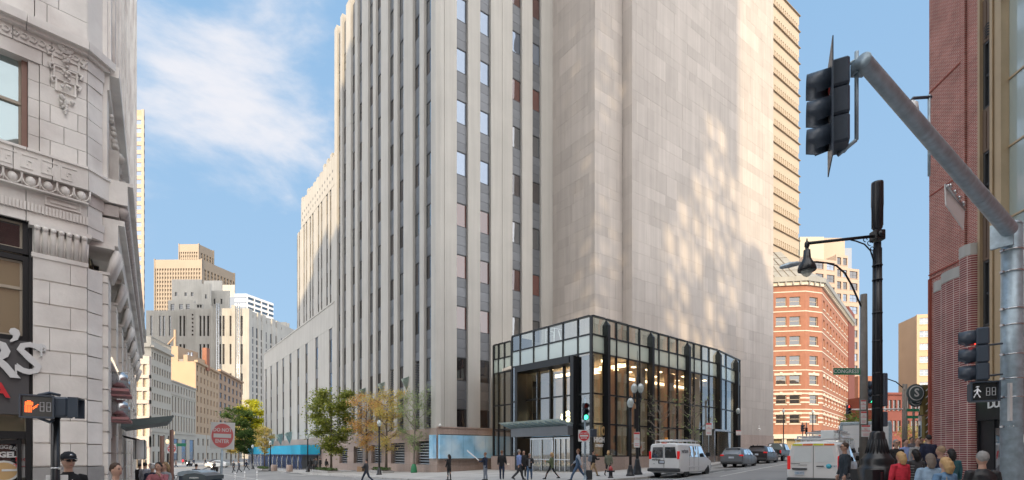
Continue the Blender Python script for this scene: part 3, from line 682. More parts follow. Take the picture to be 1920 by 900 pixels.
# white rooftop steps behind the parapet glass
st = thing('roof_ladder_platform', 'white metal steps and railing on the pavilion roof', 'steps', PL.p(PL.tu(1018), -1.2, 10.0))
m = MB(); a = PL.tu(1008); b = PL.tu(1024)
for t in (a, b):
    for d in (-1, -2): m.tube([PL.p(t, d, 10.0), PL.p(t, d, 12.6)], .03, 5)
    m.tube([PL.p(t, -1, 12.6), PL.p(t, -2, 12.6)], .03, 5)
m.tube([PL.p(a, -1, 12.6), PL.p(b, -1, 12.6)], .03, 5); m.tube([PL.p(a, -1, 12.0), PL.p(b, -1, 12.0)], .02, 5); m.build('railing', M['white'], st)
m = MB(); m.fb(PL, a, b, -2, -1, 11.3, 11.4); m.fb(PL, a, b, -1.6, -1.0, 10.6, 10.7); m.build('platform', M['white'], st)
m = MB(); m.tube([PL.p(b+.5, -1, 12.3), PL.p(b+1.2, -1, 10.1)], .04, 5); m.tube([PL.p(b+.5, -1.5, 12.3), PL.p(b+1.2, -1.5, 10.1)], .04, 5); m.build('ladder', M['white'], st)

# ---------------------------------------------------------------- buildings behind the viewer that shade the street
M['far_stone'] = mat('cream_stone', (.50, .44, .36), .8, var=.08, vscale=.4)
def backblock(x0, x1, y0, y1, z0, z1, parent, win=True, mt='far_stone', nm='wall'):
    x0 -= 6.04; x1 -= 6.04; y0 -= 50; y1 -= 50; z1 += 23.5
    if z0 > 0: z0 += 23.5
    m = MB(); m.box(x0, x1, y0, y1, z0, z1); m.build(nm, M[mt], parent)
    if win:
        m = MB(); z = z0+6
        while z < min(z1, 75)-3:
            x = x0+1.2
            while x < x1-2: m.box(x, x+1.5, y1-.1, y1+.03, z, z+2.2); x += 3.2
            z += 4
        o = m.build('window', M['win'], parent); o['kind'] = 'stuff'
bb = thing('office_tower', 'tall cream office tower across the junction, mirrored in the lobby glass', 'building', (-21, -82, 0))
backblock(-32.5, -6, -45, -20, -2, 104, bb); backblock(-34.5, -32.5, -45, -20, -2, 100, bb, False); backblock(-36.3, -34.5, -45, -20, -2, 97.5, bb, False); backblock(-38.5, -36.3, -44, -20, -2, 79, bb, False)
backblock(-6, 19.3, -45, -20, -2, 47, bb)
# added unseen screen: its oval openings throw sun patches like light off glass
m = MB(); rnd = random.Random(5)
cx_, cz_ = 1.55, 4.6
nx_, nz_ = 13, 13; x0 = -6; wcell = 25.3/nx_; z0s = 47
for i in range(nx_):
    for j in range(nz_):
        xa, xb = x0+i*wcell, x0+(i+1)*wcell; za = z0s+j*cz_+(0); zb = za+cz_
        xm = (xa+xb)/2; hole = 0
        if zb < 88:
            lim = 18.9-(82-za)*.30
            if xm > max(8.5, 17.6-(88-za)*.36) and rnd.random() < .86: hole = rnd.uniform(.46, .76)
            elif -4.5 < xm < 3 and za < 80 and rnd.random() < .36: hole = rnd.uniform(.17, .24)
        if not hole: m.box(xa-6.04, xb-6.04, -70.5, -70, za+23.5, zb+23.5); continue
        a_, b_ = hole, hole*rnd.uniform(2.0, 2.5); n = 12; ox = xm+rnd.uniform(-.1, .1); oz = (za+zb)/2+rnd.uniform(-.2, .2); vs = []
        b_ = min(b_*1.15, 1.95)
        for y in (-20, -20.5):
            for k in range(n):
                th = 2*math.pi*k/n; c, s_ = math.cos(th), math.sin(th); f = max(abs(c), abs(s_))
                vs.append(((xa+xb)/2+c/f*(xb-xa)/2, y, (za+zb)/2+s_/f*(zb-za)/2))
            for k in range(n): th = 2*math.pi*k/n; vs.append((ox+a_*math.cos(th)-.12*math.sin(th), y, oz+b_*math.sin(th)))
        fs = []
        for k in range(n):
            k2 = (k+1) % n
            fs += [(k, k2, n+k2, n+k), (2*n+k2, 2*n+k, 3*n+k, 3*n+k2), (n+k, n+k2, 3*n+k2, 3*n+k)]
        m.add([(a0-6.04, b0-50, c0+23.5) for a0, b0, c0 in vs], fs)
o = m.build('dapple_screen', M['far_stone'], bb); o['kind'] = 'stuff'
b2 = thing('stepped_office_block', 'stepped masonry office block beside the cream office tower', 'building', (20, -80, 0))
backblock(19.5, 24.4, -40, -19.9, -2, 71.4, b2); backblock(21.5, 23.6, -38, -20, 71.4, 72.4, b2, False); backblock(24.4, 26.5, -40, -19.9, -2, 69.2, b2, False); backblock(26.5, 28.4, -40, -19.9, -2, 66, b2, False); backblock(28.4, 38, -40, -19.9, -2, 60.5, b2)
b3 = thing('slender_office_block', 'slender stone block further along the street behind the viewer', 'building', (-56, -80, 0))
backblock(-76, -57, -42, -20, -2, 93, b3); backblock(-57, -47.5, -42, -20.5, -2, 84, b3); backblock(-47.5, -42, -42, -20.5, -2, 86, b3); backblock(-42, -38.5, -42, -20.5, -2, 82.5, b3, False)
b4 = thing('far_office_tower', 'tall stone office tower far to the left behind the viewer', 'building', (-140, -80, 0))
backblock(-161, -112, -42, -20, -2, 119, b4)
# ---------------------------------------------------------------- near left: terracotta corner building
FT = Fr(-9.18, 11.45, .68, .733)       # front; t<0 runs left from the corner
FS = Fr(-9.18, 11.45, -.571, .821)     # street face, t runs away from the viewer
FS = Fr(-9.18-.571*0, 11.45, -.571, .821)
# street face frame must run left-to-right seen from outside: outside is +x, so left is the near end
lb = thing('terracotta_building', 'ornate pale terracotta corner building with a cafe sign on the left', 'building', (-9.18, 11.45, 0))
def lbp(name, m, mt='terra'): return m.build(name, M[mt], lb)
ZV = FT.zv
def tx(u): return FT.tu(u)
tL = -3.2; cR = -.24                    # wall runs tL .. cR, then a canted return at the corner
tp0, tp1 = tx(61), tx(163)             # main corner pier
tw = tx(50)                            # right jamb of the windows
def band(name, z0, z1, d, mt='terra', t0=tL, t1=cR, seg=.9, gap=.006):
    n = max(1, round((t1-t0)/seg)); 
    for i in range(n):
        m = MB(); m.fb(FT, t0+(t1-t0)*i/n+gap, t0+(t1-t0)*(i+1)/n-gap, -.3, d, z0, z1); lbp(name, m, mt)
    # round the corner onto the return and the street face
    a, b = FT.p(t1, d, 0), FS.p(.22, d, 0); a2, b2 = FT.p(t1, -.3, 0), FS.p(.22, -.3, 0); m = MB()
    m.add([(q.x, q.y, z) for z in (z0, z1) for q in (a, b, b2, a2)], [(0, 1, 5, 4), (1, 2, 6, 5), (2, 3, 7, 6), (3, 0, 4, 7), (3, 2, 1, 0), (4, 5, 6, 7)]); lbp(name, m, mt)
def zz(v, u=100): return ZV(u, v)
Zc1, Zc0 = zz(60), zz(82)              # sill cornice above
# ashlar rustication of the pier (second storey and ground)
Zcap0, Zcap1 = ZV(110, 490), ZV(110, 430)
zb = gz(-9)+1.75; n = 9; ch = (Zcap0-zb)/n
rr = random.Random(3)
for i in range(n):
    z0 = zb+i*ch; sp = tp0+(tp1-tp0)*(.3 if i % 2 else .68)
    for a, b in ((tp0, sp), (sp, tp1)):
        m = MB(); m.fb(FT, a+.006, b-.006, -.3, .0, z0, z0+ch); lbp('ashlar_block', m)
        m = MB(); m.fb(FT, a+.004, b-.004, .0, .035, z0+.03, z0+ch-.0); lbp('ashlar_block', m)
    a, b = FT.p(tp1+.01, .0, 0), FS.p(.26, .0, 0); a1, b1 = FT.p(tp1+.01, -.3, 0), FS.p(.26, -.3, 0)
    m = MB(); m.add([(q.x, q.y, z) for z in (z0+.012, z0+ch-.012) for q in (a, b, b1, a1)], [(0, 1, 5, 4), (1, 2, 6, 5), (2, 3, 7, 6), (3, 0, 4, 7), (3, 2, 1, 0), (4, 5, 6, 7)]); lbp('ashlar_block', m)
m = MB(); m.fb(FT, tp0, tp1, -.3, .04, -1.2, zb-.01); lbp('granite_base', m, 'kerb')
m = MB(); a, b = FT.p(tp1+.01, .03, 0), FS.p(.26, .03, 0); a1, b1 = FT.p(tp1, -.3, 0), FS.p(.26, -.3, 0)
m.add([(q.x, q.y, z) for z in (-1.2, zb-.01) for q in (a, b, b1, a1)], [(0, 1, 5, 4), (1, 2, 6, 5), (2, 3, 7, 6), (3, 0, 4, 7), (3, 2, 1, 0), (4, 5, 6, 7)]); lbp('granite_base', m, 'kerb')
# capital with leaves
m = MB(); m.fb(FT, tp0-.02, tp1+.02, -.3, .06, Zcap0-.02, Zcap0+.07); m.fb(FT, tp0-.06, tp1+.06, -.3, .16, Zcap1-.09, Zcap1); lbp('capital_moulding', m)
for k in range(7):
    t = tp0+.06+(tp1-tp0-.12)*k/6; m = MB()
    m.tube([FT.p(t, .02, Zcap0+.07), FT.p(t, .05, (Zcap0+Zcap1)/2), FT.p(t, .13, Zcap1-.13)], [.045, .055, .05], 6); m.ball(FT.p(t, .15, Zcap1-.12), .055, 8); m.tube([FT.p(t+.06, .02, Zcap0+.07), FT.p(t+.06, .06, Zcap1-.2)], [.02, .03], 5); lbp('acanthus_leaf', m)
m = MB(); m.fb(FT, tp0, tp1, -.3, .0, Zcap0+.07, Zcap1-.09); lbp('capital_core', m)
# architrave, dentil strip, sunk panel, egg-and-dart, key pattern
Za = Zcap1+.02; z1 = zz(408); band('architrave_block', Za, z1, .02)
m = MB(); t = tL
z2 = zz(393)
while t < cR: m.fb(FT, t+.008, t+.045, -.1, .075, z1, z2); t += .055
o = lbp('reeded_strip', m); o['kind'] = 'stuff'
band('frieze_block', z1, z2, .04); z3 = zz(366); band('frieze_block', z2, z3, .0, seg=1.1)
ta_, tb_ = tx(84), tx(152); m = MB()
for a, b, c, d, e in ((ta_, tb_, z2+.06, z2+.09, .03), (ta_, tb_, z3-.08, z3-.05, .03), (ta_, ta_+.03, z2+.09, z3-.08, .03), (tb_-.03, tb_, z2+.09, z3-.08, .03), (ta_+.08, tb_-.08, z2+.13, z3-.12, .02)): m.fb(FT, a, b, -.01, e, c, d)
lbp('name_panel', m)
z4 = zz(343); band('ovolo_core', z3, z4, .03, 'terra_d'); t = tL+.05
while t < cR:
    m = MB(); q = FT.p(t+.1, .05, (z3+z4)/2); m.ball(q, .085, 10, sc=(1, 1, 1.25)); lbp('egg_moulding', m)
    m = MB()
    for s_ in (-1, 1): m.tube([FT.p(t+.1+s_*.13*math.cos(k*.5), .08, (z3+z4)/2-.13*math.sin(k*.5)*1.1+.03) for k in range(4)], .018, 5)
    m.tube([FT.p(t+.235, .09, z4), FT.p(t+.235, .1, z3+.02)], [.025, .01], 5); lbp('dart_moulding', m); t += .27
m = MB(); m.fb(FT, tL, cR, -.1, .13, z3-.035, z3-.003); lbp('bead_moulding', m)
z5 = zz(303); band('key_band_block', z4+.01, z5, .14, seg=.62)
hh = z5-z4; t = tL+.02
while t < cR-.25:
    m = MB(); a = .022; w_ = .26; zc = z4+.08; ht = hh-.17
    def st_(x0, x1, y0, y1): m.fb(FT, t+x0, t+x1, .14, .156, zc+y0, zc+y1)
    st_(0, w_, ht-a, ht); st_(0, a, .0, ht-a); st_(a, w_*.72, 0, a); st_(w_*.72-a, w_*.72, a, ht*.62); st_(w_*.36, w_*.72-a, ht*.62-a, ht*.62); st_(w_*.36, w_*.36+a, ht*.3, ht*.62-a)
    lbp('key_pattern', m); t += w_+.05
band('cap_moulding', z5, z5+.05, .18)
# third storey wall blocks: rows beside the window and the pier field
Zs = z5+.05; Ztop = Zc0-.55
rows = 5; rh = (Ztop-Zs)/rows
tcol = [tw, tx(75), tx(92), tx(122), tx(150), tx(163)]
for r_ in range(rows):
    z0 = Zs+r_*rh
    ed_ = [tw+.02, tx(74)] + ([tx(120), tp1] if r_ % 2 else [tx(94), tx(146), tp1])
    for a, b in zip(ed_[:-1], ed_[1:]): m = MB(); m.fb(FT, a+.005, b-.005, -.3, .0 if a > tw+.1 else -.03, z0+.005, z0+rh-.005); lbp('ashlar_block', m)
    m = MB(); a, b = FT.p(tp1+.01, .0, 0), FS.p(.26, .0, 0); a1, b1 = FT.p(tp1+.01, -.3, 0), FS.p(.26, -.3, 0)
    m.add([(q.x, q.y, z) for z in (z0+.006, z0+rh-.006) for q in (a, b, b1, a1)], [(0, 1, 5, 4), (1, 2, 6, 5), (2, 3, 7, 6), (3, 0, 4, 7), (3, 2, 1, 0), (4, 5, 6, 7)]); lbp('ashlar_block', m)
band('lintel_block', Ztop, Ztop+.28, .01, seg=.7); band('leaf_band_block', Ztop+.28, Zc0, .04, seg=.62)
t = tL
while t < cR-.05:
    m = MB(); zc = (Ztop+.28+Zc0)/2
    m.tube([FT.p(t, .04, zc-.05), FT.p(t+.07, .06, zc-.06), FT.p(t+.11, .055, zc+.01), FT.p(t+.06, .05, zc+.06), FT.p(t+.03, .045, zc+.03)], [.018, .022, .02, .016, .01], 5); lbp('wave_scroll', m); t += .135
band('cornice', Zc0, Zc0+.07, .14); band('cornice', Zc0+.07, Zc1, .24)
# upper storey above the cornice
ZH = 30
rows = 8; z = Zc1
while z < ZH:
    ed_ = [tx(65), tx(88) if int(z*2) % 2 else tx(110), tp1]
    for a, b in zip(ed_[:-1], ed_[1:]): m = MB(); m.fb(FT, a+.005, b-.005, -.3, .02, z+.005, z+.52-.005); lbp('ashlar_block', m)
    z += .52
m = MB(); m.fb(FT, tp1, cR, -.3, .0, Zc1, ZH); a, b = FT.p(cR, 0, 0), FS.p(.3, 0, 0); a1, b1 = FT.p(cR, -.3, 0), FS.p(.3, -.3, 0)
m.add([(q.x, q.y, z) for z in (Zc1, ZH) for q in (a, b, b1, a1)], [(0, 1, 5, 4), (1, 2, 6, 5), (2, 3, 7, 6), (3, 0, 4, 7), (3, 2, 1, 0), (4, 5, 6, 7)]); lbp('corner_pier', m)
# cartouche with hanging husks
cc = MB(); tc_ = tx(123); zt_ = ZV(123, 88)
def P_(a, d, z): return FT.p(tc_+a, d, zt_+z)
cc.add([P_(.15*math.cos(k*math.pi/8), .07, .19*math.sin(k*math.pi/8)) for k in range(16)] + [P_(.12*math.cos(k*math.pi/8), .09, .15*math.sin(k*math.pi/8)) for k in range(16)] + [P_(.15*math.cos(k*math.pi/8), -.02, .19*math.sin(k*math.pi/8)) for k in range(16)],
    [(k, (k+1) % 16, 16+(k+1) % 16, 16+k) for k in range(16)] + [(32+k, 32+(k+1) % 16, (k+1) % 16, k) for k in range(16)] + [tuple(range(16, 32))])
for k in range(8): cc.ball(P_(.075*math.cos(k*.785), .095, .095*math.sin(k*.785)), .026, 6)
cc.ball(P_(0, .1, 0), .03, 6); lbp('rosette', cc)
for k, (dz, wd) in enumerate(((-.36, .23), (-.64, .20), (-.9, .17))):
    m = MB()
    m.fb(FT, tc_-wd, tc_+wd, 0, .05, zt_+dz+.12, zt_+dz+.15); m.fb(FT, tc_-wd, tc_+wd, 0, .05, zt_+dz-.12, zt_+dz-.09); m.fb(FT, tc_-wd, tc_-wd+.03, 0, .05, zt_+dz-.09, zt_+dz+.12); m.fb(FT, tc_+wd-.03, tc_+wd, 0, .05, zt_+dz-.09, zt_+dz+.12)
    for s_ in (-1, 1): m.tube([FT.p(tc_+s_*wd, .04, zt_+dz+.15), FT.p(tc_+s_*(wd+.07), .06, zt_+dz+.12), FT.p(tc_+s_*(wd+.05), .05, zt_+dz+.03), FT.p(tc_+s_*(wd+.0), .05, zt_+dz+.06)], [.025, .03, .025, .015], 6)
    lbp('strapwork', m)
    m = MB()
    for q in range(9): m.ball(P_(rr.uniform(-.07, .07), .07+rr.uniform(0, .04), dz+rr.uniform(-.1, .1)), rr.uniform(.022, .038), 6)
    lbp('fruit_cluster', m)
m = MB()
for q in range(14):
    f_ = q/13; m.ball(P_(rr.uniform(-.13, .13)*(1-f_), .05, -1.12-.34*f_), .05*(1-f_*.5), 6)
lbp('fruit_cluster', m)
# windows on the front
M['brown'] = mat('brown_timber', (.26, .14, .105), .5, var=.1, vscale=3)
M['tanframe'] = mat('tan_sash', (.42, .36, .28), .5)
M['win_l'] = glass('window_glass_bright', (.26, .31, .29), .22, wob=.10, wscale=1.4, gcol=(.7, .85, .9))
M['win_l2'] = glass('window_glass_amber', (.30, .25, .16), .18, wob=.2, wscale=2.0, gcol=(.9, .85, .7))
def bigwin(t0, t1, z0, z1, fm, fm2, gm, split=.5):
    m = MB(); m.fb(FT, t0, t1, -.28, -.12, z1-.1, z1); m.fb(FT, t0, t1, -.28, -.12, z0, z0+.1); m.fb(FT, t0, t0+.09, -.28, -.12, z0+.1, z1-.1); m.fb(FT, t1-.09, t1, -.28, -.12, z0+.1, z1-.1)
    o = m.build('window_frame', M[fm], lb); m = MB(); zm = z0+(z1-z0)*split
    m.fb(FT, t0+.09, t1-.09, -.26, -.18, zm-.03, zm+.03); m.fb(FT, t1-.13, t1-.09, -.26, -.2, z0+.1, z1-.1); m.fb(FT, t0+.09, t1-.13, -.26, -.2, z1-.14, z1-.1); m.fb(FT, t0+.09, t1-.13, -.26, -.2, z0+.1, z0+.14); sub(o, m.mesh('sash', M[fm2]), 'sash')
    g_ = MB(); g_.fb(FT, t0+.09, t1-.13, -.25, -.235, z0+.13, zm-.03); sub(o, g_.mesh('pane', M[gm]), 'pane'); g_ = MB(); g_.fb(FT, t0+.09, t1-.13, -.24, -.225, zm+.03, z1-.13); sub(o, g_.mesh('pane', M[gm]), 'pane')
tw0 = -2.4
bigwin(tw0, tw+.02, ZV(50, 284), ZV(50, 97), 'brown', 'tanframe', 'win_l')
bigwin(tw0, tw+.02, Zc1+.55, Zc1+2.6, 'brown', 'tanframe', 'win_l')
for k in range(5): bigwin(tw0, tw+.02, Zc1+3.8+k*4.2, Zc1+6+k*4.2, 'brown', 'tanframe', 'win_l'); 
for k in range(6): m = MB(); m.fb(FT, tL, tx(64), -.3, .0, Zc1+2.62+k*4.2, Zc1+3.78+k*4.2+ (0 if k else 0)); lbp('spandrel', m)
m = MB(); m.fb(FT, tL, tx(64), -.3, 0, Zc1, Zc1+.54); lbp('spandrel', m)
m = MB(); m.fb(FT, tL, tw0-.01, -.3, 0, Zs, ZH); lbp('side_pier', m)
m = MB(); m.fb(FT, tw+.03, tx(64), -.29, -.02, Zc1+.54, ZH); lbp('jamb', m)
# second storey black-framed window, transom and sign
zS1 = ZV(20, 637); zS0 = ZV(20, 772); zW1 = ZV(20, 398)
bigwin(tw0, tp0-.05, zS1+.02, ZV(20, 472), 'black', 'tanframe', 'win_l2', .62)
bigwin(tw0, tp0-.05, ZV(20, 468), zW1, 'black', 'tanframe', 'win_d', .02)
m = MB(); m.fb(FT, tp0-.05, tp0-.005, -.3, -.04, zS0, Za); m.fb(FT, tw0, tp0-.05, -.3, -.05, zW1+.005, Za); m.build('black_surround', M['black'], lb)
M['signgrey'] = mat('dark_grey_sign', (.085, .082, .085), .45, var=.05, vscale=2)
m = MB(); m.fb(FT, -3.0, tp0-.055, -.1, .02, zS0, zS1); m.fb(FT, -3.0, tp0-.02, -.1, .05, zS0-.05, zS0-.002); so_ = m.build('sign_board', M['signgrey'], lb)
def ser(S_, t, z, size, mt='signwhite', par=None, d=.07, ext=.03): return text(S_, 'lettering', size, M[mt], par or lb, TM(FT, t, d, z), ext=ext, bold=.012)
sx_ = tx(54); sz_ = ZV(54, 676)
ser('S', sx_, sz_-.0, .92); m = MB(); 
m.fb(FT, sx_+.17, sx_+.2, .05, .1, sz_+.1, sz_+.30); m.build('serif', M['signwhite'], lb); m = MB(); m.fb(FT, sx_-.21, sx_-.18, .05, .1, sz_-.31, sz_-.12); m.build('serif', M['signwhite'], lb)
ser('’', tx(27), ZV(27, 668)+.12, 1.1); ser('R', tx(-6), ZV(-6, 676), 1.05); ser('®', tx(76), ZV(76, 655), .22, d=.06)
ser('A', tx(-1), ZV(0, 733), .4, 'signred')
# storefront below
M['shop_dark'] = mat('shop_dark_green', (.02, .06, .035), .3); 
m = MB(); m.fb(FT, tp0-.10, tp0-.01, -.3, .0, -1.2, zS0-.05); m.fb(FT, -3, tp0-.1, -.3, -.02, ZV(20, 822), ZV(20, 808)); m.fb(FT, tp0-.22, tp0-.16, -.28, -.06, -1.2, ZV(20, 822)); m.fb(FT, -3, tp0-.22, -.28, -.06, ZV(20, 832), ZV(20, 825)); m.build('shop_frame', M['black'], lb)
m = MB(); m.fb(FT, -3, tp0-.1, -.26, -.24, ZV(20, 808), zS0-.05); m.build('transom_pane', M['win_l2'], lb)
m = MB(); m.fb(FT, -3, tp0-.22, -.26, -.24, -1.2, ZV(20, 832)); sp_ = m.build('shop_window', M['win_d'], lb)
m = MB(); m.fb(FT, tx(33), tx(52), -.23, -.225, ZV(40, 896), ZV(40, 832)); m.build('paper_poster', M['signwhite'], lb)
text('feel\nTHE', 'lettering', .16, M['signred'], lb, TM(FT, tx(44), -.21, ZV(44, 868)), ext=.002)
def arc_text(S_, t, z, r, size, span):
    for i, ch_ in enumerate(S_):
        th = (i-(len(S_)-1)/2)*span; text(ch_, 'lettering', size, M['signwhite'], lb, TM(FT, t+r*math.sin(th), -.21, z+r*(math.cos(th)-1), -th), ext=.002, bold=.004)
arc_text("BRUEGGER'S", tx(8), ZV(8, 838), .42, .1, .16)
text('BAGELS', 'lettering', .155, M['signwhite'], lb, TM(FT, tx(8), -.21, ZV(8, 853)), ext=.002, bold=.008)
m = MB(); q = FT.p(tx(8), -.21, ZV(8, 882)); m.add([FT.p(tx(8)+.24*math.cos(k*.3927), -.21, ZV(8, 884)+.22*math.sin(k*.3927)) for k in range(16)], [tuple(range(16))]); m.add([FT.p(tx(8)+.2*math.cos(k*.3927), -.205, ZV(8, 884)+.18*math.sin(k*.3927)) for k in range(16)], [tuple(range(16))], 1)
m.build('round_decal', [M['signwhite'], M['gold']], lb)
m = MB(); m.fb(FT, tx(4), tx(40), -.2, -.195, ZV(20, 884), ZV(20, 880)); m.build('decal_ribbon', M['signwhite'], lb)
# street face: rusticated pilasters with capitals, heavy cornice, plain ribbed upper floors
LS = 20.6
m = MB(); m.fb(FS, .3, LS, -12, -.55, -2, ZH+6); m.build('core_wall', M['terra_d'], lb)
zsb = 5.0
pil = [.3+k*2.9 for k in range(8)]
for k, t in enumerate(pil):
    z = -1.2; j = 0
    while z < Zcap0-.05:
        h = min(ch, Zcap0-z); m = MB(); m.fb(FS, t, t+.9, -.3, .10, z, z+h-.035); m.fb(FS, t+.04, t+.86, -.3, .06, z+h-.035, z+h); lbp('ashlar_block', m); z += h
    m = MB(); m.fb(FS, t-.06, t+.96, -.3, .22, Zcap1-.1, Zcap1); m.fb(FS, t, t+.9, -.3, .13, Zcap0, Zcap0+.06)
    for q in range(4): m.tube([FS.p(t+.1+q*.23, .1, Zcap0), FS.p(t+.1+q*.23, .26, Zcap1-.12)], [.07, .1], 6)
    for q in range(3): m.ball(FS.p(t+.15+q*.3, .24, Zcap1-.12), .08, 6)
    lbp('capital', m)
    if k < 7:
        a, b = t+.9, t+2.9
        m = MB(); m.fb(FS, a, b, -.4, -.3, 2.6, Zcap1-.1); m.build('window', M['win_l2'], lb)
        m = MB(); m.fb(FS, a, b, -.3, -.2, 4.0, 4.2); m.fb(FS, (a+b)/2-.05, (a+b)/2+.05, -.3, -.2, 4.2, Zcap1); m.fb(FS, a, b, -.3, -.2, Zcap1-.7, Zcap1-.6); m.build('window_frame', M['black'], lb)
        m = MB(); m.fb(FS, a+.02, b-.02, -.3, .02, 2.1, 3.9); m.fb(FS, a, b, -.3, .12, 3.9, 4.0); m.build('shop_fascia', M['terra'], lb)
        m = MB(); 
        for q in range(4): m.fb(FS, a+.1+q*.55, a+.2+q*.55, -.35, -.2, -1.2, 2.1)
        m.fb(FS, a, b, -.42, -.4, -1.2, 2.1); m.build('shop_window', M['tanframe'], lb)
# lit strip of light over the shop fascia, seen edge on
m = MB(); m.fb(FS, .3, LS, -.3, .28, Zcap1+.01, Zcap1+.5); m.fb(FS, .3, LS, -.3, .40, Zcap1+.5, Zcap1+.62); lbp('architrave', m, 'terra')
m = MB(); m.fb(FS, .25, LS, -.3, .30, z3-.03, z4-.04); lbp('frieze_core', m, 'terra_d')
m = MB(); t = .35
while t < LS: 
    q = FS.p(t, .36, (z3+z4)/2); m.ball(q, .13, 8); t += .27
o = lbp('egg_moulding', m, 'terra_d'); o['kind'] = 'stuff'
for z0, z1, d in ((z4, z5, .46), (z5, z5+.08, .56)): m = MB(); m.fb(FS, .2, LS, -.3, d, z0, z1); lbp('cornice', m)
# scrolled brackets above the cornice and upper cornice
for k in range(14):
    t = .7+k*1.45; m = MB(); m.fb(FS, t, t+.35, 0, .28, z5+.08, z5+1.0); m.ball(FS.p(t+.17, .26, z5+.9), .13, 8); m.ball(FS.p(t+.17, .2, z5+.35), .10, 8)
    for q in range(6): m.ball(FS.p(t+.17+.06*(q % 2), .2-.015*q, z5+1.15+q*.15), .09-.008*q, 6); lbp('bracket', m)
for z0, z1, d in ((Ztop+.2, Zc0, .12), (Zc0, Zc1, .30)): m = MB(); m.fb(FS, .3, LS, -.3, d, z0, z1); lbp('cornice', m)
t = .3; k = 0
while t < LS-.5:
    m = MB(); m.fb(FS, t, t+.62, -.4, .08, z5+.08, Ztop+.2); m.fb(FS, t, t+.62, -.4, .08, Zc1, ZH+5); m.fb(FS, t+.2, t+.42, .08, .14, Zc1, ZH+5); lbp('ribbed_pier', m)
    for q in range(6):
        z = Zc1+.6+q*4.2; m = MB(); m.fb(FS, t+.64, t+1.5, -.4, -.15, z-1.9, z-.05); m.build('spandrel', M['terra'], lb)
        m = MB(); m.fb(FS, t+.64, t+1.5, -.3, -.2, z, z+2.2); m.build('window', M['win_l'], lb)
    t += 1.5; k += 1
# shop-front letters seen edge on, the awning and lanterns
M['signpink'] = mat('pink_painted_ledge', (.42, .20, .20), .6)
for k, t in enumerate((1.6, 3.0)):
    for j, z in enumerate((2.6, 3.3)):
        if t == 1.6 or True:
            m = MB(); m.tube([FS.p(t, .1, z+.25), FS.p(t, .42, z+.25)], .2, 14); m.build('round_sign_letter', M['steel'], lb)
            m = MB(); m.fb(FS, t-.35, t+.55, .0, .45, z-.06, z); m.build('sign_ledge', M['signpink'], lb)
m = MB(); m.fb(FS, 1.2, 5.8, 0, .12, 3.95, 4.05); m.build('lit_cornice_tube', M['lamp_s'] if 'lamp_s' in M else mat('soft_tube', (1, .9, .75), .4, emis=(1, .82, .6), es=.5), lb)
aw = thing('awning', 'dark metal awning over the shop pavement, its edge to the street', 'awning', FS.p(7.2, .6, 2.2))
m = MB(); M['awning'] = mat('awning_metal', (.09, .12, .12), .5)
m.add([FS.p(5.6, .1, 2.75), FS.p(8.7, .1, 2.75), FS.p(8.7, 1.5, 2.95), FS.p(5.6, 1.5, 2.95), FS.p(5.6, .1, 2.5), FS.p(8.7, .1, 2.5), FS.p(8.7, 1.35, 2.75), FS.p(5.6, 1.35, 2.75)], [(0, 3, 2, 1), (4, 5, 6, 7), (0, 4, 7, 3), (1, 2, 6, 5), (3, 7, 6, 2), (0, 1, 5, 4)]); m.build('awning_roof', M['awning'], aw)
m = MB(); m.tube([FS.p(9.0, 1.5, -1.0), FS.p(9.0, 1.5, 2.6)], .07, 8); m.tube([FS.p(10.4, 1.2, -1.0), FS.p(10.4, 1.2, 2.4)], .07, 8); m.build('post', M['brown'], aw)
for t in (6.4, 8.4):
    lt = thing('wall_lantern', 'pale drum lantern hanging by the awning, %s one' % ('nearer' if t < 7 else 'farther'), 'lantern', FS.p(t, .5, 1.7))
    m = MB(); q = FS.p(t, .55, 1.5); m.lathe([(.16, 0), (.17, .05), (.17, .6), (.16, .65)], 12, ox=q.x, oy=q.y, oz=q.z); m.build('shade', M['signwhite'], lt)
    m = MB()
    for k in range(4): m.tube([(q.x+.17*math.cos(k*1.57), q.y+.17*math.sin(k*1.57), q.z), (q.x+.17*math.cos(k*1.57), q.y+.17*math.sin(k*1.57), q.z+.65)], .012, 4)
    m.tube([(q.x, q.y, q.z+.65), FS.p(t, 0, 2.3)], .02, 5); m.build('bracket', M['black'], lt)

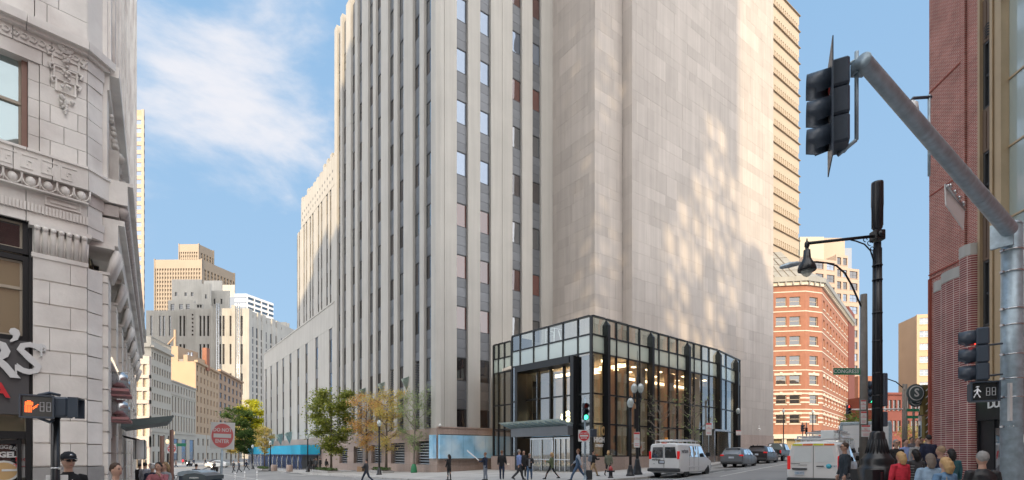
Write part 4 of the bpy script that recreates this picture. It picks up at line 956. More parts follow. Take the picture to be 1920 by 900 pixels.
# ---------------------------------------------------------------- near right: red brick building
def brickmat(name, c1, c2, mortar, bw=.215, bh=.072, mw=.010, axis='y', off=.5, bump=.5):
    m = bpy.data.materials.new(name); m.use_nodes = True; t = m.node_tree; b = t.nodes['Principled BSDF']; b.inputs['Roughness'].default_value = .85
    tcn = t.nodes.new('ShaderNodeTexCoord'); sp = t.nodes.new('ShaderNodeSeparateXYZ'); t.links.new(tcn.outputs['Object'], sp.inputs[0]); cb = t.nodes.new('ShaderNodeCombineXYZ')
    if axis == 'y': t.links.new(sp.outputs['Y'], cb.inputs[0])
    elif axis == 'x': t.links.new(sp.outputs['X'], cb.inputs[0])
    else:
        ad = t.nodes.new('ShaderNodeMath'); ad.operation = 'ADD'; t.links.new(sp.outputs['X'], ad.inputs[0]); t.links.new(sp.outputs['Y'], ad.inputs[1]); t.links.new(ad.outputs[0], cb.inputs[0])
    t.links.new(sp.outputs['Z'], cb.inputs[1])
    br = t.nodes.new('ShaderNodeTexBrick'); br.inputs['Scale'].default_value = 1; br.inputs['Brick Width'].default_value = bw; br.inputs['Row Height'].default_value = bh; br.inputs['Mortar Size'].default_value = mw; br.offset = off
    br.inputs['Color1'].default_value = (*c1, 1); br.inputs['Color2'].default_value = (*c2, 1); br.inputs['Mortar'].default_value = (*mortar, 1); br.inputs['Mortar Smooth'].default_value = .3
    t.links.new(cb.outputs[0], br.inputs[0])
    n = t.nodes.new('ShaderNodeTexNoise'); n.inputs['Scale'].default_value = 1.3; n.inputs['Detail'].default_value = 7; t.links.new(tcn.outputs['Object'], n.inputs[0])
    mr = t.nodes.new('ShaderNodeMapRange'); mr.inputs['From Min'].default_value = .3; mr.inputs['From Max'].default_value = .7; mr.inputs['To Min'].default_value = .82; mr.inputs['To Max'].default_value = 1.15; t.links.new(n.outputs['Fac'], mr.inputs[0])
    vm = t.nodes.new('ShaderNodeVectorMath'); vm.operation = 'SCALE'; t.links.new(br.outputs['Color'], vm.inputs[0]); t.links.new(mr.outputs[0], vm.inputs['Scale']); t.links.new(vm.outputs[0], b.inputs['Base Color'])
    bn = t.nodes.new('ShaderNodeBump'); bn.invert = True; bn.inputs['Strength'].default_value = bump; bn.inputs['Distance'].default_value = .01; t.links.new(br.outputs['Fac'], bn.inputs['Height']); t.links.new(bn.outputs[0], b.inputs['Normal'])
    return m
M['brick'] = brickmat('red_brick', (.45, .155, .12), (.34, .10, .08), (.58, .46, .40))
M['brick2'] = brickmat('purple_brick_pale_joints', (.30, .085, .08), (.23, .06, .062), (.62, .50, .44), .40, .085, .014, off=0)
M['bronze'] = mat('bronze_panel', (.50, .38, .245), .4, .35, var=.1, vscale=1.2, streak=.12)
M['bronze_d'] = mat('brown_metal_panel', (.19, .13, .095), .5, .3, streak=.1)
M['teal'] = glass('teal_glass', (.34, .43, .42), .22, .06, wob=.1, wscale=.4)
FBk = Fr(17.6, 21.6, -.1, -.995)
rb = thing('red_brick_building', 'red brick building with bronze window bay at the right edge', 'building', (17.6, 21.6, 0))
def rbp(n_, m, mt='brick'): return m.build(n_, M[mt], rb)
bt = FBk.tu
HB = 22.5
m = MB(); m.fb(FBk, 0, bt(1810), -3, 0, -1, HB); rbp('brick_wall', m)
m = MB(); m.fb(FBk, bt(1810), bt(1815), -3, -.06, -1, HB); rbp('brick_recess', m)
m = MB(); m.fb(FBk, bt(1815), bt(1836), -3, -.02, -1, HB); rbp('brick_wall', m)
m = MB(); m.fb(FBk, bt(1803), bt(1810), -.5, .04, 9.0, HB); rbp('quoin_strip', m)
# corbelled bands that run up and over
for (ua, ub, va, dz) in ((1743, 1803, 165, .5), (1743, 1810, 292, .0), (1745, 1809, 505, .0)):
    pass
for z, d in ((FBk.zv(1775, 500), .05), (FBk.zv(1775, 508), .03), (FBk.zv(1775, 142)+.0, .03), (FBk.zv(1775, 345), .02)):
    m = MB(); m.fb(FBk, .02, bt(1810)-.01, 0, d, z-.05, z); rbp('string_course', m, 'redbrick')
# stepped lower pilasters with stone caps
for k, (ua, ub, vc, d) in enumerate(((1754, 1770.5, 546, .10), (1770.5, 1809, 526, .18), (1809, 1835, 482, .28))):
    a, b = bt(ua), bt(ub); zc = FBk.zv((ua+ub)/2, vc); m = MB(); mid = (a+b)/2
    pts_ = [(a, 0.001), (a, d*.6), (a+(b-a)*.15, d*.95), (a+(b-a)*.4, d*1.1), (a+(b-a)*.7, d*1.1), (b-(b-a)*.05, d*.85), (b, d*.4), (b, .001)]
    for z0, z1, mt_, gr in ((-1, zc, 0, 0), (zc, zc+.42, 1, .02)):
        vs = [FBk.p(t, dd+(gr if dd > .01 else 0), z) for z in (z0, z1) for t, dd in pts_]; n = len(pts_)
        m.add(vs, [(i+n, i, (i+1) % n, (i+1) % n+n)[::-1] for i in range(n)] + [tuple(range(n)), tuple(range(n, 2*n))[::-1]], mt_)
    m.build('pilaster', [M['brick2'], M['lime']], rb)
m = MB(); m.fb(FBk, bt(1744.5), bt(1747), -.1, .1, -.5, 9.0); m.build('downpipe', M['redbrick'], rb)
# bronze bay
bA, bB = bt(1836), bt(1887)
for ua, ub, d in ((1836, 1840, .06), (1861, 1866, .10), (1867, 1875, .05), (1876, 1886, .16)): m = MB(); m.fb(FBk, bt(ua), bt(ub), -.3, d, 4.2, HB); rbp('bronze_mullion', m, 'bronze')
wt0, wt1 = bt(1840)+.004, bt(1861)-.004
wins = [(75, 200), (282, 403), (487, 610)]
for i in range(-2, 4):
    if 0 <= i < 3: z1_, z0_ = FBk.zv(1850, wins[i][0]), FBk.zv(1850, wins[i][1])
    elif i < 0: z1_, z0_ = FBk.zv(1850, 75)-i*4.15, FBk.zv(1850, 200)-i*4.15
    else: continue
    m = MB(); m.fb(FBk, wt0, wt1, -.3, -.06, z0_, z0_+.08); m.fb(FBk, wt0, wt1, -.3, -.06, z1_-.08, z1_); m.fb(FBk, wt0, wt0+.09, -.3, -.06, z0_+.08, z1_-.08); m.fb(FBk, wt1-.05, wt1, -.3, -.06, z0_+.08, z1_-.08); m.fb(FBk, wt0+.09, wt1-.05, -.3, -.1, (z0_+z1_)/2-.04, (z0_+z1_)/2+.04)
    m.fb(FBk, wt0+.2, wt0+.26, -.25, -.09, z0_+.08, z1_-.08)
    o = m.build('window', M['darkframe'], rb); m = MB(); m.fb(FBk, wt0+.09, wt1-.05, -.22, -.2, z0_+.08, z1_-.08); sub(o, m.mesh('pane', M['win_b' if i < 1 else 'win']), 'pane')
    m = MB(); zt_ = (FBk.zv(1850, wins[i-1][1]) if i > 0 else z1_+1.6) ; m.fb(FBk, wt0, wt1, -.3, -.04, z1_+.01, zt_-.01); 
    for q in (1, 2): tq = wt0+(wt1-wt0)*q/3; m.fb(FBk, tq-.015, tq+.015, -.05, -.01, z1_+.1, zt_-.12)
    m.build('bronze_spandrel', M['bronze_d'], rb)
m = MB(); m.fb(FBk, bt(1843), bt(1860), -.2, -.02, 4.25, FBk.zv(1850, 612)-.02); rbp('bronze_panel', m, 'bronze')
m = MB()
def chev(fr, t, d, z, w_, h, th=.04):
    for s_ in (-1, 1): m.add([fr.p(t, d, z), fr.p(t+s_*w_, d, z+h), fr.p(t+s_*w_, d, z+h+th), fr.p(t, d, z+th*1.6)] if s_ > 0 else [fr.p(t, d, z+th*1.6), fr.p(t+s_*w_, d, z+h+th), fr.p(t+s_*w_, d, z+h), fr.p(t, d, z)], [(0, 1, 2, 3)])
for k in range(8): chev(FBk, bt(1856), .112, FBk.zv(1856, 744)+k*.15, .13, -.08)
for k in range(5): chev(FBk, bt(1851), .001, FBk.zv(1851, 66)+k*.1, .15, -.08)
rbp('chevron_ornament', m, 'black')
for k in range(4):
    va = [640, 400, 264, 135, 0][k]; z0_ = FBk.zv(1903, [737, 400, 264, 135][k]); z1_ = FBk.zv(1903, [400, 264, 135, -20][k])
    m = MB(); m.fb(FBk, bt(1886)+.01, bt(1886)+3.2, -.2, -.1, z0_+.03, z1_-.03); rbp('curtain_glass', m, 'teal')
    m = MB(); m.fb(FBk, bt(1886), bt(1886)+3.2, -.25, -.06, z0_-.03, z0_+.03); rbp('bronze_transom', m, 'bronze')
m = MB(); m.fb(FBk, bt(1886), bt(1886)+40, -.6, -.3, -1, HB); rbp('inner_wall', m, 'darkframe')
m = MB(); m.fb(FBk, bt(1886)+3.2, bt(1886)+40, -2, 0, -1, HB); rbp('brick_wall', m)
# black shopfront
m = MB(); m.fb(FBk, bt(1836), bt(1836)+4, -.3, .12, 2.9, 4.2); rbp('shop_fascia', m, 'blackpaint')
m = MB(); m.fb(FBk, bt(1836), bt(1836)+4, -.3, .02, -1, 2.9); 
for k in range(5): m.fb(FBk, bt(1836)+k*.7, bt(1836)+k*.7+.06, .02, .08, -1, 2.9)
rbp('shop_front', m, 'blackpaint')
m = MB(); m.fb(FBk, bt(1869), bt(1880), .02, .05, .3, 2.6); rbp('shop_pane', m, 'win')
for s_, u in (('D', 1866), ('U', 1877), ('N', 1889), ('K', 1901), ('I', 1910), ('N', 1919)): text(s_, 'lettering', .42, M['signwhite'], rb, TM(FBk, bt(u), .14, 3.05+.4), ext=.01, bold=.01)
# street front round the corner (mirrored in the pavilion glass) : brick piers and tall windows
M['salmon'] = mat('salmon_brick', (.50, .20, .13), .85, var=.1)
FX = Fr(17.6+.75*60, 21.6+.663*60, -.75, -.663)
m = MB(); m.fb(FX, 0, 60.2, -12, -.5, -1, HB); rbp('brick_wall', m, 'far_stone')
for k in range(12):
    m = MB(); m.fb(FX, k*5, k*5+1.6, -.5, 0, -1, HB); m.fb(FX, k*5+3.1, k*5+3.5, -.5, 0, -1, HB); m.build('brick_pier', M['salmon'] if k % 3 else M['far_stone'], rb)
    for z in (4.3, 8.4, 12.5, 16.6, 20.7): m = MB(); m.fb(FX, k*5+1.6, k*5+5, -.5, -.1, z, z+1.3); m.build('stone_spandrel', M['lime'], rb)
    m = MB(); m.fb(FX, k*5+1.61, k*5+4.99, -.5, -.4, -1, HB); m.build('window', M['win_b'], rb)
# projecting round sign and blade sign at the far corner
bs = thing('blade_sign', 'olive gold blade sign with pale chevrons on the brick corner', 'sign', (17.2, 22.2, 4))
Fv = Fr(X(1727, 22.5), 22.5, 1, 0); zt_ = Z(722, 22.5); zb_ = Z(822, 22.5)
m = MB(); m.box(X(1727.5, 22.5), X(1748, 22.5), 22.4, 22.6, Z(778, 22.5), zt_); m.box(X(1731, 22.5), X(1747, 22.5), 22.42, 22.58, zb_, Z(779, 22.5)); m.build('blade', M['olive'] if 'olive' in M else mat('olive_gold', (.22, .16, .05), .45, .2), bs)
m = MB(); 
for k in range(7): chev(Fr(X(1738, 22.5), 22.39, 1, 0), 0, 0, Z(730+k*13, 22.5), .14, -.1, .05)
m.build('chevron', M['white'], bs)
rs_ = thing('round_hanging_sign', 'two overlapping round teal grey signs with pale letters beside the blade sign', 'sign', (16.9, 22.4, 5))
for cu, cv, r_, L_ in ((1718, 737, .40, 'S'), (1721, 748, .34, 'C')):
    m = MB(); q = (X(cu, 22.4), 22.4, Z(cv, 22.4)); n = 20
    yy = 22.4 if L_ == 'S' else 22.5
    for rr2, y_, mi in ((r_, 0, 0), (r_*.82, -.012, 1), (r_*.72, -.02, 0)):
        m.tube([(q[0], yy+.05, q[2]), (q[0], yy+y_, q[2])], rr2, 20, mi, smooth=False)
    m.build('disc', [M['awning'], M['signwhite']], rs_)
    text(L_, 'lettering', .5, M['signwhite'], rs_, Fr(q[0], yy-.03, 1, 0).M(0, 0, q[2]) @ Matrix.Rotation(R(90), 4, 'X'), ext=.005, bold=.01)
# ---------------------------------------------------------------- distant buildings
def facade(parent, fr, t0, t1, z0, z1, cols, rows, ww, wh, mt, gm='win_d', pane_frac=None, d=.25, wallname='wall', sill=True, zfirst=None, pitch=None, fm=None, panes=1, stuffwin=False):
    """wall built of piers and spandrels round real window openings"""
    L = t1-t0; cw = L/cols; pitch = pitch or (z1-z0)/rows; m = MB(); ww = min(ww, cw-.2)
    zf = z0 if zfirst is None else zfirst
    for c in range(cols+1):
        a = t0 if c == 0 else t0+cw*(c-.5)+ww/2; b = t1 if c == cols else t0+cw*(c+.5)-ww/2
        m.fb(fr, a, b, -.5, 0, z0, z1)
    for c in range(cols):
        a = t0+cw*(c+.5)-ww/2; b = a+ww; z = z0
        for r in range(rows):
            zb = zf+pitch*r+(pitch-wh)*.45
            if zb+wh > z1: break
            m.fb(fr, a, b, -.5, 0, z, zb)
            if sill: m.fb(fr, a-.1, b+.1, 0, .09, zb-.16, zb)
            z = zb+wh
            window(fr, a, -d, zb, ww, wh, gm if isinstance(gm, str) else random.choice(gm), parent, .09, panes, fm=fm, one=True)
        m.fb(fr, a, b, -.5, 0, z, z1)
    return m.build(wallname, M[mt], parent)
def block(parent, name, fr, t0, t1, d0, d1, z0, z1, mt): m = MB(); m.fb(fr, t0, t1, d0, d1, z0, z1); return m.build(name, M[mt], parent)
M['cream'] = mat('cream_limestone', (.47, .43, .37), .8, var=.06, vscale=.15)
M['greyst'] = mat('grey_stone', (.44, .45, .46), .8, var=.08, vscale=.1, streak=.08)
M['buff'] = mat('buff_brick', (.40, .30, .21), .85, var=.06, vscale=.2)
M['tan'] = mat('tan_brick', (.46, .33, .22), .85, var=.06, vscale=.2)
M['bronzet'] = mat('bronze_aluminium', (.27, .22, .17), .5, .2, var=.05, vscale=.1)
M['bronzeg'] = mat('bronze_spandrel', (.22, .20, .18), .45, .3)
M['postwhite'] = mat('pale_limestone', (.40, .39, .365), .8, var=.12, vscale=.12, streak=.16)
M['pbrick'] = mat('orange_brick', (.29, .13, .085), .85, bump=.2, bscale=6, var=.12, vscale=1.2, streak=.05)
M['pink'] = mat('pink_granite', (.39, .30, .24), .7, var=.05, vscale=.2)
M['dbrick'] = mat('dark_shaded_brick', (.16, .05, .04), .85, var=.12, vscale=.8)
M['copper'] = mat('lead_grey_roof', (.27, .27, .255), .6, .2, var=.12, vscale=.5, streak=.1)
kx = FP/1232.0
# left row: corner points worked out once, street dir (-.206,.978)
def row(x0, y0, L): return Fr(x0, y0, -.260, .966)
rowdir = (-260, 960)
def rowpt(u0, Y0): return X(u0, Y0), Y0
def rowlen(u0, Y0, u1):
    x0, y0 = rowpt(u0, Y0); l = math.hypot(*rowdir); dx, dy = -260/l, 960/l; k = (u1-960)/FP; t = (k*y0-x0)/(dx-k*dy); return t, x0+dx*t, y0+dy*t
Y1 = 150.0
segs = []
Yc = Y1
for ua, ub in ((283, 321), (321, 367), (367, 410), (410, 454)):
    t, x1, y1 = rowlen(ua, Yc, ub); segs.append((Fr(X(ua, Yc), Yc, -260, 960), t)); Yc = y1
# L1 white classical block
b = thing('classical_office_block', 'pale classical office block with a roof balustrade at the near end of the left row', 'building', (segs[0][0].ox, Y1, -1))
fr, L = segs[0]; H1 = 1.7+222/960*Y1
facade(b, fr, 0, L, 8.5, H1-3.6, 8, 6, 1.15, 2.1, 'cream')
block(b, 'belt_course', fr, -.1, L, -.4, .25, 8.1, 8.5, 'cream'); facade(b, fr, 0, L, -2, 8.1, 4, 2, 1.6, 3.6, 'cream')
block(b, 'cornice', fr, -.4, L, -.4, .9, H1-3.6, H1-3.0, 'cream'); block(b, 'attic', fr, 0, L, -.4, .0, H1-3.0, H1-1.5, 'cream')
m = MB(); t = 0
while t < L: m.fb(fr, t, t+.35, -.3, .05, H1-1.5, H1-.5); t += .9
m.fb(fr, -.1, L, -.35, .12, H1-.5, H1-.25); m.build('balustrade', M['cream'], b)
ff = Fr(fr.ox-16, fr.oy-.4, 16, .4); facade(b, ff, 0, 16, -2, H1-3.6, 7, 9, 1.2, 2.2, 'cream', d=.2); block(b, 'cornice', ff, -.2, 16.2, -.4, .8, H1-3.58, H1-3.0, 'cream'); block(b, 'attic', ff, 0, 16, -.4, .05, H1-3, H1-.4, 'cream')
m = MB(); q = Fr(fr.ox-16, fr.oy, 1, 0); block(b, 'roof_tank', ff, 9, 12, -4, -2, H1-1, H1+2.5, 'bronzeg')
block(b, 'core_wall', fr, 0, L, -15, -.51, -2, H1-3, 'cream')
# lower bay-window building in front (x 255-285)
b = thing('glazed_bay_building', 'narrow stone building of wide glazed bays next to the terracotta corner', 'building', (X(262, 95), 95, -1))
fw = Fr(X(240, 96), 96, 3.2, .0); wd = X(281, 96)-X(240, 96); fw = Fr(X(240, 96), 96, 1, 0)
z = -1
for k in range(5):
    z0 = [Z(v, 96) for v in (866, 800, 747, 728, 0)][0]
lev = [(868, 815), (800, 780), (780, 735), (730, 700), (697, 680)]
Zb = [Z(v, 96) for v in (880, 838, 818, 787, 780, 757, 750, 733, 726, 709, 703, 683)]
for k in range(0, 11, 2):
    z0, z1 = Zb[k], Zb[k+1]; z2 = Zb[k+2] if k+2 < len(Zb) else Z(668, 96)
    n = 3
    for i in range(n): window(fw, wd*(i)/n+.1, -.2, z0, wd/n-.2, z1-z0, 'win_l2' if k > 1 else 'win_d', b, .12, 1, fm=M['tanframe'], one=True)
    block(b, 'spandrel', fw, 0, wd, -.4, .15 if k % 4 else .3, z1, z2, 'terra_d')
for i in range(4): block(b, 'pier', fw, max(wd*i/3-.1, 0) if i < 3 else wd-.5, wd*i/3+.1 if i < 3 else wd+.0, -.4, .1, -2, Z(683, 96)-.01, 'terra_d')
m = MB(); zt9 = Z(670, 96); q9 = [(X(240, 96), 96.45), (X(281, 96)-.05, 96.45), (X(281, 96)-10.5, 110), (X(240, 96)-9, 110)]; m.add([(a, c, z) for z in (-2, zt9) for a, c in q9], [(0, 1, 5, 4), (1, 2, 6, 5), (2, 3, 7, 6), (3, 0, 4, 7), (3, 2, 1, 0), (4, 5, 6, 7)]); m.build('core_wall', M['terra_d'], b)
# L2
b = thing('low_office_block', 'lower beige office block with tall paired windows in the left row', 'building', (segs[1][0].ox, segs[1][0].oy, -1))
fr, L = segs[1]; H2 = 1.7+138/960*fr.oy
facade(b, fr, 0, L, 8.6, H2-4.6, 9, 2, 1.2, 5.2, 'cream'); facade(b, fr, 0, L, H2-4.4, H2-.4, 9, 1, 1.2, 2.4, 'cream')
block(b, 'belt_course', fr, 0, L, -.4, .2, H2-4.6, H2-4.4, 'cream'); block(b, 'cornice', fr, 0, L, -.4, .4, H2-.4, H2, 'cream'); block(b, 'belt_course', fr, 0, L, -.4, .3, 8.1, 8.6, 'cream')
facade(b, fr, 0, L, -2, 8.1, 3, 1, 5.0, 7.2, 'cream', gm='win_b', panes=4); block(b, 'core_wall', fr, 0, L, -15, -.51, -2, H2-.6, 'cream')
# L3 with its golden end wall
b = thing('tan_office_block', 'tall tan office block with a sunlit stepped end wall and chimneys', 'building', (segs[2][0].ox, segs[2][0].oy, -1))
fr, L = segs[2]; H3 = 1.7+175/960*fr.oy
facade(b, fr, 0, L, 8.8, H3-.8, 7, 7, 1.5, 2.2, 'tan'); block(b, 'cornice', fr, -.3, L, -.4, .7, H3-.8, H3, 'tan'); facade(b, fr, 0, L, -2, 8.8, 5, 2, 2.0, 2.6, 'cream')
ee = Fr(fr.ox-30, fr.oy, 1, 0); facade(b, ee, 22.5, 29.95, 8, H3-.5, 1, 6, 2.2, 2.4, 'buff', gm='win_b')
def elb(u0, u1, v, nm='end_wall', mt='buff', yy=0): 
    m = MB(); Yq = fr.oy+yy; m.box(X(u0, Yq), X(u1, Yq), Yq, Yq+12, 0, Z(v, Yq)); m.build(nm, M[mt], b)
elb(344, 351.5, 665, yy=.3); elb(334, 343.8, 673, yy=.5, nm='flue', mt='bronzeg'); elb(320, 333.8, 649, yy=.2); 
m = MB(); Yq = fr.oy+3; m.box(X(379, Yq+8), X(387.5, Yq+8), Yq+8, Yq+10, H3-2, Z(652, Yq+8)); m.build('chimney', M['pbrick'], b)
m = MB(); m.box(X(325.5, Yq), X(329, Yq), Yq, Yq+.5, 20, Z(618, Yq)); m.tube([(X(313, Yq), Yq, Z(648, Yq)), (X(327, Yq), Yq, Z(632, Yq))], .3, 6); m.build('roof_mast', M['buff'], b)
m = MB()
for u in (338, 346, 350, 356): m.tube([(X(u, Yq), Yq+1, H3-4), (X(u, Yq), Yq+1, Z(663 if u < 348 else 660, Yq))], .35, 6)
m.build('vent_pipe', M['steel'], b)
block(b, 'core_wall', fr, 0, L, -14, -.51, -2, H3-1, 'tan')
# L4
b = thing('brown_office_block', 'long brown office block with square paired windows at the far end of the left row', 'building', (segs[3][0].ox, segs[3][0].oy, -1))
fr, L = segs[3]; H4 = 1.7+158/960*fr.oy
M['brownb'] = mat('brown_brick', (.38, .26, .18), .85, var=.07, vscale=.2)
facade(b, fr, 0, L, 8.8, H4-.8, 6, 7, 3.4, 2.4, 'brownb', panes=2); block(b, 'cornice', fr, -.0, L, -.4, .8, H4-.8, H4, 'brownb'); facade(b, fr, 0, L, -2, 8.8, 5, 2, 3.0, 2.6, 'cream', panes=2); block(b, 'core_wall', fr, 0, L, -14, -.51, -2, H4-1, 'brownb')
# art deco courthouse tower cluster
b = thing('stepped_courthouse_tower', 'stepped grey white art deco tower closing the left street, right part in sun', 'building', (X(400, 290), 290, -1))
fo = Fr(X(272, 290), 290, 1, 0)
def radial(m, x0, x1, y, dep, z0, z1):      # block whose sides follow the slanting side street
    k = (y+dep)/y; q9 = [(x0, y), (x1, y), (x1*k-dep*.03, y+dep), (x0*k, y+dep)]; m.add([(a, c, z) for z in (z0, z1) for a, c in q9], [(0, 1, 5, 4), (1, 2, 6, 5), (2, 3, 7, 6), (3, 0, 4, 7), (3, 2, 1, 0), (4, 5, 6, 7)])
def fu(u, Y): return X(u, Y)-fo.ox
def deco(u0, u1, vtop, Yq, strips, rows=((592, 630), (645, 683), (700, 740)), mt='postwhite', depth=30, z0=-2, parent=None, ww=1.3):
    f = Fr(X(u0, Yq), Yq, 1, 0); W_ = X(u1, Yq)-X(u0, Yq); H_ = Z(vtop, Yq); cur = 0; m = MB(); zl = min([Z(r[0], Yq) for r in rows] or [z0])
    for u in strips:
        a = X(u, Yq)-f.ox-ww/2; m.fb(f, cur, a, -.8, 0, z0, H_); cur = a+ww; z = z0
        for r in sorted(rows, key=lambda q: -q[1]):
            za, zb = Z(r[1], Yq), Z(r[0], Yq); m.fb(f, a, a+ww, -.8, 0, z, za); z = zb
            k = 3
            for i in range(k): window(f, a, -.55, za+(zb-za)*i/k, ww, (zb-za)/k, 'win_d', parent or b, .12, 1, one=True)
        m.fb(f, a, a+ww, -.8, 0, z, H_)
    m.fb(f, cur, W_, -.8, 0, z0, H_); radial(m, X(u0, Yq), X(u1, Yq), Yq+.81, depth, z0, H_-.5); m.build('wall', M[mt], parent or b)
deco(274, 333, 582, 300, [283.5, 300, 307, 318.5]); deco(333, 350, 580, 296, [338, 345]); deco(350, 366.5, 579, 295, [], ()); deco(366.5, 397, 579, 294, [375.5, 382.5, 390])
for z in range(6): m = MB(); q = Z(588+z*7.5, 294.5); m.box(X(358, 294), X(360.5, 294), 294.8, 294.98, q-1.0, q); m.build('slot_window', M['win_d'], b)
deco(397, 467, 578, 293, [412.5, 419, 432.5, 440, 453]); deco(395, 399, 574, 292.5, [], ()); deco(434, 441, 572, 292, [], ())
fr_ = Fr(X(467, 293), 293, 120, 960); 
m = MB(); m.fb(fr_, .1, 75, -20, -.8, -2, Z(580, 293)); 
t = 0
for k, tt_ in enumerate((3, 7, 11, 16, 21, 26, 32, 38, 44, 51, 58, 66)): m.fb(fr_, t, tt_, -.8, -.35*(k % 3 == 1), -2, Z(578, 293)-(k > 7)*7-(k % 3 == 1)*2.5); t = tt_+1.5
m.build('wall', M['postwhite'], b)
m = MB()
for k, tt_ in enumerate((3, 7, 11, 16, 21, 26, 32, 38, 44, 51, 58)): m = MB(); m.fb(fr_, tt_, tt_+1.5, -.8, -.5, 0, Z(600, 293)-3-(k > 7)*7); m.build('window_strip', M['win_d'], b); m = MB(); m.fb(fr_, tt_, tt_+1.5, -.8, -.3, Z(600, 293)-3-(k > 7)*7, Z(583, 293)-(k > 7)*7-3); [m.fb(fr_, tt_, tt_+1.5, -.5, -.42, z_, z_+1.2) for z_ in range(4, 72, 4)]; m.build('strip_spandrel', M['postwhite'], b)['kind'] = 'stuff'
deco(322, 377, 524, 325, [330, 348, 360], ((548, 555), (570, 578)), ww=1.6); deco(377, 395, 532, 322, [386], ((552, 560),)); deco(315, 365, 563, 312, [323, 339, 352], ((570, 582),), ww=2.4); deco(395, 430, 545, 330, [402, 415], ((560, 570),))
deco(382, 416, 526, 345, [], ()); deco(365, 380, 570, 305, [371, 376], ((571, 577),)) 
m = MB()
for u in (406.5, 445):       # scaffold hoist masts on the facade
    for du in (-2, 2): m.tube([(X(u+du, 290), 291, -1), (X(u+du, 290), 291, Z(568, 290))], .25, 5)
    v = 860
    while v > 572: m.tube([(X(u-2, 290), 291, Z(v, 290)), (X(u+2, 290), 291, Z(v-6, 290))], .15, 4); m.tube([(X(u+2, 290), 291, Z(v-6, 290)), (X(u-2, 290), 291, Z(v-12, 290))], .15, 4); v -= 12
m.build('hoist_mast', M['steel'], b)
# building with white horizontal bands behind it
b = thing('white_banded_block', 'white block of horizontal window bands behind the art deco tower', 'building', (X(475, 420), 420, -1))
f = Fr(X(440, 400), 400, 1, 0); m = MB(); W_ = X(463, 400)-X(440, 400)
for k in range(14): z = Z(551, 400)-k*3.9; m.fb(f, 0, W_, -.3, 0, z-2.0, z)
m.build('white_band', M['white'], b); m = MB(); radial(m, X(440, 400), X(463, 400), 400.5, 10, -2, Z(553, 400)); m.build('window_band', M['win'], b)
f = Fr(X(463, 400), 400, 330, 960); m = MB(); tt_ = f.tu(513)
for k in range(14): z = Z(551, 400)-k*3.9; m.fb(f, 0.02, tt_, -.3, 0, z-1.9, z)
m.build('white_band', M['white'], b); m = MB()
t = 0
while t < tt_: m.fb(f, t+.05, t+1.0, -.3, .02, 20, Z(553, 400)); t += 7
m.build('white_mullion', M['white'], b); m = MB(); m.fb(f, .05, tt_, -30, -.5, -2, Z(553, 400)); m.build('window_band', M['win'], b)
b = thing('white_stepped_block', 'small sunlit white block with few windows beyond the low wing', 'building', (X(520, 360), 360, -1))
deco(501, 537, 604, 360, [508, 515, 524, 531], ((633, 652),), parent=b); deco(526, 542, 606, 372, [], (), parent=b); deco(537, 546, 625, 364, [], (), parent=b); deco(416, 440, 534, 420, [], (), parent=b)
# bronze tower
b = thing('bronze_office_tower', 'golden bronze skyscraper with a smaller crown block on top', 'building', (X(340, 560), 560, 0))
def bronze(u0, u1, u2, v0, Yq, vc=None, par=b):
    f = Fr(X(u0, Yq), Yq, 1, -.02); W_ = f.tu(u1); H_ = Z(v0, Yq); g_ = Fr(X(u1, Yq), f.p(W_, 0, 0).y, 260, 960); W2 = g_.tu(u2)
    m = MB(); m.fb(f, 0, W_, -.6, 0, H_-9, H_+(u0 > 300)*0); m.fb(f, -.8, 0, -2, .4, 0, H_+.8); m.fb(f, W_-1.0, W_, -2, .4, 0, H_+.8); m.fb(g_, .5, W2, -.6, 0, H_-9, H_); m.fb(g_, W2, W2+1.5, -2, .4, 0, H_+.6)
    m.build('parapet', M['bronzet'], par)
    m = MB(); m.fb(f, .2, W_-.2, -30, -1.2, 0, H_-1); m.fb(g_, .5, W2, -20, -1.2, 0, H_-1); m.build('glass_wall', M['bronzeg'], par)
    m = MB(); n = int(W_/2.6)
    for i in range(n): m.fb(f, W_*(i+.5)/n-.55, W_*(i+.5)/n+.55, -1.2, 0, 0, H_-9)
    n2 = int(W2/4)
    for i in range(n2): m.fb(g_, W2*(i+.5)/n2-.7, W2*(i+.5)/n2+.7, -1.2, .3, 0, H_-9)
    m.build('fin', M['bronzet'], par)['kind'] = 'stuff'
    m = MB(); z = H_-13
    while z > 40: m.fb(f, .3, W_-.3, -1.2, -.35, z, z+1.9); m.fb(g_, .6, W2-.3, -1.2, -.4, z, z+1.9); z -= 4.2
    m.build('floor_band', M['bronzet'], par)['kind'] = 'stuff'
bronze(290.5, 379, 438.5, 487, 520); bronze(336, 373, 399.5, 458, 600)
# tan tower with blue windows at the far left
b = thing('tan_blue_window_tower', 'tan tower with blue windows showing past the terracotta building', 'building', (X(262, 240), 240, 0))
f = Fr(X(240, 240), 240, 1, 0); W_ = X(270, 240)-X(240, 240); H_ = Z(205, 240)
m = MB(); radial(m, f.ox-38, f.ox+W_, 240.41, 14, 0, H_); m.build('wall', M['buff'], b); m = MB()
for z0_ in range(48, int(H_)-3, 4): m = MB(); m.fb(f, W_-3.9, W_-1.3, -.4, -.2, z0_, z0_+2.1); m.build('window', M['win_b'], b)
m = MB()
for z0_ in range(46, int(H_)-1, 4): m.fb(f, 0, W_, -.4, 0, z0_, z0_+1.95)
m.fb(f, W_-1.25, W_, -.4, .02, 0, H_); m.fb(f, W_-4.6, W_-4.0, -.4, .02, 0, H_); m.fb(f, 0, W_, -.4, .1, 0, 46); m.build('spandrel_band', M['pink'], b)

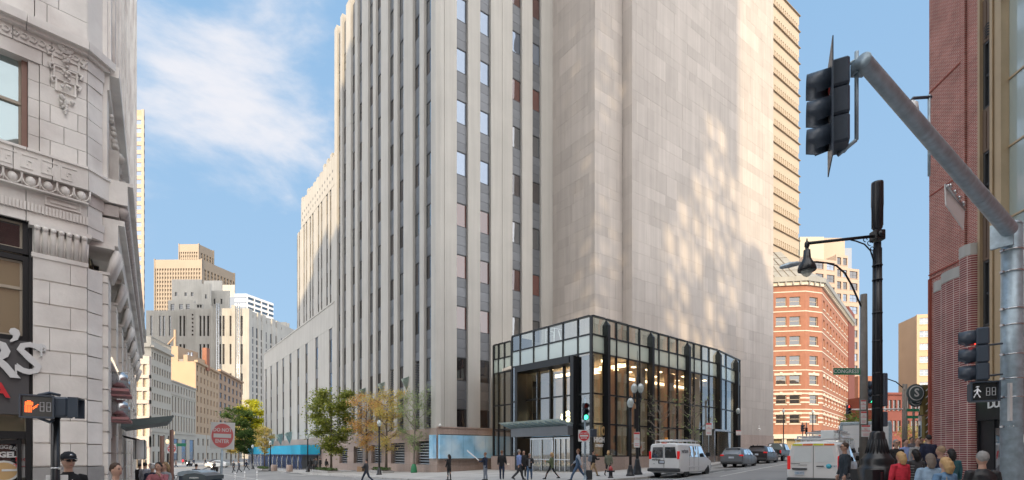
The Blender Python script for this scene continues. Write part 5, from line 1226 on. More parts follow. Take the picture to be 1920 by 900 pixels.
# ---------------------------------------------------------------- right distance: ribbed precast tower
b = thing('ribbed_concrete_tower', 'tall sandy concrete tower with close rows of slim ribs above the blank wall', 'building', (X(1498, 118), 118, 0))
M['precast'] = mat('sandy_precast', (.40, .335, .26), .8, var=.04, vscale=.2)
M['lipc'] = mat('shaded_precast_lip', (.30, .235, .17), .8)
f = Fr(X(1498, 118)-.803*30, 118-.596*30, .803, .596); Ht = Z(30, 118)
block(b, 'core_wall', f, 0, 30, -12, -.5, 20, Ht, 'bronzeg')
z = Ht; m = MB(); m2 = MB(); m3 = MB()
while z > 30:
    m = MB(); m.fb(f, 0, 30.05, -.5, 0, z-2.1, z-.12); m.build('spandrel_band', M['precast'], b); m.v = []; 
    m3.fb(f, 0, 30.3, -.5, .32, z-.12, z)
    t = 9
    while t < 30: m2.fb(f, t, t+.5, -.5, 0, z-3.7, z-2.1); t += .92
    z -= 3.7
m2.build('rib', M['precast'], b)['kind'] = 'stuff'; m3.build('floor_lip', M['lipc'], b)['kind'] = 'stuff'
# ---------------------------------------------------------------- orange brick corner block across the junction
b = thing('orange_brick_block', 'orange brick corner block with white stone bands and a grey mansard across the junction', 'building', (X(1525, 105), 105, .8))
q0 = Vector((X(1510, 104), 104)); FG = Fr(q0.x-.985*20, q0.y+.17*20, .985, -.17); FH = Fr(q0.x, q0.y, 1, .32)
u1_ = FH.tu(1541); qh = FH.p(u1_, 0, 0); FI = Fr(qh.x, qh.y, .6486, .761); LI = FI.tu(1597)
zt_ = Z(531, 105); z0_ = 5.6
lv = [Z(v, 105) for v in (818, 784, 752, 741, 708, 677, 640, 610, 575, 547)]
rowsZ = [(Z(788, 105), Z(757, 105)), (Z(750, 105), Z(718, 105)), (Z(703, 105), Z(680, 105)), (Z(672, 105), Z(650, 105)), (Z(636, 105), Z(618, 105)), (Z(600, 105), Z(580, 105)), (Z(564, 105), Z(546, 105))]
rowsZ = [(4.2+3.9*0+3.6+k*4.0, 6.0+3.6+k*4.0) for k in range(7)]
def wallrows(fr, cols, t0, t1, ww, name='brick_wall', bands=True):
    z = z0_; m = MB(); mb_ = MB(); L_ = t1-t0
    for c in range(len(cols)+1):
        a = t0 if c == 0 else cols[c-1]+ww; e = t1 if c == len(cols) else cols[c]; m.fb(fr, a, e, -.5, 0, z0_, zt_)
    for c in cols:
        z = z0_
        for i, (za, zb) in enumerate(rowsZ): 
            m.fb(fr, c, c+ww, -.5, 0, z, za); z = zb; window(fr, c, -.25, za, ww, zb-za, 'win_d', b, .1, 1, fm=M['tanframe'], one=True)
            if (i*5+int(c*3)) % 5 == 0: bl = MB(); bl.fb(fr, c+.1, c+ww-.1, -.225, -.20, za+(zb-za)*.5, zb-.1); bl.build('roller_blind', M['blind'], b)
            mb_.fb(fr, c-.15, c+ww+.15, 0, .10, za-.25, za-.02)
            if i < 3: mb_.fb(fr, c-.3, c+ww+.3, 0, .08, zb+.03, zb+.5); mb_.fb(fr, c+ww/2-.25, c+ww/2+.25, .0, .12, zb+.05, zb+.7)
        m.fb(fr, c, c+ww, -.5, 0, z, zt_)
    for k, (za, zb) in enumerate(rowsZ):
        if k < 2:
            for zz_ in (za+.3, za+1.2, za+2.1):
                cs = [t0]+[v for c in cols for v in (c-.01, c+ww+.01)]+[t1]
                for j in range(0, len(cs), 2): mb_.fb(fr, cs[j], cs[j+1], 0, .035, zz_-.15, zz_+.15)
        mb_.fb(fr, t0, t1, 0, .05, zb+.95, zb+1.15)
    m.build(name, M['pbrick'], b); mb_.build('stone_band', M['white_st'], b)['kind'] = 'stuff'
M['white_st'] = mat('white_stone_band', (.55, .50, .43), .8)
for q in (FG,): wallrows(q, [11.0-0, 14.4-0, 17.0], 3, 20, 2.0)
wallrows(FH, [u1_/2-1.1], 0, u1_, 2.2)
n = 10; wallrows(FI, [1.6+k*(LI-3)/n for k in range(n)], 0, LI, 1.7)
for fr, L_, s0 in ((FG, 20, 3), (FH, u1_, 0), (FI, LI, 0)):
    block(b, 'cornice', fr, s0, L_+.3, -.5, .7, zt_+.01, zt_+1.0, 'copper'); block(b, 'cornice', fr, s0, L_+.2, -.5, .35, zt_-.7, zt_, 'white_st')
    block(b, 'shop_fascia', fr, s0, L_+.2, -.5, .5, z0_-.9, z0_-.01, 'white_st'); block(b, 'shop_glass', fr, s0+.3, L_-.3, -.9, -.6, .3, z0_-.9, 'win_l2')
    t = s0
    while t < L_: block(b, 'shop_pier', fr, t, t+.8, -.5, .2, -.5, z0_-.92, 'white_st'); t += 4.2
    m = MB(); t = s0+.4
    while t < L_: m.fb(fr, t, t+.3, .35, .62, zt_-.6, zt_); t += 1.4
    m.build('bracket', M['copper'], b)['kind'] = 'stuff'
# mansard
m = MB(); A = [FG.p(3, .3, zt_+1), FG.p(20, .3, zt_+1), FH.p(u1_, .3, zt_+1)]; B_ = [FG.p(3, -5, zt_+8.2), FG.p(17, -5, zt_+8.2), FH.p(u1_-2, -6, zt_+6.5)]
for i in range(2): m.add([A[i], A[i+1], B_[i+1], B_[i]], [(0, 1, 2, 3)])
m.add([A[2], FI.p(5, 0, zt_+1), FI.p(4, -6, zt_+2), B_[2]], [(0, 1, 2, 3)]); m.add([B_[0], B_[1], B_[2], FG.p(10, -14, zt_+6)], [(0, 1, 2, 3)])
m.build('mansard_roof', M['copper'], b); m = MB()
for k in range(12): t = 3.4+k*1.35; m.tube([FG.p(t, .34, zt_+1), FG.p(3+(t-3)*.82, -4.95, zt_+8.2)], .09, 4)
for k in range(3): f_ = (k+1)/4; m.tube([A[0].lerp(B_[0], f_), A[1].lerp(B_[1], f_)], .08, 4)
m.build('roof_batten', M['bronzeg'], b)
m = MB(); m.fb(FI, LI-7, LI+4, -14, .2, 0, zt_+3.2); m.build('dark_rear_wing', M['dbrick'], b)
# beige stepped tower behind
b = thing('beige_stepped_tower', 'beige stepped office tower with square windows rising behind the brick block', 'building', (X(1560, 170), 170, 0))
f = Fr(X(1505, 172), 172, .93, .25); 
def bt_(fr, u0, u1, v, Yq, cols, rows, par=b):
    f = Fr(X(u0, Yq), Yq, 1, .28); W_ = f.tu(u1); H_ = Z(v, Yq); facade(par, f, 0, W_, H_-4.1*rows, H_-.5, cols, rows, W_/cols*.72, 2.5, 'pink', gm=['win_d', 'win_b', 'win_d'], panes=2); block(par, 'core_wall', f, 0, W_, -14, -.51, 0, H_-.6, 'pink'); block(par, 'base_wall', f, 0, W_, -.6, 0, 0, H_-4.1*rows, 'pink')
bt_(f, 1505, 1568, 478, 166, 3, 9); bt_(f, 1568, 1590, 474, 172, 2, 12); bt_(f, 1590, 1611, 500, 176, 1, 12); 
m = MB(); m.box(X(1500, 175), X(1545, 175), 175, 185, 40, Z(444, 175)); m.build('glazed_penthouse', M['win_l2'], b); m = MB(); m.box(X(1545, 178), X(1584, 178), 178, 190, 40, Z(446, 178)); m.build('penthouse', M['pink'], b); m = MB(); m.box(X(1584, 182), X(1597, 182), 182, 190, 40, Z(465, 182)); m.build('side_block', M['win'], b)
# slim brown tower, red brick arcaded block, small orange block between
b = thing('brown_apartment_tower', 'brown apartment tower between the junction and the red brick corner', 'building', (X(1730, 150), 150, 0))
f = Fr(X(1719, 150), 150, .98, -.2); W_ = 5.2
facade(b, f, 0, 8, 1, Z(590, 150), 2, 11, 2.6, 1.9, 'tan', gm='win', panes=2, fm=M['white']); block(b, 'core_wall', f, 0, 8, -10, -.51, 0, Z(590, 150)-.2, 'tan')
b = thing('arcaded_brick_block', 'low red brick block, darkened for its shade, with rows of arched windows at the end of the street', 'building', (X(1680, 120), 120, 0))
f = Fr(X(1640, 120), 120, 1, 0.05); W_ = f.tu(1740)
facade(b, f, 0, W_, 1, Z(740, 120), 12, 3, .75, 2.6, 'dbrick'); block(b, 'core_wall', f, 0, W_, -9, -.51, 0, Z(741, 120), 'dbrick'); block(b, 'cornice', f, 0, W_, -.3, .4, Z(740, 120), Z(736, 120), 'dbrick')  # brick colour darkened to carry the shade this block stands in
b = thing('orange_brick_annex', 'narrow orange brick building just past the dark rear wing', 'building', (X(1618, 160), 160, 0))
m = MB(); m.box(X(1609, 160), X(1640, 160), 160, 168, 0, Z(705, 160)); m.build('wall', M['pbrick'], b); m = MB()
for k in range(5): m.box(X(1613, 160), X(1616, 160), 159.9, 160.02, 4+k*4, 6.4+k*4)
m.build('window', M['win'], b)['kind'] = 'stuff'
# ---------------------------------------------------------------- street furniture
def local(name, label, cat, loc, rz=0, group=None, tilt=(0, 0)):
    o = bpy.data.objects.new(name, None); COL.objects.link(o); o.location = loc; o.rotation_euler = (tilt[0], tilt[1], rz); o['label'] = label; o['category'] = cat; o.empty_display_size = .3
    if group: o['group'] = group
    return o
M['soil'] = mat('soil', (.07, .05, .035), .95); M['leafg'] = mat('green_leaves', (.07, .12, .03), .6, island=.35)
M['lens_off'] = mat('dark_lens', (.03, .03, .03), .25); M['lens_r'] = mat('red_lens', (.55, .02, .02), .25, emis=(1, .05, .03), es=1.2)
M['lens_rd'] = mat('dull_red_lens', (.45, .05, .04), .25); M['lens_g'] = mat('green_lens', (.02, .6, .3), .25, emis=(.05, 1, .45), es=2.2)
M['hand'] = mat('orange_hand_leds', (1, .2, .05), .4, emis=(1, .13, .02), es=1.5); M['walk'] = M['walk']; M['led_w'] = mat('white_leds', (.9, .9, .9), .4, emis=(.9, .92, 1), es=.08)
M['led_off'] = mat('unlit_segments', (.55, .55, .57), .4); M['plast'] = mat('black_blue_polycarbonate', (.055, .072, .098), .38, bump=.05, bscale=12)
M['globe'] = glass('lamp_globe', (.8, .83, .86), .12, .08, trans=.35)
def signal(label, loc, rz, lit=None, plate=False, size=1.0, lens='lens_off', group=None, top='lens_rd'):
    r = local('traffic_signal', label, 'traffic signal', loc, rz, group); sc = size
    for k in range(3):
        z = (1-k)*.355*sc
        m = MB(); m.bbox(-.17*sc, .17*sc, .0, .2*sc, z-.172*sc, z+.172*sc, .025*sc); put(m.mesh('housing', M['plast']), 'housing', r)
        m = MB(); m.tube([(0, -.01*sc, z), (0, .01*sc, z)], .145*sc, 16); lm = 'lens_g' if (lit == 'g' and k == 2) else ('lens_r' if (lit == 'r' and k == 0) else (top if k == 0 else lens)); put(m.mesh('lens', M[lm]), 'lens', r)
        m = MB(); n = 16; vs = []; fs = []
        for i in range(n+1):      # tunnel visor open underneath
            th = R(-55+290*i/n); dl = .26 if .1 < i/n < .9 else .16
            for rr2, y in ((.155, 0), (.165, -dl), (.158, -dl), (.150, 0)): vs.append((rr2*sc*math.cos(th), y*sc, z+rr2*sc*math.sin(th)-.02*sc*(y < -.05)))
        for i in range(n):
            for j in range(4): fs.append((i*4+j, (i+1)*4+j, (i+1)*4+(j+1) % 4, i*4+(j+1) % 4))
        m.add(vs, fs, 0, True); put(m.mesh('visor', M['plast']), 'visor', r)
    if plate: m = MB(); m.box(-.31*sc, .31*sc, .0, .012, -.72*sc, .72*sc); put(m.mesh('backplate', M['plast']), 'backplate', r)
    return r
def ped_signal(label, loc, rz, hand=True, sz=1.0, lit=True):
    r = local('pedestrian_signal', label, 'pedestrian signal', loc, rz); w_, h = .235*sz, .21*sz
    m = MB(); m.bbox(-w_, w_, .0, .2*sz, -h, h, .04*sz); put(m.mesh('housing', M['plast']), 'housing', r)
    m = MB()
    for a, b, c, d in ((-w_, w_, h-.02, h), (-w_, w_, -h, -h+.02), (-w_, -w_+.02, -h+.02, h-.02), (w_-.02, w_, -h+.02, h-.02)): m.box(a, b, -.12*sz, .0, c, d)
    put(m.mesh('visor', M['plast']), 'visor', r)
    m = MB(); m.box(-w_+.022, w_-.022, -.006, 0, -h+.022, h-.022); put(m.mesh('screen', M['lens_off']), 'screen', r)
    m = MB(); cx = -.105*sz; y = -.014; dots = []
    if hand:
        for i in range(5): dots += [(cx-.05*sz+i*.02*sz-.004, -.10*sz+j*.021*sz) for j in range(6)]
        for i, hgt in enumerate((3, 4, 4, 3)): dots += [(cx-.052*sz+i*.028*sz, .03*sz+j*.021*sz) for j in range(hgt)]; dots += [(cx-.042*sz+i*.028*sz, .03*sz+j*.021*sz) for j in range(hgt)]
        dots += [(cx+.05*sz+j*.016*sz, -.02*sz+j*.014*sz) for j in range(5)]+[(cx+.05*sz+j*.016*sz, -.045*sz+j*.014*sz) for j in range(4)]
    else:
        rn = random.Random(2)
        for (ax, az, bx, bz, n) in ((0, .1, 0, .1, 3), (0, .06, -.01, -.02, 8), (-.01, -.02, -.06, -.12, 8), (-.01, -.02, .04, -.12, 8), (0, .05, .05, .0, 6), (0, .05, -.05, .01, 6), (.01, .05, .0, -.02, 6), (.02, .1, -.02, .1, 4)):
            for q in range(n): f_ = q/max(n-1, 1); dots += [(cx+(ax+(bx-ax)*f_)*sz+rn.uniform(-.004, .004), (az+(bz-az)*f_)*sz+dd) for dd in (0, .012)]
    for x, z in dots: m.box(x-.0062*sz, x+.0062*sz, y, y+.006, z-.0062*sz, z+.0062*sz)
    o = put(m.mesh('hand_symbol' if hand else 'walking_symbol', M['hand'] if hand else M['led_w']), 'hand_symbol' if hand else 'walking_symbol', r)
    m = MB()
    for cx in (.065*sz, .155*sz):
        a, b, t = .032*sz, .085*sz, .012*sz
        for x0, x1, z0, z1 in ((-a, a, b-t, b), (-a, a, -t/2, t/2), (-a, a, -b, -b+t), (-a, -a+t, t/2, b-t), (a-t, a, t/2, b-t), (-a, -a+t, -b+t, -t/2), (a-t, a, -b+t, -t/2)): m.box(cx+x0, cx+x1, y, y+.006, z0, z1)
    put(m.mesh('countdown_digits', M['led_off']), 'countdown_digits', r)
    return r
def pole(name, label, cat, x, y, z1, r0, r1, mt, base=True, group=None, z0=None):
    z0 = gz(x)+.12 if z0 is None else z0; r = local(name, label, cat, (x, y, z0), 0, group); m = MB(); m.tube([(0, 0, 0), (0, 0, z1-z0)], [r0, r1], 14); put(m.mesh('shaft', M[mt]), 'shaft', r)
    if base: m = MB(); m.lathe([(r0*2.2, 0), (r0*2.2, .05), (r0*1.6, .08), (r0*1.25, .3), (r0*1.05, .34)], 14); put(m.mesh('base', M[mt]), 'base', r)
    return r
def strap(r, zs, rad, mt='steel'):
    m = MB()
    for z in zs: m.tube([(0, 0, z-.012), (0, 0, z+.012)], rad, 14); m.box(rad*.6, rad+.03, -.02, .02, z-.02, z+.02)
    put(m.mesh('strap', M[mt]), 'strap', r)
# galvanised mast pole on the right
mp_ = local('mast_arm_pole', 'thick galvanised steel signal pole and its long slanting mast arm on the right', 'signal pole', (9.37, 9.6, gz(9.4)+.12))
zb0 = gz(9.4)+.12; m = MB(); m.tube([(0, 0, 0), (0, 0, 5.95-zb0)], [.17, .150], 24); put(m.mesh('shaft', M['galv']), 'shaft', mp_)
m = MB(); m.lathe([(.152, 5.95-zb0), (.155, 5.97-zb0), (.12, 6.03-zb0), (.02, 6.06-zb0)], 20); put(m.mesh('cap', M['galv']), 'cap', mp_)
A0 = Vector((9.20, 9.48, 5.85)); A1 = Vector((4.05, 5.90, 6.22)); off = Vector(mp_.location)
m = MB(); m.tube([A0-off, A0.lerp(A1, .5)-off, A1-off], [.132, .106, .082], 24, cap=False); o = put(m.mesh('mast_arm', M['galv']), 'mast_arm', mp_)
m = MB(); d_ = (A1-A0).normalized(); m.tube([A1-off-d_*.03, A1-off+d_*.015], [.080, .088], 20); m.tube([A0.lerp(A1, .28)-off, A0.lerp(A1, .285)-off], .122, 24); m.tube([A0.lerp(A1, .43)-off, A0.lerp(A1, .434)-off], .114, 24); put(m.mesh('arm_ring', M['galv']), 'arm_ring', mp_)
m = MB(); q = A0-off; m.box(-.26, .06, -.06, .0-.0, 5.55-zb0, 6.0-zb0, M=Matrix.Rotation(R(-55), 4, 'Z') @ Matrix.Translation((.0, -.16, 0))); put(m.mesh('flange_plate', M['galv']), 'flange_plate', mp_)
for z in (5.5, 5.1, 4.4, 4.1, 3.55, 3.1, 2.75, 2.2): m = MB(); m.tube([(0, 0, z-zb0-.012), (0, 0, z-zb0+.012)], .163, 20); m.box(-.2, -.15, -.03, .03, z-zb0-.02, z-zb0+.02); put(m.mesh('strap', M['steel']), 'strap', mp_)
m = MB(); m.box(-.2, -.15, -.17, -.12, 2.3-zb0, 3.0-zb0); m.box(.05, .18, -.175, -.165, 1.9-zb0, 2.05-zb0); put(m.mesh('sticker', M['signwhite']), 'sticker', mp_)
# signal head hanging at the arm tip, seen from behind its right shoulder
qs = Vector((X(1556, 6.15), 6.15, Z(205, 6.15)))
s1 = signal('large black traffic signal with backplate hanging from the tip of the mast arm', qs, R(-117), plate=True, size=.94)
m = MB(); q = Vector((X(1606, 6.05), 6.05, 0)); 
m.tube([(q.x, q.y, Z(97, 6.05)), (q.x, q.y, Z(262, 6.05))], .022, 10); m.tube([(q.x, q.y, Z(262, 6.05)), (qs.x+.12, qs.y+.05, Z(283, 6.1))], .022, 8); m.tube([(q.x, q.y, Z(112, 6.05)), (qs.x+.1, qs.y+.05, Z(124, 6.1))], .02, 8); m.box(q.x-.04, q.x+.1, q.y-.05, q.y+.05, Z(140, 6.05), Z(118, 6.05))
hb = thing('signal_bracket', 'galvanised tube bracket holding the large traffic signal to the mast arm tip', 'bracket', (q.x, q.y, 6)); m.build('tube', M['galv'], hb)
# small camera on the arm and the seen-from-behind sign
c3 = A0.lerp(A1, .62); cb_ = thing('street_camera', 'white dome camera on a dark elbow bracket above the mast arm', 'camera', (X(1740, 7.6), 7.6, 6.2)); m = MB()
m.tube([(X(1742, 7.6), 7.6, Z(330, 7.6)), (X(1742, 7.6), 7.6, Z(178, 7.6))], .018, 8); m.build('stem', M['galv'], cb_); m = MB(); m.tube([(X(1746, 7.6), 7.6, Z(182, 7.6)), (X(1712, 7.6), 7.6, Z(184, 7.6)), (X(1706, 7.6), 7.6, Z(192, 7.6))], .022, 8); m.build('elbow', M['plast'], cb_)
m = MB(); m.lathe([(.03, .1), (.075, .05), (.085, -.05), (.05, -.13), (.01, -.15)], 14, ox=X(1710, 7.6), oy=7.6, oz=Z(202, 7.6)); m.build('dome', M['white'], cb_)
sg = thing('regulatory_sign', 'blank back of a sign panel clamped under the mast arm', 'sign', (X(1788, 8), 8, 5.6)); m = MB()
p_ = [(X(1770, 7.5), 7.5, Z(345, 7.5)), (X(1807, 8.1), 8.1, Z(392, 8.1)), (X(1805, 8.1), 8.1, Z(431, 8.1)), (X(1772, 7.5), 7.5, Z(385, 7.5))]
m.add([Vector(q) for q in p_]+[Vector(q)+Vector((.01, -.01, 0)) for q in p_], [(0, 1, 2, 3), (7, 6, 5, 4), (0, 4, 5, 1), (1, 5, 6, 2), (2, 6, 7, 3), (3, 7, 4, 0)]); m.build('panel', M['signwhite'], sg)
m = MB(); m.tube([(X(1773, 7.5), 7.48, Z(350, 7.5)), (X(1806, 8.1), 8.08, Z(393, 8.1))], .03, 6)
for f_ in (.1, .35, .6, .85): m.ball((X(1773, 7.5)*(1-f_)+X(1806, 8.1)*f_, 7.46+.6*f_, Z(350, 7.5)*(1-f_)+Z(393, 8.1)*f_+.02), .04, 6)
m.build('clamp', M['steel'], sg)
# three-lens signal and walk sign on the pole
signal('black three-lens traffic signal bracketed to the galvanised pole, red lens glimpsed at its top', (X(1829, 9.35), 9.35, Z(666, 9.35)), R(-128), top='lens_r', size=.90)
ped_signal('pedestrian signal showing a white walking figure beside the galvanised pole', (X(1840, 9.3), 9.25, Z(735, 9.3)), R(-28), hand=False, sz=.86)
m = MB()
for v in (645, 703, 748): m.tube([(X(1845, 9.4), 9.5, Z(v+(8 if v < 700 else 4), 9.4)), (X(1860, 9.4), 9.5, Z(v, 9.4)), (X(1884, 9.5), 9.55, Z(v-2, 9.5))], .018, 8)
brk = thing('signal_bracket', 'black pipe arms between the galvanised pole and its two signals', 'bracket', (8.9, 9.5, 3)); m.build('pipe', M['plast'], brk)
# pedestrian signal on the left
pl_ = pole('signal_post', 'short dark steel post carrying the orange hand signal on the left', 'post', X(87, 7.6), 7.75, Z(782, 7.7), .058, .055, 'blackpaint', z0=gz(-7)+.12)
strap(pl_, (.7, 1.0, 1.3, 1.62), .064)
ped_signal('pedestrian signal showing an orange hand and countdown digits in front of the terracotta corner', (X(76, 7.5), 7.45, Z(763, 7.5)), R(38), True, sz=.80)
bx = local('pedestrian_signal', 'dark pedestrian signal turned away, next to the orange hand signal', 'pedestrian signal', (X(123, 7.7), 7.8, Z(765, 7.8)), R(118)); m = MB(); m.bbox(-.2, .2, 0, .2, -.15, .15, .03); put(m.mesh('housing', M['plast']), 'housing', bx)
m = MB(); m.box(-.2, .2, -.12, -.001, .13, .15); m.box(-.2, -.18, -.12, -.001, -.15, .129); m.box(.18, .2, -.12, -.001, -.15, .129); put(m.mesh('visor', M['plast']), 'visor', bx)
m = MB()
for v, y in ((783, .0), (741, .0)): m.tube([(X(72, 7.5), 7.5, Z(v, 7.5)), (X(87, 7.6), 7.65, Z(v+(8 if v > 760 else -5), 7.6)), (X(112, 7.8), 7.8, Z(v, 7.8))], .022, 8)
m.tube([(X(60, 7.4), 7.5, Z(741, 7.5)), (X(105, 7.8), 7.7, Z(741, 7.7))], .02, 8)
bk2 = thing('signal_bracket', 'black pipe hoops holding the pair of pedestrian signals on the left post', 'bracket', (X(87, 7.6), 7.7, 2)); m.build('pipe', M['plast'], bk2)
nb = local('notice_plate', 'pale grey plate strapped to the left signal post', 'sign', (X(87, 7.6)+.02, 7.72, 1.25), R(30)); m = MB(); m.bbox(-.12, .14, .06, .075, -.12, .12, .006); put(m.mesh('plate', M['signwhite']), 'plate', nb)
# DO NOT ENTER signs
def dne(label, x, y, zc, size, rz, red='signred', tilt=0, posttop=None, group=None):
    r = local('do_not_enter_sign', label, 'road sign', (x, y, zc), rz, group, tilt=(0, tilt)); h = size/2
    m = MB(); m.bbox(-h, h, 0, .006, -h, h, .003); put(m.mesh('plate', M['signwhite']), 'plate', r)
    m = MB(); m.tube([(0, -.003, 0), (0, -.001, 0)], h*.90, 32, smooth=False); put(m.mesh('red_disc', M[red]), 'red_disc', r)
    m = MB(); m.box(-h*.72, h*.72, -.006, -.0035, -h*.15, h*.15); put(m.mesh('white_bar', M['signwhite']), 'white_bar', r)
    Mx = Matrix.Rotation(R(90), 4, 'X')
    for s_, z in (('DO NOT', h*.42), ('ENTER', -h*.42)): text(s_, 'lettering', size*.19, M['signwhite'], r, Matrix.Translation((0, -.0035, z)) @ Mx, ext=.001, bold=.003)
    if posttop: m = MB(); m.tube([(-.02, .03, h+.0), (0, .03, -posttop)], .03, 8); put(m.mesh('post', M['galv']), 'post', r)
    return r
dne('faded red DO NOT ENTER sign on a leaning grey post at the left kerb', X(417, 14.2), 14.2, Z(817, 14.2), .74, R(-8), 'signfade', R(2.5), posttop=2.6)
dne('distant DO NOT ENTER sign on the black lamp post left of the bins', X(322, 33), 33, Z(841, 33), .60, R(0))
dne('small DO NOT ENTER sign on the green-lit signal post before the pavilion', X(1095, 27.6), 27.6, Z(817, 27.6), .62, R(0))
gs = local('street_name_sign', 'small green street name blade beside the left lamp post', 'sign', (X(336, 34), 34, Z(834, 34)), 0); m = MB(); m.box(-.45, .45, 0, .01, -.1, .1); put(m.mesh('blade', M['signgreen']), 'blade', gs)
# green-lit signal post in front of the pavilion
px_ = X(1097, 28); gp = pole('signal_post', 'grey signal post at the crossing with a green light on top', 'post', px_, 28, Z(745, 28), .055, .05, 'galv'); strap(gp, (.6, .9, 1.1, 1.5, 1.9), .06, 'steel')
signal('traffic signal showing green on the crossing post in front of the pavilion', (px_+.0, 27.8, Z(772, 28)), R(8), lit='g', size=.88)
ped_signal('dark pedestrian signal on the crossing post in front of the pavilion', (X(1112, 28), 27.95, Z(812, 28)), R(100), False, 1.0)
for k, (z, h_) in enumerate(((1.35, .4), (.95, .3))): nb = local('push_button_box', 'grey %s box on the crossing post before the pavilion' % ('upper controller' if k == 0 else 'lower push button'), 'control box', (px_-.07, 27.88, gz(px_)+z), 0); m = MB(); m.bbox(-.07, .07, -.03, .06, -h_/2, h_/2, .01); put(m.mesh('box', M['steel']), 'box', nb)
# historic lamp posts
def acorn(m_, z, rr2=.2): return m_.lathe([(.10, z), (.13, z+.03), (rr2*.9, z+.12), (rr2*1.05, z+.26), (rr2*.98, z+.42), (rr2*.6, z+.56), (rr2*.18, z+.62)], 14)
def lamp_post(label, x, y, top, group='historic lamp posts', lit=False):
    z0 = gz(x)+.13; H = top-z0; r = local('lamp_post', label, 'lamp post', (x, y, z0), 0, group)
    m = MB(); m.lathe([(.28, 0), (.28, .08), (.22, .14), (.20, .38), (.15, .48), (.13, .62), (.085, .7)], 12); put(m.mesh('base', M['blackpaint']), 'base', r)
    m = MB(); m.lathe([(.075, .7), (.068, H-1.0), (.085, H-.97), (.075, H-.92), (.11, H-.82), (.12, H-.78)], 12)
    for k in range(8): m.tube([(.075*math.cos(k*.785), .075*math.sin(k*.785), .72), (.066*math.cos(k*.785), .066*math.sin(k*.785), H-1.02)], .012, 4)
    put(m.mesh('shaft', M['blackpaint']), 'shaft', r); m = MB(); acorn(m, H-.78); put(m.mesh('globe', M['globe'] if not lit else M['globe_w']), 'globe', r)
    m = MB(); m.lathe([(.07, H-.18), (.05, H-.12), (.03, H-.04), (.005, H)], 8); put(m.mesh('finial', M['blackpaint']), 'finial', r); return r
M['globe_w'] = mat('warm_globe', (.75, .6, .4), .3, emis=(1, .7, .4), es=.35)
for u, Y, v, lb_ in ((711, 48.5, 784, 'black acorn lamp post between the orange trees and the road'), (577, 66, 812, 'black acorn lamp post by the raised planter and the group of people'), (507, 76, 824, 'black acorn lamp post before the right half of the blue scaffold'), (474, 88, 832, 'black acorn lamp post before the left half of the blue scaffold'),
                     (1384, 54, 762, 'black acorn lamp post past the far end of the pavilion'), (323, 52, 803, 'black lamp post with the distant red sign on the left pavement'), (314, 66, 821, 'farther black lamp post on the left pavement'), (1469, 84, 765, 'lamp post in front of the orange brick block, its left one'), (1524, 88, 767, 'lamp post at the corner of the orange brick block, its right one'), (1182, 32.2, 741, 'single acorn lamp post just left of the twin lamp pole')):
    lamp_post(lb_, X(u, Y), Y, Z(v, Y), lit=u in (323, 314))
x_, y_ = X(1195, 33.4), 33.4; z0 = gz(x_)+.13; r = local('twin_lamp_pole', 'tall black pole with two acorn globes, a spike and hanging signs', 'lamp post', (x_, y_, z0)); H = Z(690, y_)-z0
m = MB(); m.lathe([(.34, 0), (.34, .1), (.27, .2), (.24, .5), (.19, .62), (.15, .95), (.11, 1.05)], 14); put(m.mesh('base', M['blackpaint']), 'base', r)
m = MB(); m.lathe([(.11, 1.05), (.09, H-1.6), (.07, H-.6), (.04, H-.55), (.03, H), (.012, H+1.1)], 14); m.box(-.22, .02, -.1, .1, 3.0, 4.3); put(m.mesh('shaft', M['blackpaint']), 'shaft', r)
for s_ in (-1, 1):
    m = MB(); m.tube([(0, 0, H-2.6), (s_*.10, 0, H-2.3), (s_*.22, 0, H-2.2), (s_*.2, 0, H-1.9)], .05, 8); m.lathe([(.05, H-2.0), (.1, H-1.9), (.07, H-1.8), (.11, H-1.62)], 10, ox=s_*.2); put(m.mesh('bracket_arm', M['blackpaint']), 'bracket_arm', r)
    m = MB(); q = MB(); acorn(q, H-1.62, .21); m.add([(a+s_*.2, b_, c) for a, b_, c in q.v], q.f, 0, True); put(m.mesh('globe', M['globe']), 'globe', r)
def notice(label, x, y, v0, v1, u0, u1, rz=0, lines=True):
    zc = (Z(v0, y)+Z(v1, y))/2; hh = (Z(v0, y)-Z(v1, y))/2; hw = (X(u1, y)-X(u0, y))/2; r = local('parking_sign', label, 'road sign', (x, y, zc), rz); m = MB(); m.bbox(-hw, hw, 0, .006, -hh, hh, .003); put(m.mesh('plate', M['signwhite']), 'plate', r)
    m = MB(); m.box(-hw*.94, hw*.94, -.004, -.001, hh*.72, hh*.95); put(m.mesh('red_header', M['signred']), 'red_header', r)
    if hh*960/y > 6: text('NO\nSTOPPING', 'lettering', hw*.42, M['signred'], r, Matrix.Translation((0, -.003, hh*.15)) @ Matrix.Rotation(R(90), 4, 'X'), ext=.001)
    m = MB(); m.box(-hw*.7, hw*.7, -.004, -.001, -hh*.55, -hh*.5); m.box(-hw*.6, hw*.6, -.004, -.001, -hh*.75, -hh*.7); put(m.mesh('printed_line', M['signred']), 'printed_line', r); return r
notice('no stopping sign with red header on the twin lamp pole', X(1194, 33.1), 33.1, 810, 839, 1189, 1200)
r = notice('no stopping sign on a thin steel post behind the white van', X(1329, 44), 44, 793, 816, 1324, 1335); m = MB(); m.tube([(0, .03, .4), (0, .03, -2.6)], .03, 6); put(m.mesh('post', M['galv']), 'post', r)
notice('pale blue sign on the lamp post past the pavilion', X(1385, 53.8), 53.8, 807, 816, 1380, 1390)
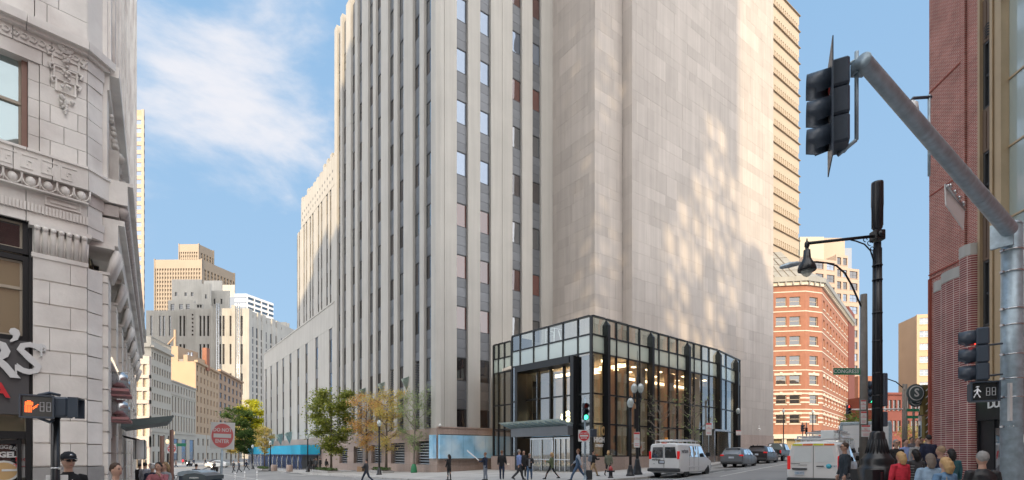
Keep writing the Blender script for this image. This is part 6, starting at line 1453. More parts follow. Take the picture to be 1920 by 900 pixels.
# fire hydrant
hx, hy = X(1145, 30.6), 30.6; r = local('fire_hydrant', 'dark fire hydrant with a red cap on the corner pavement', 'fire hydrant', (hx, hy, gz(hx)+.13)); m = MB(); m.lathe([(.17, 0), (.17, .05), (.12, .09), (.11, .42), (.13, .45)], 12); put(m.mesh('barrel', M['blackpaint']), 'barrel', r)
m = MB(); m.lathe([(.135, .45), (.14, .5), (.12, .6), (.06, .68), (.03, .73)], 12); put(m.mesh('bonnet', mat('hydrant_red', (.42, .05, .05), .4)), 'bonnet', r)
for a in (0, math.pi, -math.pi/2): m = MB(); m.tube([(0, 0, .4), (.2*math.cos(a), .2*math.sin(a), .4)], .05, 8); m.tube([(.2*math.cos(a), .2*math.sin(a), .4), (.23*math.cos(a), .23*math.sin(a), .4)], .065, 8); put(m.mesh('nozzle', M['blackpaint']), 'nozzle', r)
# big decorative black pole with lantern arm
bx_, by_ = X(1645, 12), 12.0; zb1 = gz(bx_)+.1; r = local('large_street_lamp', 'tall black fluted lamp pole with bell lantern on a long arm and canister on top', 'street lamp', (bx_, by_, zb1))
def zl(v): return Z(v, by_)-zb1
m = MB(); m.lathe([(.40, -.1), (.40, zl(878)), (.36, zl(876)), (.33, zl(868)), (.34, zl(862)), (.30, zl(858)), (.24, zl(850)), (.21, zl(846)), (.205, zl(840)), (.17, zl(825)), (.155, zl(818)), (.15, zl(812)), (.13, zl(810)), (.115, zl(808))], 24); put(m.mesh('base', M['blackpaint']), 'base', r)
m = MB(); 
for k in range(20): a = k*2*math.pi/20; m.tube([(.235*math.cos(a), .235*math.sin(a), zl(851)), (.165*math.cos(a), .165*math.sin(a), zl(824))], .014, 5)
put(m.mesh('base_flute', M['blackpaint']), 'base_flute', r)['kind'] = 'stuff'
m = MB(); m.box(-.38, .38, -.38, .38, -.1, zl(880)); put(m.mesh('vented_box', M['blackpaint']), 'vented_box', r)
m = MB()
for i in range(5):
    for j in range(14): m.box(-.2+i*.085, -.14+i*.085, -.383, -.379, zl(884)-.03-j*.045, zl(884)-.012-j*.045)
put(m.mesh('vent_slot', M['steel']), 'vent_slot', r)['kind'] = 'stuff'
m = MB(); m.tube([(0, 0, zl(812)), (0, 0, zl(455))], [.095, .078], 18)
for k in range(8): a = k*.785; m.tube([(.098*math.cos(a), .098*math.sin(a), zl(808)), (.08*math.cos(a), .08*math.sin(a), zl(466))], .014, 5)
put(m.mesh('fluted_shaft', M['blackpaint']), 'fluted_shaft', r)
m = MB()
for v in (766, 742, 700, 640, 587, 525, 498): m.tube([(0, 0, zl(v)-.012), (0, 0, zl(v)+.012)], .108, 16)
put(m.mesh('collar', M['blackpaint']), 'collar', r)
m = MB(); m.bbox(-.12, .12, -.12, .12, zl(452), zl(433), .02); m.tube([(0, -.12, zl(442)), (0, -.15, zl(442))], .07, 12); put(m.mesh('arm_box', M['blackpaint']), 'arm_box', r)
m = MB(); m.lathe([(.08, zl(433)), (.085, zl(430)), (.105, zl(428)), (.12, zl(388)), (.125, zl(386)), (.122, zl(345)), (.118, zl(342)), (.02, zl(341))], 20); 
for k in range(6): a = k*1.047; m.tube([(.122*math.cos(a), .122*math.sin(a), zl(426)), (.125*math.cos(a), .125*math.sin(a), zl(346))], .006, 4)
put(m.mesh('antenna_canister', M['blackpaint']), 'antenna_canister', r)
xl = X(1513, by_)-bx_; m = MB(); m.tube([(-.1, 0, zl(443)), (xl+.05, -.0, zl(456))], .035, 10); put(m.mesh('arm', M['blackpaint']), 'arm', r)
m = MB(); pts = [(-.09, 0, zl(488)), (-.16, 0, zl(470)), (-.3, 0, zl(458)), (-.5, 0, zl(452)), (-.62, 0, zl(450))]; m.tube(pts, .016, 6)
for (cx, cz, rr2) in ((-.17, zl(456), .06), (-.28, zl(450), .045), (-.12, zl(466), .04)): m.tube([(cx+rr2*math.cos(a*.7), 0, cz+rr2*math.sin(a*.7)) for a in range(8)], .010, 5)
put(m.mesh('scroll', M['blackpaint']), 'scroll', r)
m = MB(); m.lathe([(.01, zl(447)), (.02, zl(452)), (.05, zl(455)), (.055, zl(462)), (.04, zl(464)), (.035, zl(468)), (.07, zl(469)), (.085, zl(484)), (.12, zl(490)), (.17, zl(496)), (.195, zl(502)), (.20, zl(506)), (.19, zl(508)), (.15, zl(506))], 22, ox=xl); put(m.mesh('bell_lantern', M['blackpaint']), 'bell_lantern', r)
m = MB(); m.lathe([(.13, zl(507)), (.12, zl(511)), (.08, zl(516)), (.02, zl(519))], 16, ox=xl); put(m.mesh('lens_bowl', M['lens_c'] if 'lens_c' in M else glass('lens_bowl', (.85, .85, .82), .2, .05, trans=.5)), 'lens_bowl', r)
for v0, v1, u0 in ((700, 762, 1), (772, 800, 1)): m = MB(); m.bbox(.09, .20, -.08, .1, zl(v1), zl(v0), .02); put(m.mesh('signal_side_box', M['plast']), 'signal_side_box', r)
# grey-brown utility pole with cobra head and signs
wx, wy = X(1619.5, 20), 20.0; zw = gz(wx)+.13; r = local('utility_pole', 'weathered grey brown pole carrying a curved cobra-head street light', 'street lamp', (wx, wy, zw)); M['wpole'] = mat('weathered_pole', (.20, .185, .165), .8, bump=.3, bscale=14, var=.2, vscale=4, streak=.2)
m = MB(); m.tube([(0, 0, 0), (0, 0, Z(552, wy)-zw)], [.16, .115], 12); put(m.mesh('shaft', M['wpole']), 'shaft', r)
def ql(u, v): return (X(u, wy)-wx, 0, Z(v, wy)-zw)
m = MB(); m.tube([ql(1615, 575), ql(1608, 560), ql(1597, 535), ql(1584, 512), ql(1568, 498), ql(1550, 493), ql(1526, 491), ql(1505, 494)], [.035]*8, 8); put(m.mesh('curved_arm', M['blackpaint']), 'curved_arm', r)
m = MB(); m.tube([ql(1506, 494), ql(1495, 494), ql(1480, 497), ql(1465, 501), ql(1462, 502)], [.05, .09, .11, .08, .03], 8); put(m.mesh('cobra_head', M['galv']), 'cobra_head', r)
sn = local('street_name_sign', 'green CONGRESS ST street name sign on the weathered pole', 'sign', (X(1588, 19.7), 19.7, Z(696.5, 19.7)), R(3)); hw = (X(1614, 19.7)-X(1561, 19.7))/2; hh = .13; m = MB(); m.bbox(-hw, hw, 0, .008, -hh, hh, .004); put(m.mesh('blade', M['signgreen']), 'blade', sn)
text('CONGRESS', 'lettering', .20, M['signwhite'], sn, Matrix.Translation((-.03, -.002, -.0)) @ Matrix.Rotation(R(90), 4, 'X'), ext=.001, bold=.003); text('ST', 'lettering', .11, M['signwhite'], sn, Matrix.Translation((hw-.1, -.002, .03)) @ Matrix.Rotation(R(90), 4, 'X'), ext=.001)
for k, (v0, v1, u0, u1, t_) in enumerate(((750, 768, 1614, 1624, 'uppermost small no stopping sign on the weathered pole'), (771, 795, 1614, 1625, 'middle no stopping sign on the weathered pole'), (797, 819, 1615, 1632, 'wide lowest no parking sign on the weathered pole'))): notice(t_, X((u0+u1)/2, 19.75), 19.75, v0, v1, u0, u1)
# distant mast arm with red light
r = local('distant_mast_pole', 'distant grey pole with a white horizontal arm, a curved lamp and a red signal', 'signal pole', (X(1694, 58), 58, gz(40))); y0_ = 58; zo = gz(40)
def qd(u, v): return (X(u, y0_)-X(1694, y0_), 0, Z(v, y0_)-zo)
m = MB(); m.tube([qd(1694, 860), qd(1694, 720)], [.16, .12], 8); put(m.mesh('shaft', M['wpole']), 'shaft', r); m = MB(); m.tube([qd(1694, 767), qd(1592, 768)], .09, 6); put(m.mesh('arm', M['white']), 'arm', r)
m = MB(); m.tube([qd(1693, 727), qd(1680, 716), qd(1660, 709)], .06, 6); put(m.mesh('lamp_arm', M['blackpaint']), 'lamp_arm', r)
signal('distant traffic signal showing red at the end of the white arm', (X(1589, 58), 57.8, Z(768, 58)), 0, lit='r', size=.95)
signal('traffic signal half hidden behind the large lamp pole showing green', (X(1634, 22), 22, Z(735, 22)), R(0), lit='g', size=.9)
for u, v, t_ in ((1697, 720, 'grey brown pole left of the green street signs'), (1711, 740, 'slim tan wooden pole with two green blades'), (1722, 762, 'white pole right of the green street signs')):
    Y = 45; pole('street_pole', t_, 'pole', X(u+2, Y), Y, Z(v, Y), .11, .08, 'wpole' if u < 1715 else 'white', base=False)
for v, t_ in ((769, 'upper'), (782, 'lower')): g3 = local('street_name_sign', t_+' green street name blade on the slim tan pole', 'sign', (X(1712, 44.8), 44.8, Z(v, 44.8)), 0); m = MB(); m.box(-.55, .55, 0, .01, -.12, .12); put(m.mesh('blade', M['signgreen']), 'blade', g3)
bsn = local('bus_stop_sign', 'black and white bus stop sign near the round hanging sign', 'sign', (X(1728, 30), 30, Z(781, 30)), 0); m = MB(); m.box(-.18, .18, 0, .01, -.28, .3); put(m.mesh('plate', M['signwhite']), 'plate', bsn); m = MB(); m.box(-.18, .18, -.005, -.001, .05, .3); put(m.mesh('header', M['black']), 'header', bsn); m = MB(); m.tube([(0, .03, .3), (0, .03, -2.2)], .03, 6); put(m.mesh('post', M['galv']), 'post', bsn)
signal('dark traffic signal among the poles beyond the red jacket', (X(1727, 44), 44, Z(808, 44)), R(60), lit='r', size=.9)
signal('pair-side traffic signal left of the orange block shopfront', (X(1505, 70), 70, Z(803, 70)), R(20), size=.9)
signal('black traffic signal right of its neighbour before the orange block', (X(1512, 72), 72, Z(808, 72)), R(-30), size=.9)
for u, Y, t_ in ((1505, 70.2, 'post of the left signal before the orange block'), (1512, 72.2, 'post of the right signal before the orange block')): pole('street_pole', t_, 'pole', X(u, Y), Y, Z(792, Y), .07, .06, 'blackpaint', base=False)
# white flexible posts, stone drums
for k, (u, Y, t_) in enumerate(((441, 44, 'left'), (459, 45.5, 'middle'), (482, 47, 'right'))):
    x = X(u, Y); r = local('flexible_post', 'white flexible lane post, %s one of three left of the corner' % t_, 'bollard', (x, Y, gz(x)), group='white flexible posts'); m = MB(); m.tube([(0, 0, .04), (0, 0, .9)], .05, 10); m.lathe([(.13, 0), (.13, .03), (.06, .06)], 10); put(m.mesh('post', M['white']), 'post', r); m = MB(); m.tube([(0, 0, .62), (0, 0, .72)], .053, 10); m.tube([(0, 0, .8), (0, 0, .86)], .053, 10); put(m.mesh('reflective_band', M['steel']), 'reflective_band', r)
for u, Y, t_ in ((514, 74, 'stone drum bollard near the middle of the blue scaffold'), (543, 70, 'stone drum bollard at the right end of the blue scaffold')):
    x = X(u, Y); r = local('stone_bollard', t_, 'bollard', (x, Y, gz(x)+.13), group='stone drums by the scaffold'); m = MB(); m.lathe([(.40, 0), (.42, .04), (.42, .85), (.38, .92), (.02, .93)], 14); put(m.mesh('drum', M['granite']), 'drum', r)
# blue scaffold along the low wing
sc = thing('sidewalk_scaffold', 'bright blue pavement scaffold with mesh of struts along the low wing', 'scaffold', FL.p(-60, 2, -1)); M['tarp'] = mat('blue_tarpaulin', (.02, .38, .60), .6, var=.12, vscale=.6); M['bluebar'] = mat('blue_scaffold_bar', (.05, .10, .26), .5)
ta_, tb_ = FL.tu(470)+14, FL.tu(563); 
ta_ = FL.sh(0, 3).tu(466); tb_ = FL.sh(0, 3).tu(566)
n = 8
for k in range(n): m = MB(); a = ta_+(tb_-ta_)*k/n; e = ta_+(tb_-ta_)*(k+1)/n; m.fb(FL, a+.03, e-.03, .3, 3.2, 1.55, 3.0); m.build('hoarding_panel', M['tarp'], sc)
m = MB(); m.fb(FL, ta_, tb_, .25, 3.15, 1.42, 1.53); m.build('deck', M['bluebar'], sc)
t = ta_; k = 0
while t < tb_:
    m = MB(); m.tube([FL.p(t, 3.0, -1.2), FL.p(t, 3.0, 1.5)], .05, 6); m.build('leg', M['bluebar'], sc)
    m = MB(); m.tube([FL.p(t, 3.0, -1.0), FL.p(t+1.7, 3.0, 1.4)], .03, 5); m.tube([FL.p(t+1.7, 3.0, -1.0), FL.p(t, 3.0, 1.4)], .03, 5); m.tube([FL.p(t+.5, 2.9, -1.0), FL.p(t+.5, 2.9, 1.4)], .022, 5); m.build('brace', M['steel'] if k % 2 else M['bluebar'], sc); t += 1.8; k += 1
m = MB(); m.fb(FL, ta_, tb_-2, .1, .2, -1.3, 1.5); m.build('black_sheet', M['black'], sc)  # black sheet along the wall below the deck
# planter kerbs
def planter(x, y, l_, w_, rz, label):
    r = local('tree_planter', label, 'planter', (x, y, gz(x)+.1), rz); m = MB(); m.bbox(-l_/2, l_/2, -w_/2, w_/2, 0, .28, .04); put(m.mesh('kerb', M['kerb']), 'kerb', r); m = MB(); m.box(-l_/2+.15, l_/2-.15, -w_/2+.15, w_/2-.15, .1, .30); put(m.mesh('soil', M['soil']), 'soil', r)
    rn = random.Random(int(abs(x)*10)); m = MB()
    for k in range(500):
        a, b_ = rn.uniform(-l_/2+.2, l_/2-.2), rn.uniform(-w_/2+.2, w_/2-.2); h = rn.uniform(.05, .3); q = Vector((a, b_, .3+h)); u = Vector((rn.uniform(-1, 1), rn.uniform(-1, 1), rn.uniform(-.6, .6))).normalized()*.09; v_ = Vector((rn.uniform(-1, 1), rn.uniform(-1, 1), rn.uniform(-.2, 1))).normalized()*.09; m.add([q-u, q+v_, q+u, q-v_], [(0, 1, 2, 3)])
    o = put(m.mesh('ground_cover', M['leafg']), 'ground_cover', r); o['kind'] = 'stuff'
# bins, bikes at the lower left
for k, (u, Y, t_) in enumerate(((382, 11.6, 'nearer dark street bin with a rounded lid at the bottom left'), (371, 13.4, 'farther grey street bin behind the rounded one'))):
    x = X(u, Y); z0 = gz(x)+.1; H = 1.7-(36 if k == 0 else 31)/960*Y-z0; r = local('street_bin', t_, 'litter bin', (x, Y, z0), R(-4)); w_ = .27 if k == 0 else .33; m = MB(); m.bbox(-w_, w_, -.3, .3, 0, H-.15, .03); put(m.mesh('body', M['plast']), 'body', r)
    m = MB(); P_2 = [(-w_, H-.15), (w_, H-.15), (w_, H-.06), (w_*.6, H-.02), (0, H), (-w_*.6, H-.02), (-w_, H-.06)]; m.prism(P_2[::-1], -.31, .31); put(m.mesh('lid', mat('grey_lid', (.07, .09, .10), .35) if k == 0 else M['galv']), 'lid', r)
    m = MB(); m.box(-w_*.4, w_*.4, -.32, -.311, H-.12, H-.09); put(m.mesh('handle', M['steel']), 'handle', r)
def bike(x, y, rz, label):
    r = local('bicycle', label, 'bicycle', (x, y, gz(x)+.12), rz)
    for wx_ in (-.5, .5):
        m = MB(); m.tube([(wx_+.33*math.cos(a*math.pi/9), 0, .34+.33*math.sin(a*math.pi/9)) for a in range(19)], .018, 5, cap=False); o = put(m.mesh('wheel', M['black']), 'wheel', r); m = MB()
        for k in range(8): m.tube([(wx_, 0, .34), (wx_+.32*math.cos(k*.785), 0, .34+.32*math.sin(k*.785))], .004, 3)
        sub(o, m.mesh('spokes', M['steel']), 'spokes')
    m = MB()
    for a, b_ in (((-.5, 0, .34), (-.1, 0, .32)), ((-.1, 0, .32), (-.2, 0, .85)), ((-.5, 0, .34), (-.2, 0, .78)), ((-.1, 0, .32), (.36, 0, .78)), ((-.18, 0, .78), (.34, 0, .84)), ((.5, 0, .34), (.34, 0, .95))): m.tube([a, b_], .017, 6)
    put(m.mesh('frame', M['blackpaint']), 'frame', r); m = MB(); m.bbox(-.34, -.1, -.07, .07, .87, .93, .02); put(m.mesh('saddle', M['black']), 'saddle', r); m = MB(); m.tube([(.38, -.28, 1.02), (.33, -.1, .98), (.33, .1, .98), (.38, .28, 1.02)], .015, 6); put(m.mesh('handlebar', M['steel']), 'handlebar', r)
    m = MB(); m.bbox(.42, .68, -.18, .18, .72, .95, .02); put(m.mesh('basket', M['steel']), 'basket', r); return r
bike(X(335, 33), 33, R(100), 'dark bicycle parked beside the left lamp post'); bike(X(345, 30), 30, R(80), 'second dark bicycle nearer the street bins')
# ---------------------------------------------------------------- vehicles
M['tyre'] = mat('tyre_rubber', (.015, .015, .016), .8); M['rim'] = mat('alloy_rim', (.38, .38, .39), .35, .7); M['plasticgrey'] = mat('dark_bumper_plastic', (.045, .047, .05), .6)
M['carglass'] = glass('vehicle_glass', (.03, .035, .04), .22, wob=.1, wscale=2); M['tail'] = mat('tail_lamp', (.5, .02, .02), .2, emis=(1, .02, .02), es=.12); M['plate'] = mat('number_plate', (.55, .6, .68), .4); M['seam'] = mat('panel_gap', (.02, .02, .02), .7)
M['vanwhite'] = mat('van_white', (.80, .80, .79), .3, var=.02, vscale=1.2); M['carsilver'] = mat('silver_grey_paint', (.20, .215, .235), .28, .5); M['cardark'] = mat('charcoal_paint', (.06, .052, .055), .25, .4); M['cargreen'] = mat('dark_green_paint', (.03, .045, .045), .25, .3); M['carbeige'] = mat('pale_beige_silver_paint', (.48, .44, .40), .3, .3); M['boxwhite'] = mat('box_body_white', (.72, .76, .76), .45, var=.04); M['ltblue'] = mat('blue_door_paint', (.04, .22, .36), .4)
M['beacon'] = mat('orange_beacon', (.8, .3, .03), .35)
def vehicle(name, label, cat, x, y, ang, st, wheels, paint, glassq=(), wr=.33, track=None, group=None, lower=None):
    """st: stations (x, half width, sill z, belt z, roof z, roof half width) from tail to nose"""
    r = local(name, label, cat, (x, y, gz(x)), ang, group)
    def pts(s):
        X_, w_, z0, zb, zr, wr_ = s; return [(w_*.90, z0), (w_*.985, z0+.10), (w_, (z0+zb)/2), (w_*.985, zb), (wr_+(w_-wr_)*.12, zr-(zr-zb)*.12), (wr_*.90, zr-.02), (wr_*.5, zr+.02), (0, zr+.03)]
    m = MB(); vs = []; n = 15
    for s in st:
        h = pts(s); ring = [(-a, b_) for a, b_ in h] + [(a, b_) for a, b_ in reversed(h[:-1])]; vs += [(s[0], a, b_) for a, b_ in ring]
    fs = []
    for i in range(len(st)-1):
        for k in range(n-1): fs.append((i*n+k, i*n+k+1, (i+1)*n+k+1, (i+1)*n+k))
        fs.append((i*n+n-1, i*n, (i+1)*n, (i+1)*n+n-1))
    fs.append(tuple(range(n))[::-1]); fs.append(tuple(range((len(st)-1)*n, len(st)*n)))
    m.add(vs, fs, 0, True); me = m.mesh('body', M[paint]); bm = bmesh.new(); bm.from_mesh(me); bmesh.ops.recalc_face_normals(bm, faces=bm.faces[:]); bm.to_mesh(me); bm.free(); me.set_sharp_from_angle(angle=R(32)); body = put(me, 'body', r)
    def P(xx, f, side, off=.008):     # point on the side, f from 0 belt to 1 cantrail (below 0: lower side)
        for i in range(len(st)-1):
            if st[i][0] <= xx <= st[i+1][0] or i == len(st)-2: break
        k = (xx-st[i][0])/(st[i+1][0]-st[i][0]); a = pts(st[i]); b_ = pts(st[i+1]); h = [(a[j][0]*(1-k)+b_[j][0]*k, a[j][1]*(1-k)+b_[j][1]*k) for j in range(8)]
        if f >= 0: q = (h[3][0]*(1-f)+h[4][0]*f, h[3][1]*(1-f)+h[4][1]*f)
        else: q = (h[3][0]*(1+f)+h[1][0]*-f, h[3][1]*(1+f)+h[1][1]*-f)
        if f < 0: q = (max(q[0], h[2][0]*.995), q[1])
        return (xx, side*(q[0]+off), q[1])
    r_ = r
    for side in (-1, 1):
        for g_ in glassq:
            m = MB(); nn = 4; vs = []
            (xa0, xa1, xb0, xb1) = g_[:4]; f0, f1 = (g_[4], g_[5]) if len(g_) > 4 else (.08, .93)
            for i in range(nn+1):
                for f, (p, q) in ((f0, (xa0, xb0)), (f1, (xa1, xb1))): vs.append(P(p+(q-p)*i/nn, f, side))
            m.add(vs, [(2*i, 2*i+2, 2*i+3, 2*i+1)[::side] for i in range(nn)]); put(m.mesh('side_window', M['carglass']), 'side_window', r)
    for wx_ in wheels:
        for side in (-1, 1):
            wy_ = side*(track or (st[1][1]-.11)); m = MB(); Mx = Matrix.Translation((wx_, wy_, wr)) @ Matrix.Rotation(R(90), 4, 'X')
            m.lathe([(wr*.62, -.11), (wr*.93, -.11), (wr, -.07), (wr, .07), (wr*.93, .11), (wr*.62, .11)], 20, M=Mx); o = put(m.mesh('wheel', M['tyre']), 'wheel', r); m = MB(); m.lathe([(wr*.66, -.10), (wr*.6, -.112), (wr*.35, -.09), (.05, -.105), (.05, .105), (wr*.35, .09), (wr*.6, .112), (wr*.66, .10)], 20, M=Mx); sub(o, m.mesh('rim', M['rim']), 'rim')
            m = MB(); m.add([P(wx_, -.2, side, -.0)]*0 + [(wx_+(wr+.07)*math.cos(a*math.pi/12), side*(st[1][1]+.004), max(wr+(wr+.07)*math.sin(a*math.pi/12), 0.0)) for a in range(-1, 14)], [tuple(range(15))[::-side]]); put(m.mesh('wheel_arch', M['seam']), 'wheel_arch', r)
    return r, P, pts
def quad(r, name, mt, pts4, th=None): m = MB(); m.add(pts4, [tuple(range(len(pts4)))]); return put(m.mesh(name, M[mt]), name, r)
def rbox(r, name, mt, x0, x1, y0, y1, z0, z1, bv=.02): m = MB(); m.bbox(x0, x1, y0, y1, z0, z1, bv); return put(m.mesh(name, M[mt]), name, r)
ANG = math.atan2(.766, .64)
def ladder_rack(r, x0, x1, w_, z):
    m = MB()
    for y in (-w_, w_): m.tube([(x0, y, z+.14), (x1, y, z+.14)], .02, 6)
    xx = x0
    while xx <= x1: m.tube([(xx, -w_, z+.14), (xx, w_, z+.14)], .022, 6); m.tube([(xx, -w_, z-.02), (xx, -w_, z+.14)], .02, 5); m.tube([(xx, w_, z-.02), (xx, w_, z+.14)], .02, 5); xx += .7
    put(m.mesh('roof_rack', M['white']), 'roof_rack', r)
def ladder(label, root, x0, x1, y, z):
    r = local('ladder', label, 'ladder', root.matrix_world.translation if 0 else root.location, root.rotation_euler.z); m = MB()
    for d in (-.2, .2): m.tube([(x0, y+d, z), (x1, y+d, z+.04)], .03, 6)
    xx = x0+.1
    while xx < x1: m.tube([(xx, y-.2, z), (xx, y+.2, z)], .015, 5); xx += .3
    put(m.mesh('rails', M['steel']), 'rails', r)
# big passenger vans
VST = [(0.0, .93, .42, 1.20, 2.02, .80), (.06, .97, .36, 1.20, 2.07, .83), (.5, .99, .30, 1.20, 2.10, .86), (3.6, .99, .30, 1.20, 2.10, .86), (4.0, .99, .30, 1.20, 2.02, .80), (4.55, .98, .30, 1.22, 1.45, .78), (4.8, .97, .30, 1.15, 1.28, .75), (5.45, .93, .32, .98, 1.10, .72), (5.62, .85, .42, .86, .95, .66)]
def big_van(label, x, y, paint, words=True, glass_=True):
    gq = [(.35, .45, 1.15, 1.15), (1.25, 1.25, 2.1, 2.1), (2.2, 2.2, 2.95, 2.95), (3.1, 3.1, 4.3, 3.95)] if not words else [(1.55, 1.6, 2.15, 2.15), (2.25, 2.25, 2.95, 2.95), (3.1, 3.1, 4.3, 3.95)]
    r, P, pts = vehicle('cargo_van', label, 'van', x, y, ANG, VST, (1.05, 4.55), paint, gq, .36)
    xr = -.012
    for s_ in (-1, 1):
        a, b_ = (.05, .78); quad(r, 'rear_window', 'carglass', [(xr, -s_*a*1.2, 1.22), (xr+.0, -s_*b_, 1.22), (xr, -s_*(b_-.1), 1.86), (xr, -s_*a*1.2, 1.86)][::s_])
        rbox(r, 'tail_lamp', 'tail', -.03, .12, s_*.87-.07, s_*.87+.07, 1.15, 1.62)
    rbox(r, 'bumper', 'plasticgrey', -.22, .1, -.97, .97, .40, .60, .04); rbox(r, 'plate_recess', 'plasticgrey', -.03, 0, -.20+.15, .20+.15, .88, 1.08); rbox(r, 'number_plate', 'plate', -.045, -.03, -.03, .27-.0, .92, 1.04, .004)
    m = MB(); m.box(-.014, 0, -.008, .008, .62, 1.98); m.box(-.02, -.0, -.9, .9, .60, .615); put(m.mesh('door_gap', M['seam']), 'door_gap', r)
    m = MB(); 
    for xx in (1.45, 2.98, 2.18): m.box(xx, xx+.012, -.997, -.992, .45, 1.9)
    put(m.mesh('door_gap', M['seam']), 'door_gap', r); m = MB(); m.box(1.0, 4.2, -1.003, -.99, .66, .72); put(m.mesh('side_moulding', M[paint]), 'side_moulding', r)
    rbox(r, 'mirror', 'black', 4.15, 4.35, -1.28, -1.02, 1.3, 1.55); rbox(r, 'mirror', 'black', 4.15, 4.35, 1.02, 1.28, 1.3, 1.55)
    rbox(r, 'roof_lamp', 'tail', 0.02, .08, -.15, .15, 2.085, 2.12, .01)
    Mr = Matrix.Rotation(R(-90), 4, 'Z') @ Matrix.Rotation(R(90), 4, 'X')
    if words:
        text('verizon', 'lettering', .18, M['black'], r, Matrix.Translation((-.016, .48, 1.12)) @ Mr, ext=.002, bold=.004)
        text('verizon', 'lettering', .34, M['black'], r, Matrix.Translation((.85, -.945, 1.62)) @ Matrix.Rotation(R(90-10), 4, 'X'), ext=.002, bold=.004)
        text('2WD ...', 'lettering', .06, M['black'], r, Matrix.Translation((-.016, .6, .86)) @ Mr, ext=.002)
    return r
v1 = big_van('white verizon-style'.replace(' verizon-style', '') + ' panel van with black rear lettering parked by the pavilion', 9.05, 30.5, 'vanwhite')
ladder_rack(v1, .4, 3.6, .7, 2.12); rbox(v1, 'orange_beacon', 'beacon', .7, .85, .1, .25, 2.28, 2.45); rbox(v1, 'roof_tray', 'white', .5, 2.0, -.3, .5, 2.2, 2.32)
ladder('white ladder lying on the roof rack of the lettered van', v1, .5, 3.4, -.35, 2.3)
v6 = big_van('pale beige silver van with a roof ladder parked ahead of the small white van', 14.9, 24.6, 'carbeige', False)
ladder_rack(v6, .3, 3.6, .7, 2.12); ladder('steel ladder on the roof of the beige silver van', v6, -.2, 3.4, .2, 2.32); ladder('second ladder on the roof of the beige silver van, nearer the kerb', v6, .1, 3.6, -.4, 2.32)
v9 = big_van('white van far up the street behind the box truck', 33.0, 46.5, 'vanwhite', False)
v10 = big_van('white van between the pickup and the beige van with racks on top', 23.6, 34.6, 'vanwhite', False); ladder_rack(v10, .3, 3.6, .7, 2.12)
# small white van (rear close to us)
CST = [(0.0, .84, .35, 1.02, 1.74, .70), (.05, .90, .30, 1.02, 1.80, .73), (.5, .92, .26, 1.02, 1.84, .76), (2.7, .92, .26, 1.02, 1.84, .76), (3.2, .92, .26, 1.03, 1.74, .68), (3.75, .91, .26, 1.02, 1.18, .68), (4.3, .86, .30, .88, .98, .62), (4.42, .76, .40, .72, .80, .55)]
v5, P, pts = vehicle('small_panel_van', 'small white panel van with a yellow and orange strip above its rear doors', 'van', 11.30, 19.2, ANG-.02, CST, (.85, 3.65), 'vanwhite', [(2.35, 2.4, 3.6, 3.2)], .32)
Mr = Matrix.Rotation(R(-90), 4, 'Z') @ Matrix.Rotation(R(90), 4, 'X')
for k in range(4): m = MB(); m.box(-.012+.045, .035, .70-.35*(k+1)+.02, .70-.35*k, 1.69, 1.755); m.v = [(a-.05 if 1 else a, b_, c) for a, b_, c in m.v]; put(m.mesh('reflective_strip', M['strip_y' if k % 2 == 0 else 'strip_o'] if 'strip_y' in M else mat('strip', ((.75, .75, .05), (.85, .2, .05))[k % 2], .4)), 'reflective_strip', v5)
for s_ in (-1, 1): rbox(v5, 'tail_lamp', 'tail', -.02, .14, s_*.83-.06, s_*.83+.055, .78, 1.30); quad(v5, 'door_blank', 'boxwhite', [(-.010, -s_*.06, 1.06), (-.010, -s_*.70, 1.08), (-.010, -s_*.60, 1.60), (-.010, -s_*.06, 1.60)][::s_])
m = MB(); m.box(-.012, .0, -.006, .006, .45, 1.68); put(m.mesh('door_gap', M['seam']), 'door_gap', v5); rbox(v5, 'bumper', 'plasticgrey', -.14, .1, -.88, .88, .30, .48, .04); rbox(v5, 'plate_recess', 'plasticgrey', -.05, 0, .20, .72, .77, .84); rbox(v5, 'number_plate', 'plate', -.035, -.012, .30, .62, .58, .73, .004)
rbox(v5, 'door_handle', 'plasticgrey', -.045, 0, -.34, -.10, .90, .935, .01); m = MB(); m.tube([(-.02, -.5, .92), (-.012, -.5, .92)], .09, 18); put(m.mesh('round_emblem', mat('cyan_emblem', (.08, .5, .65), .4)), 'round_emblem', v5); text('AT&T', 'lettering', .08, M['ltblue'], v5, Matrix.Translation((-.022, -.66, .92)) @ Mr, ext=.001)
text('CB2-071', 'lettering', .09, M['ltblue'], v5, Matrix.Translation((-.037, .46, .65)) @ Mr, ext=.001)
m = MB(); m.box(-.02, .0, .45, .76, 1.0, 1.015); m.box(-.02, .0, .2, .5, .95, .96); put(m.mesh('small_print', M['plasticgrey']), 'small_print', v5)
m = MB(); q = [P(x_, f, -1, .01) for x_, f in ((.5, -.85), (2.2, -.85), (2.2, .3), (.5, .3))]; m.add(q, [(0, 1, 2, 3)]); put(m.mesh('blue_side_panel', M['ltblue']), 'blue_side_panel', v5)
rbox(v5, 'mirror', 'black', 3.2, 3.35, -1.15, -.93, 1.1, 1.3)
m = MB()
for y in (-.65, .65): m.tube([(.2, y, 1.95), (3.0, y, 1.95)], .02, 6)
for xx in (.3, 1.2, 2.1, 2.9): m.tube([(xx, -.7, 1.95), (xx, .7, 1.95)], .02, 6); m.tube([(xx, -.65, 1.84), (xx, -.65, 1.95)], .02, 5); m.tube([(xx, .65, 1.84), (xx, .65, 1.95)], .02, 5)
put(m.mesh('roof_rack', M['white']), 'roof_rack', v5)
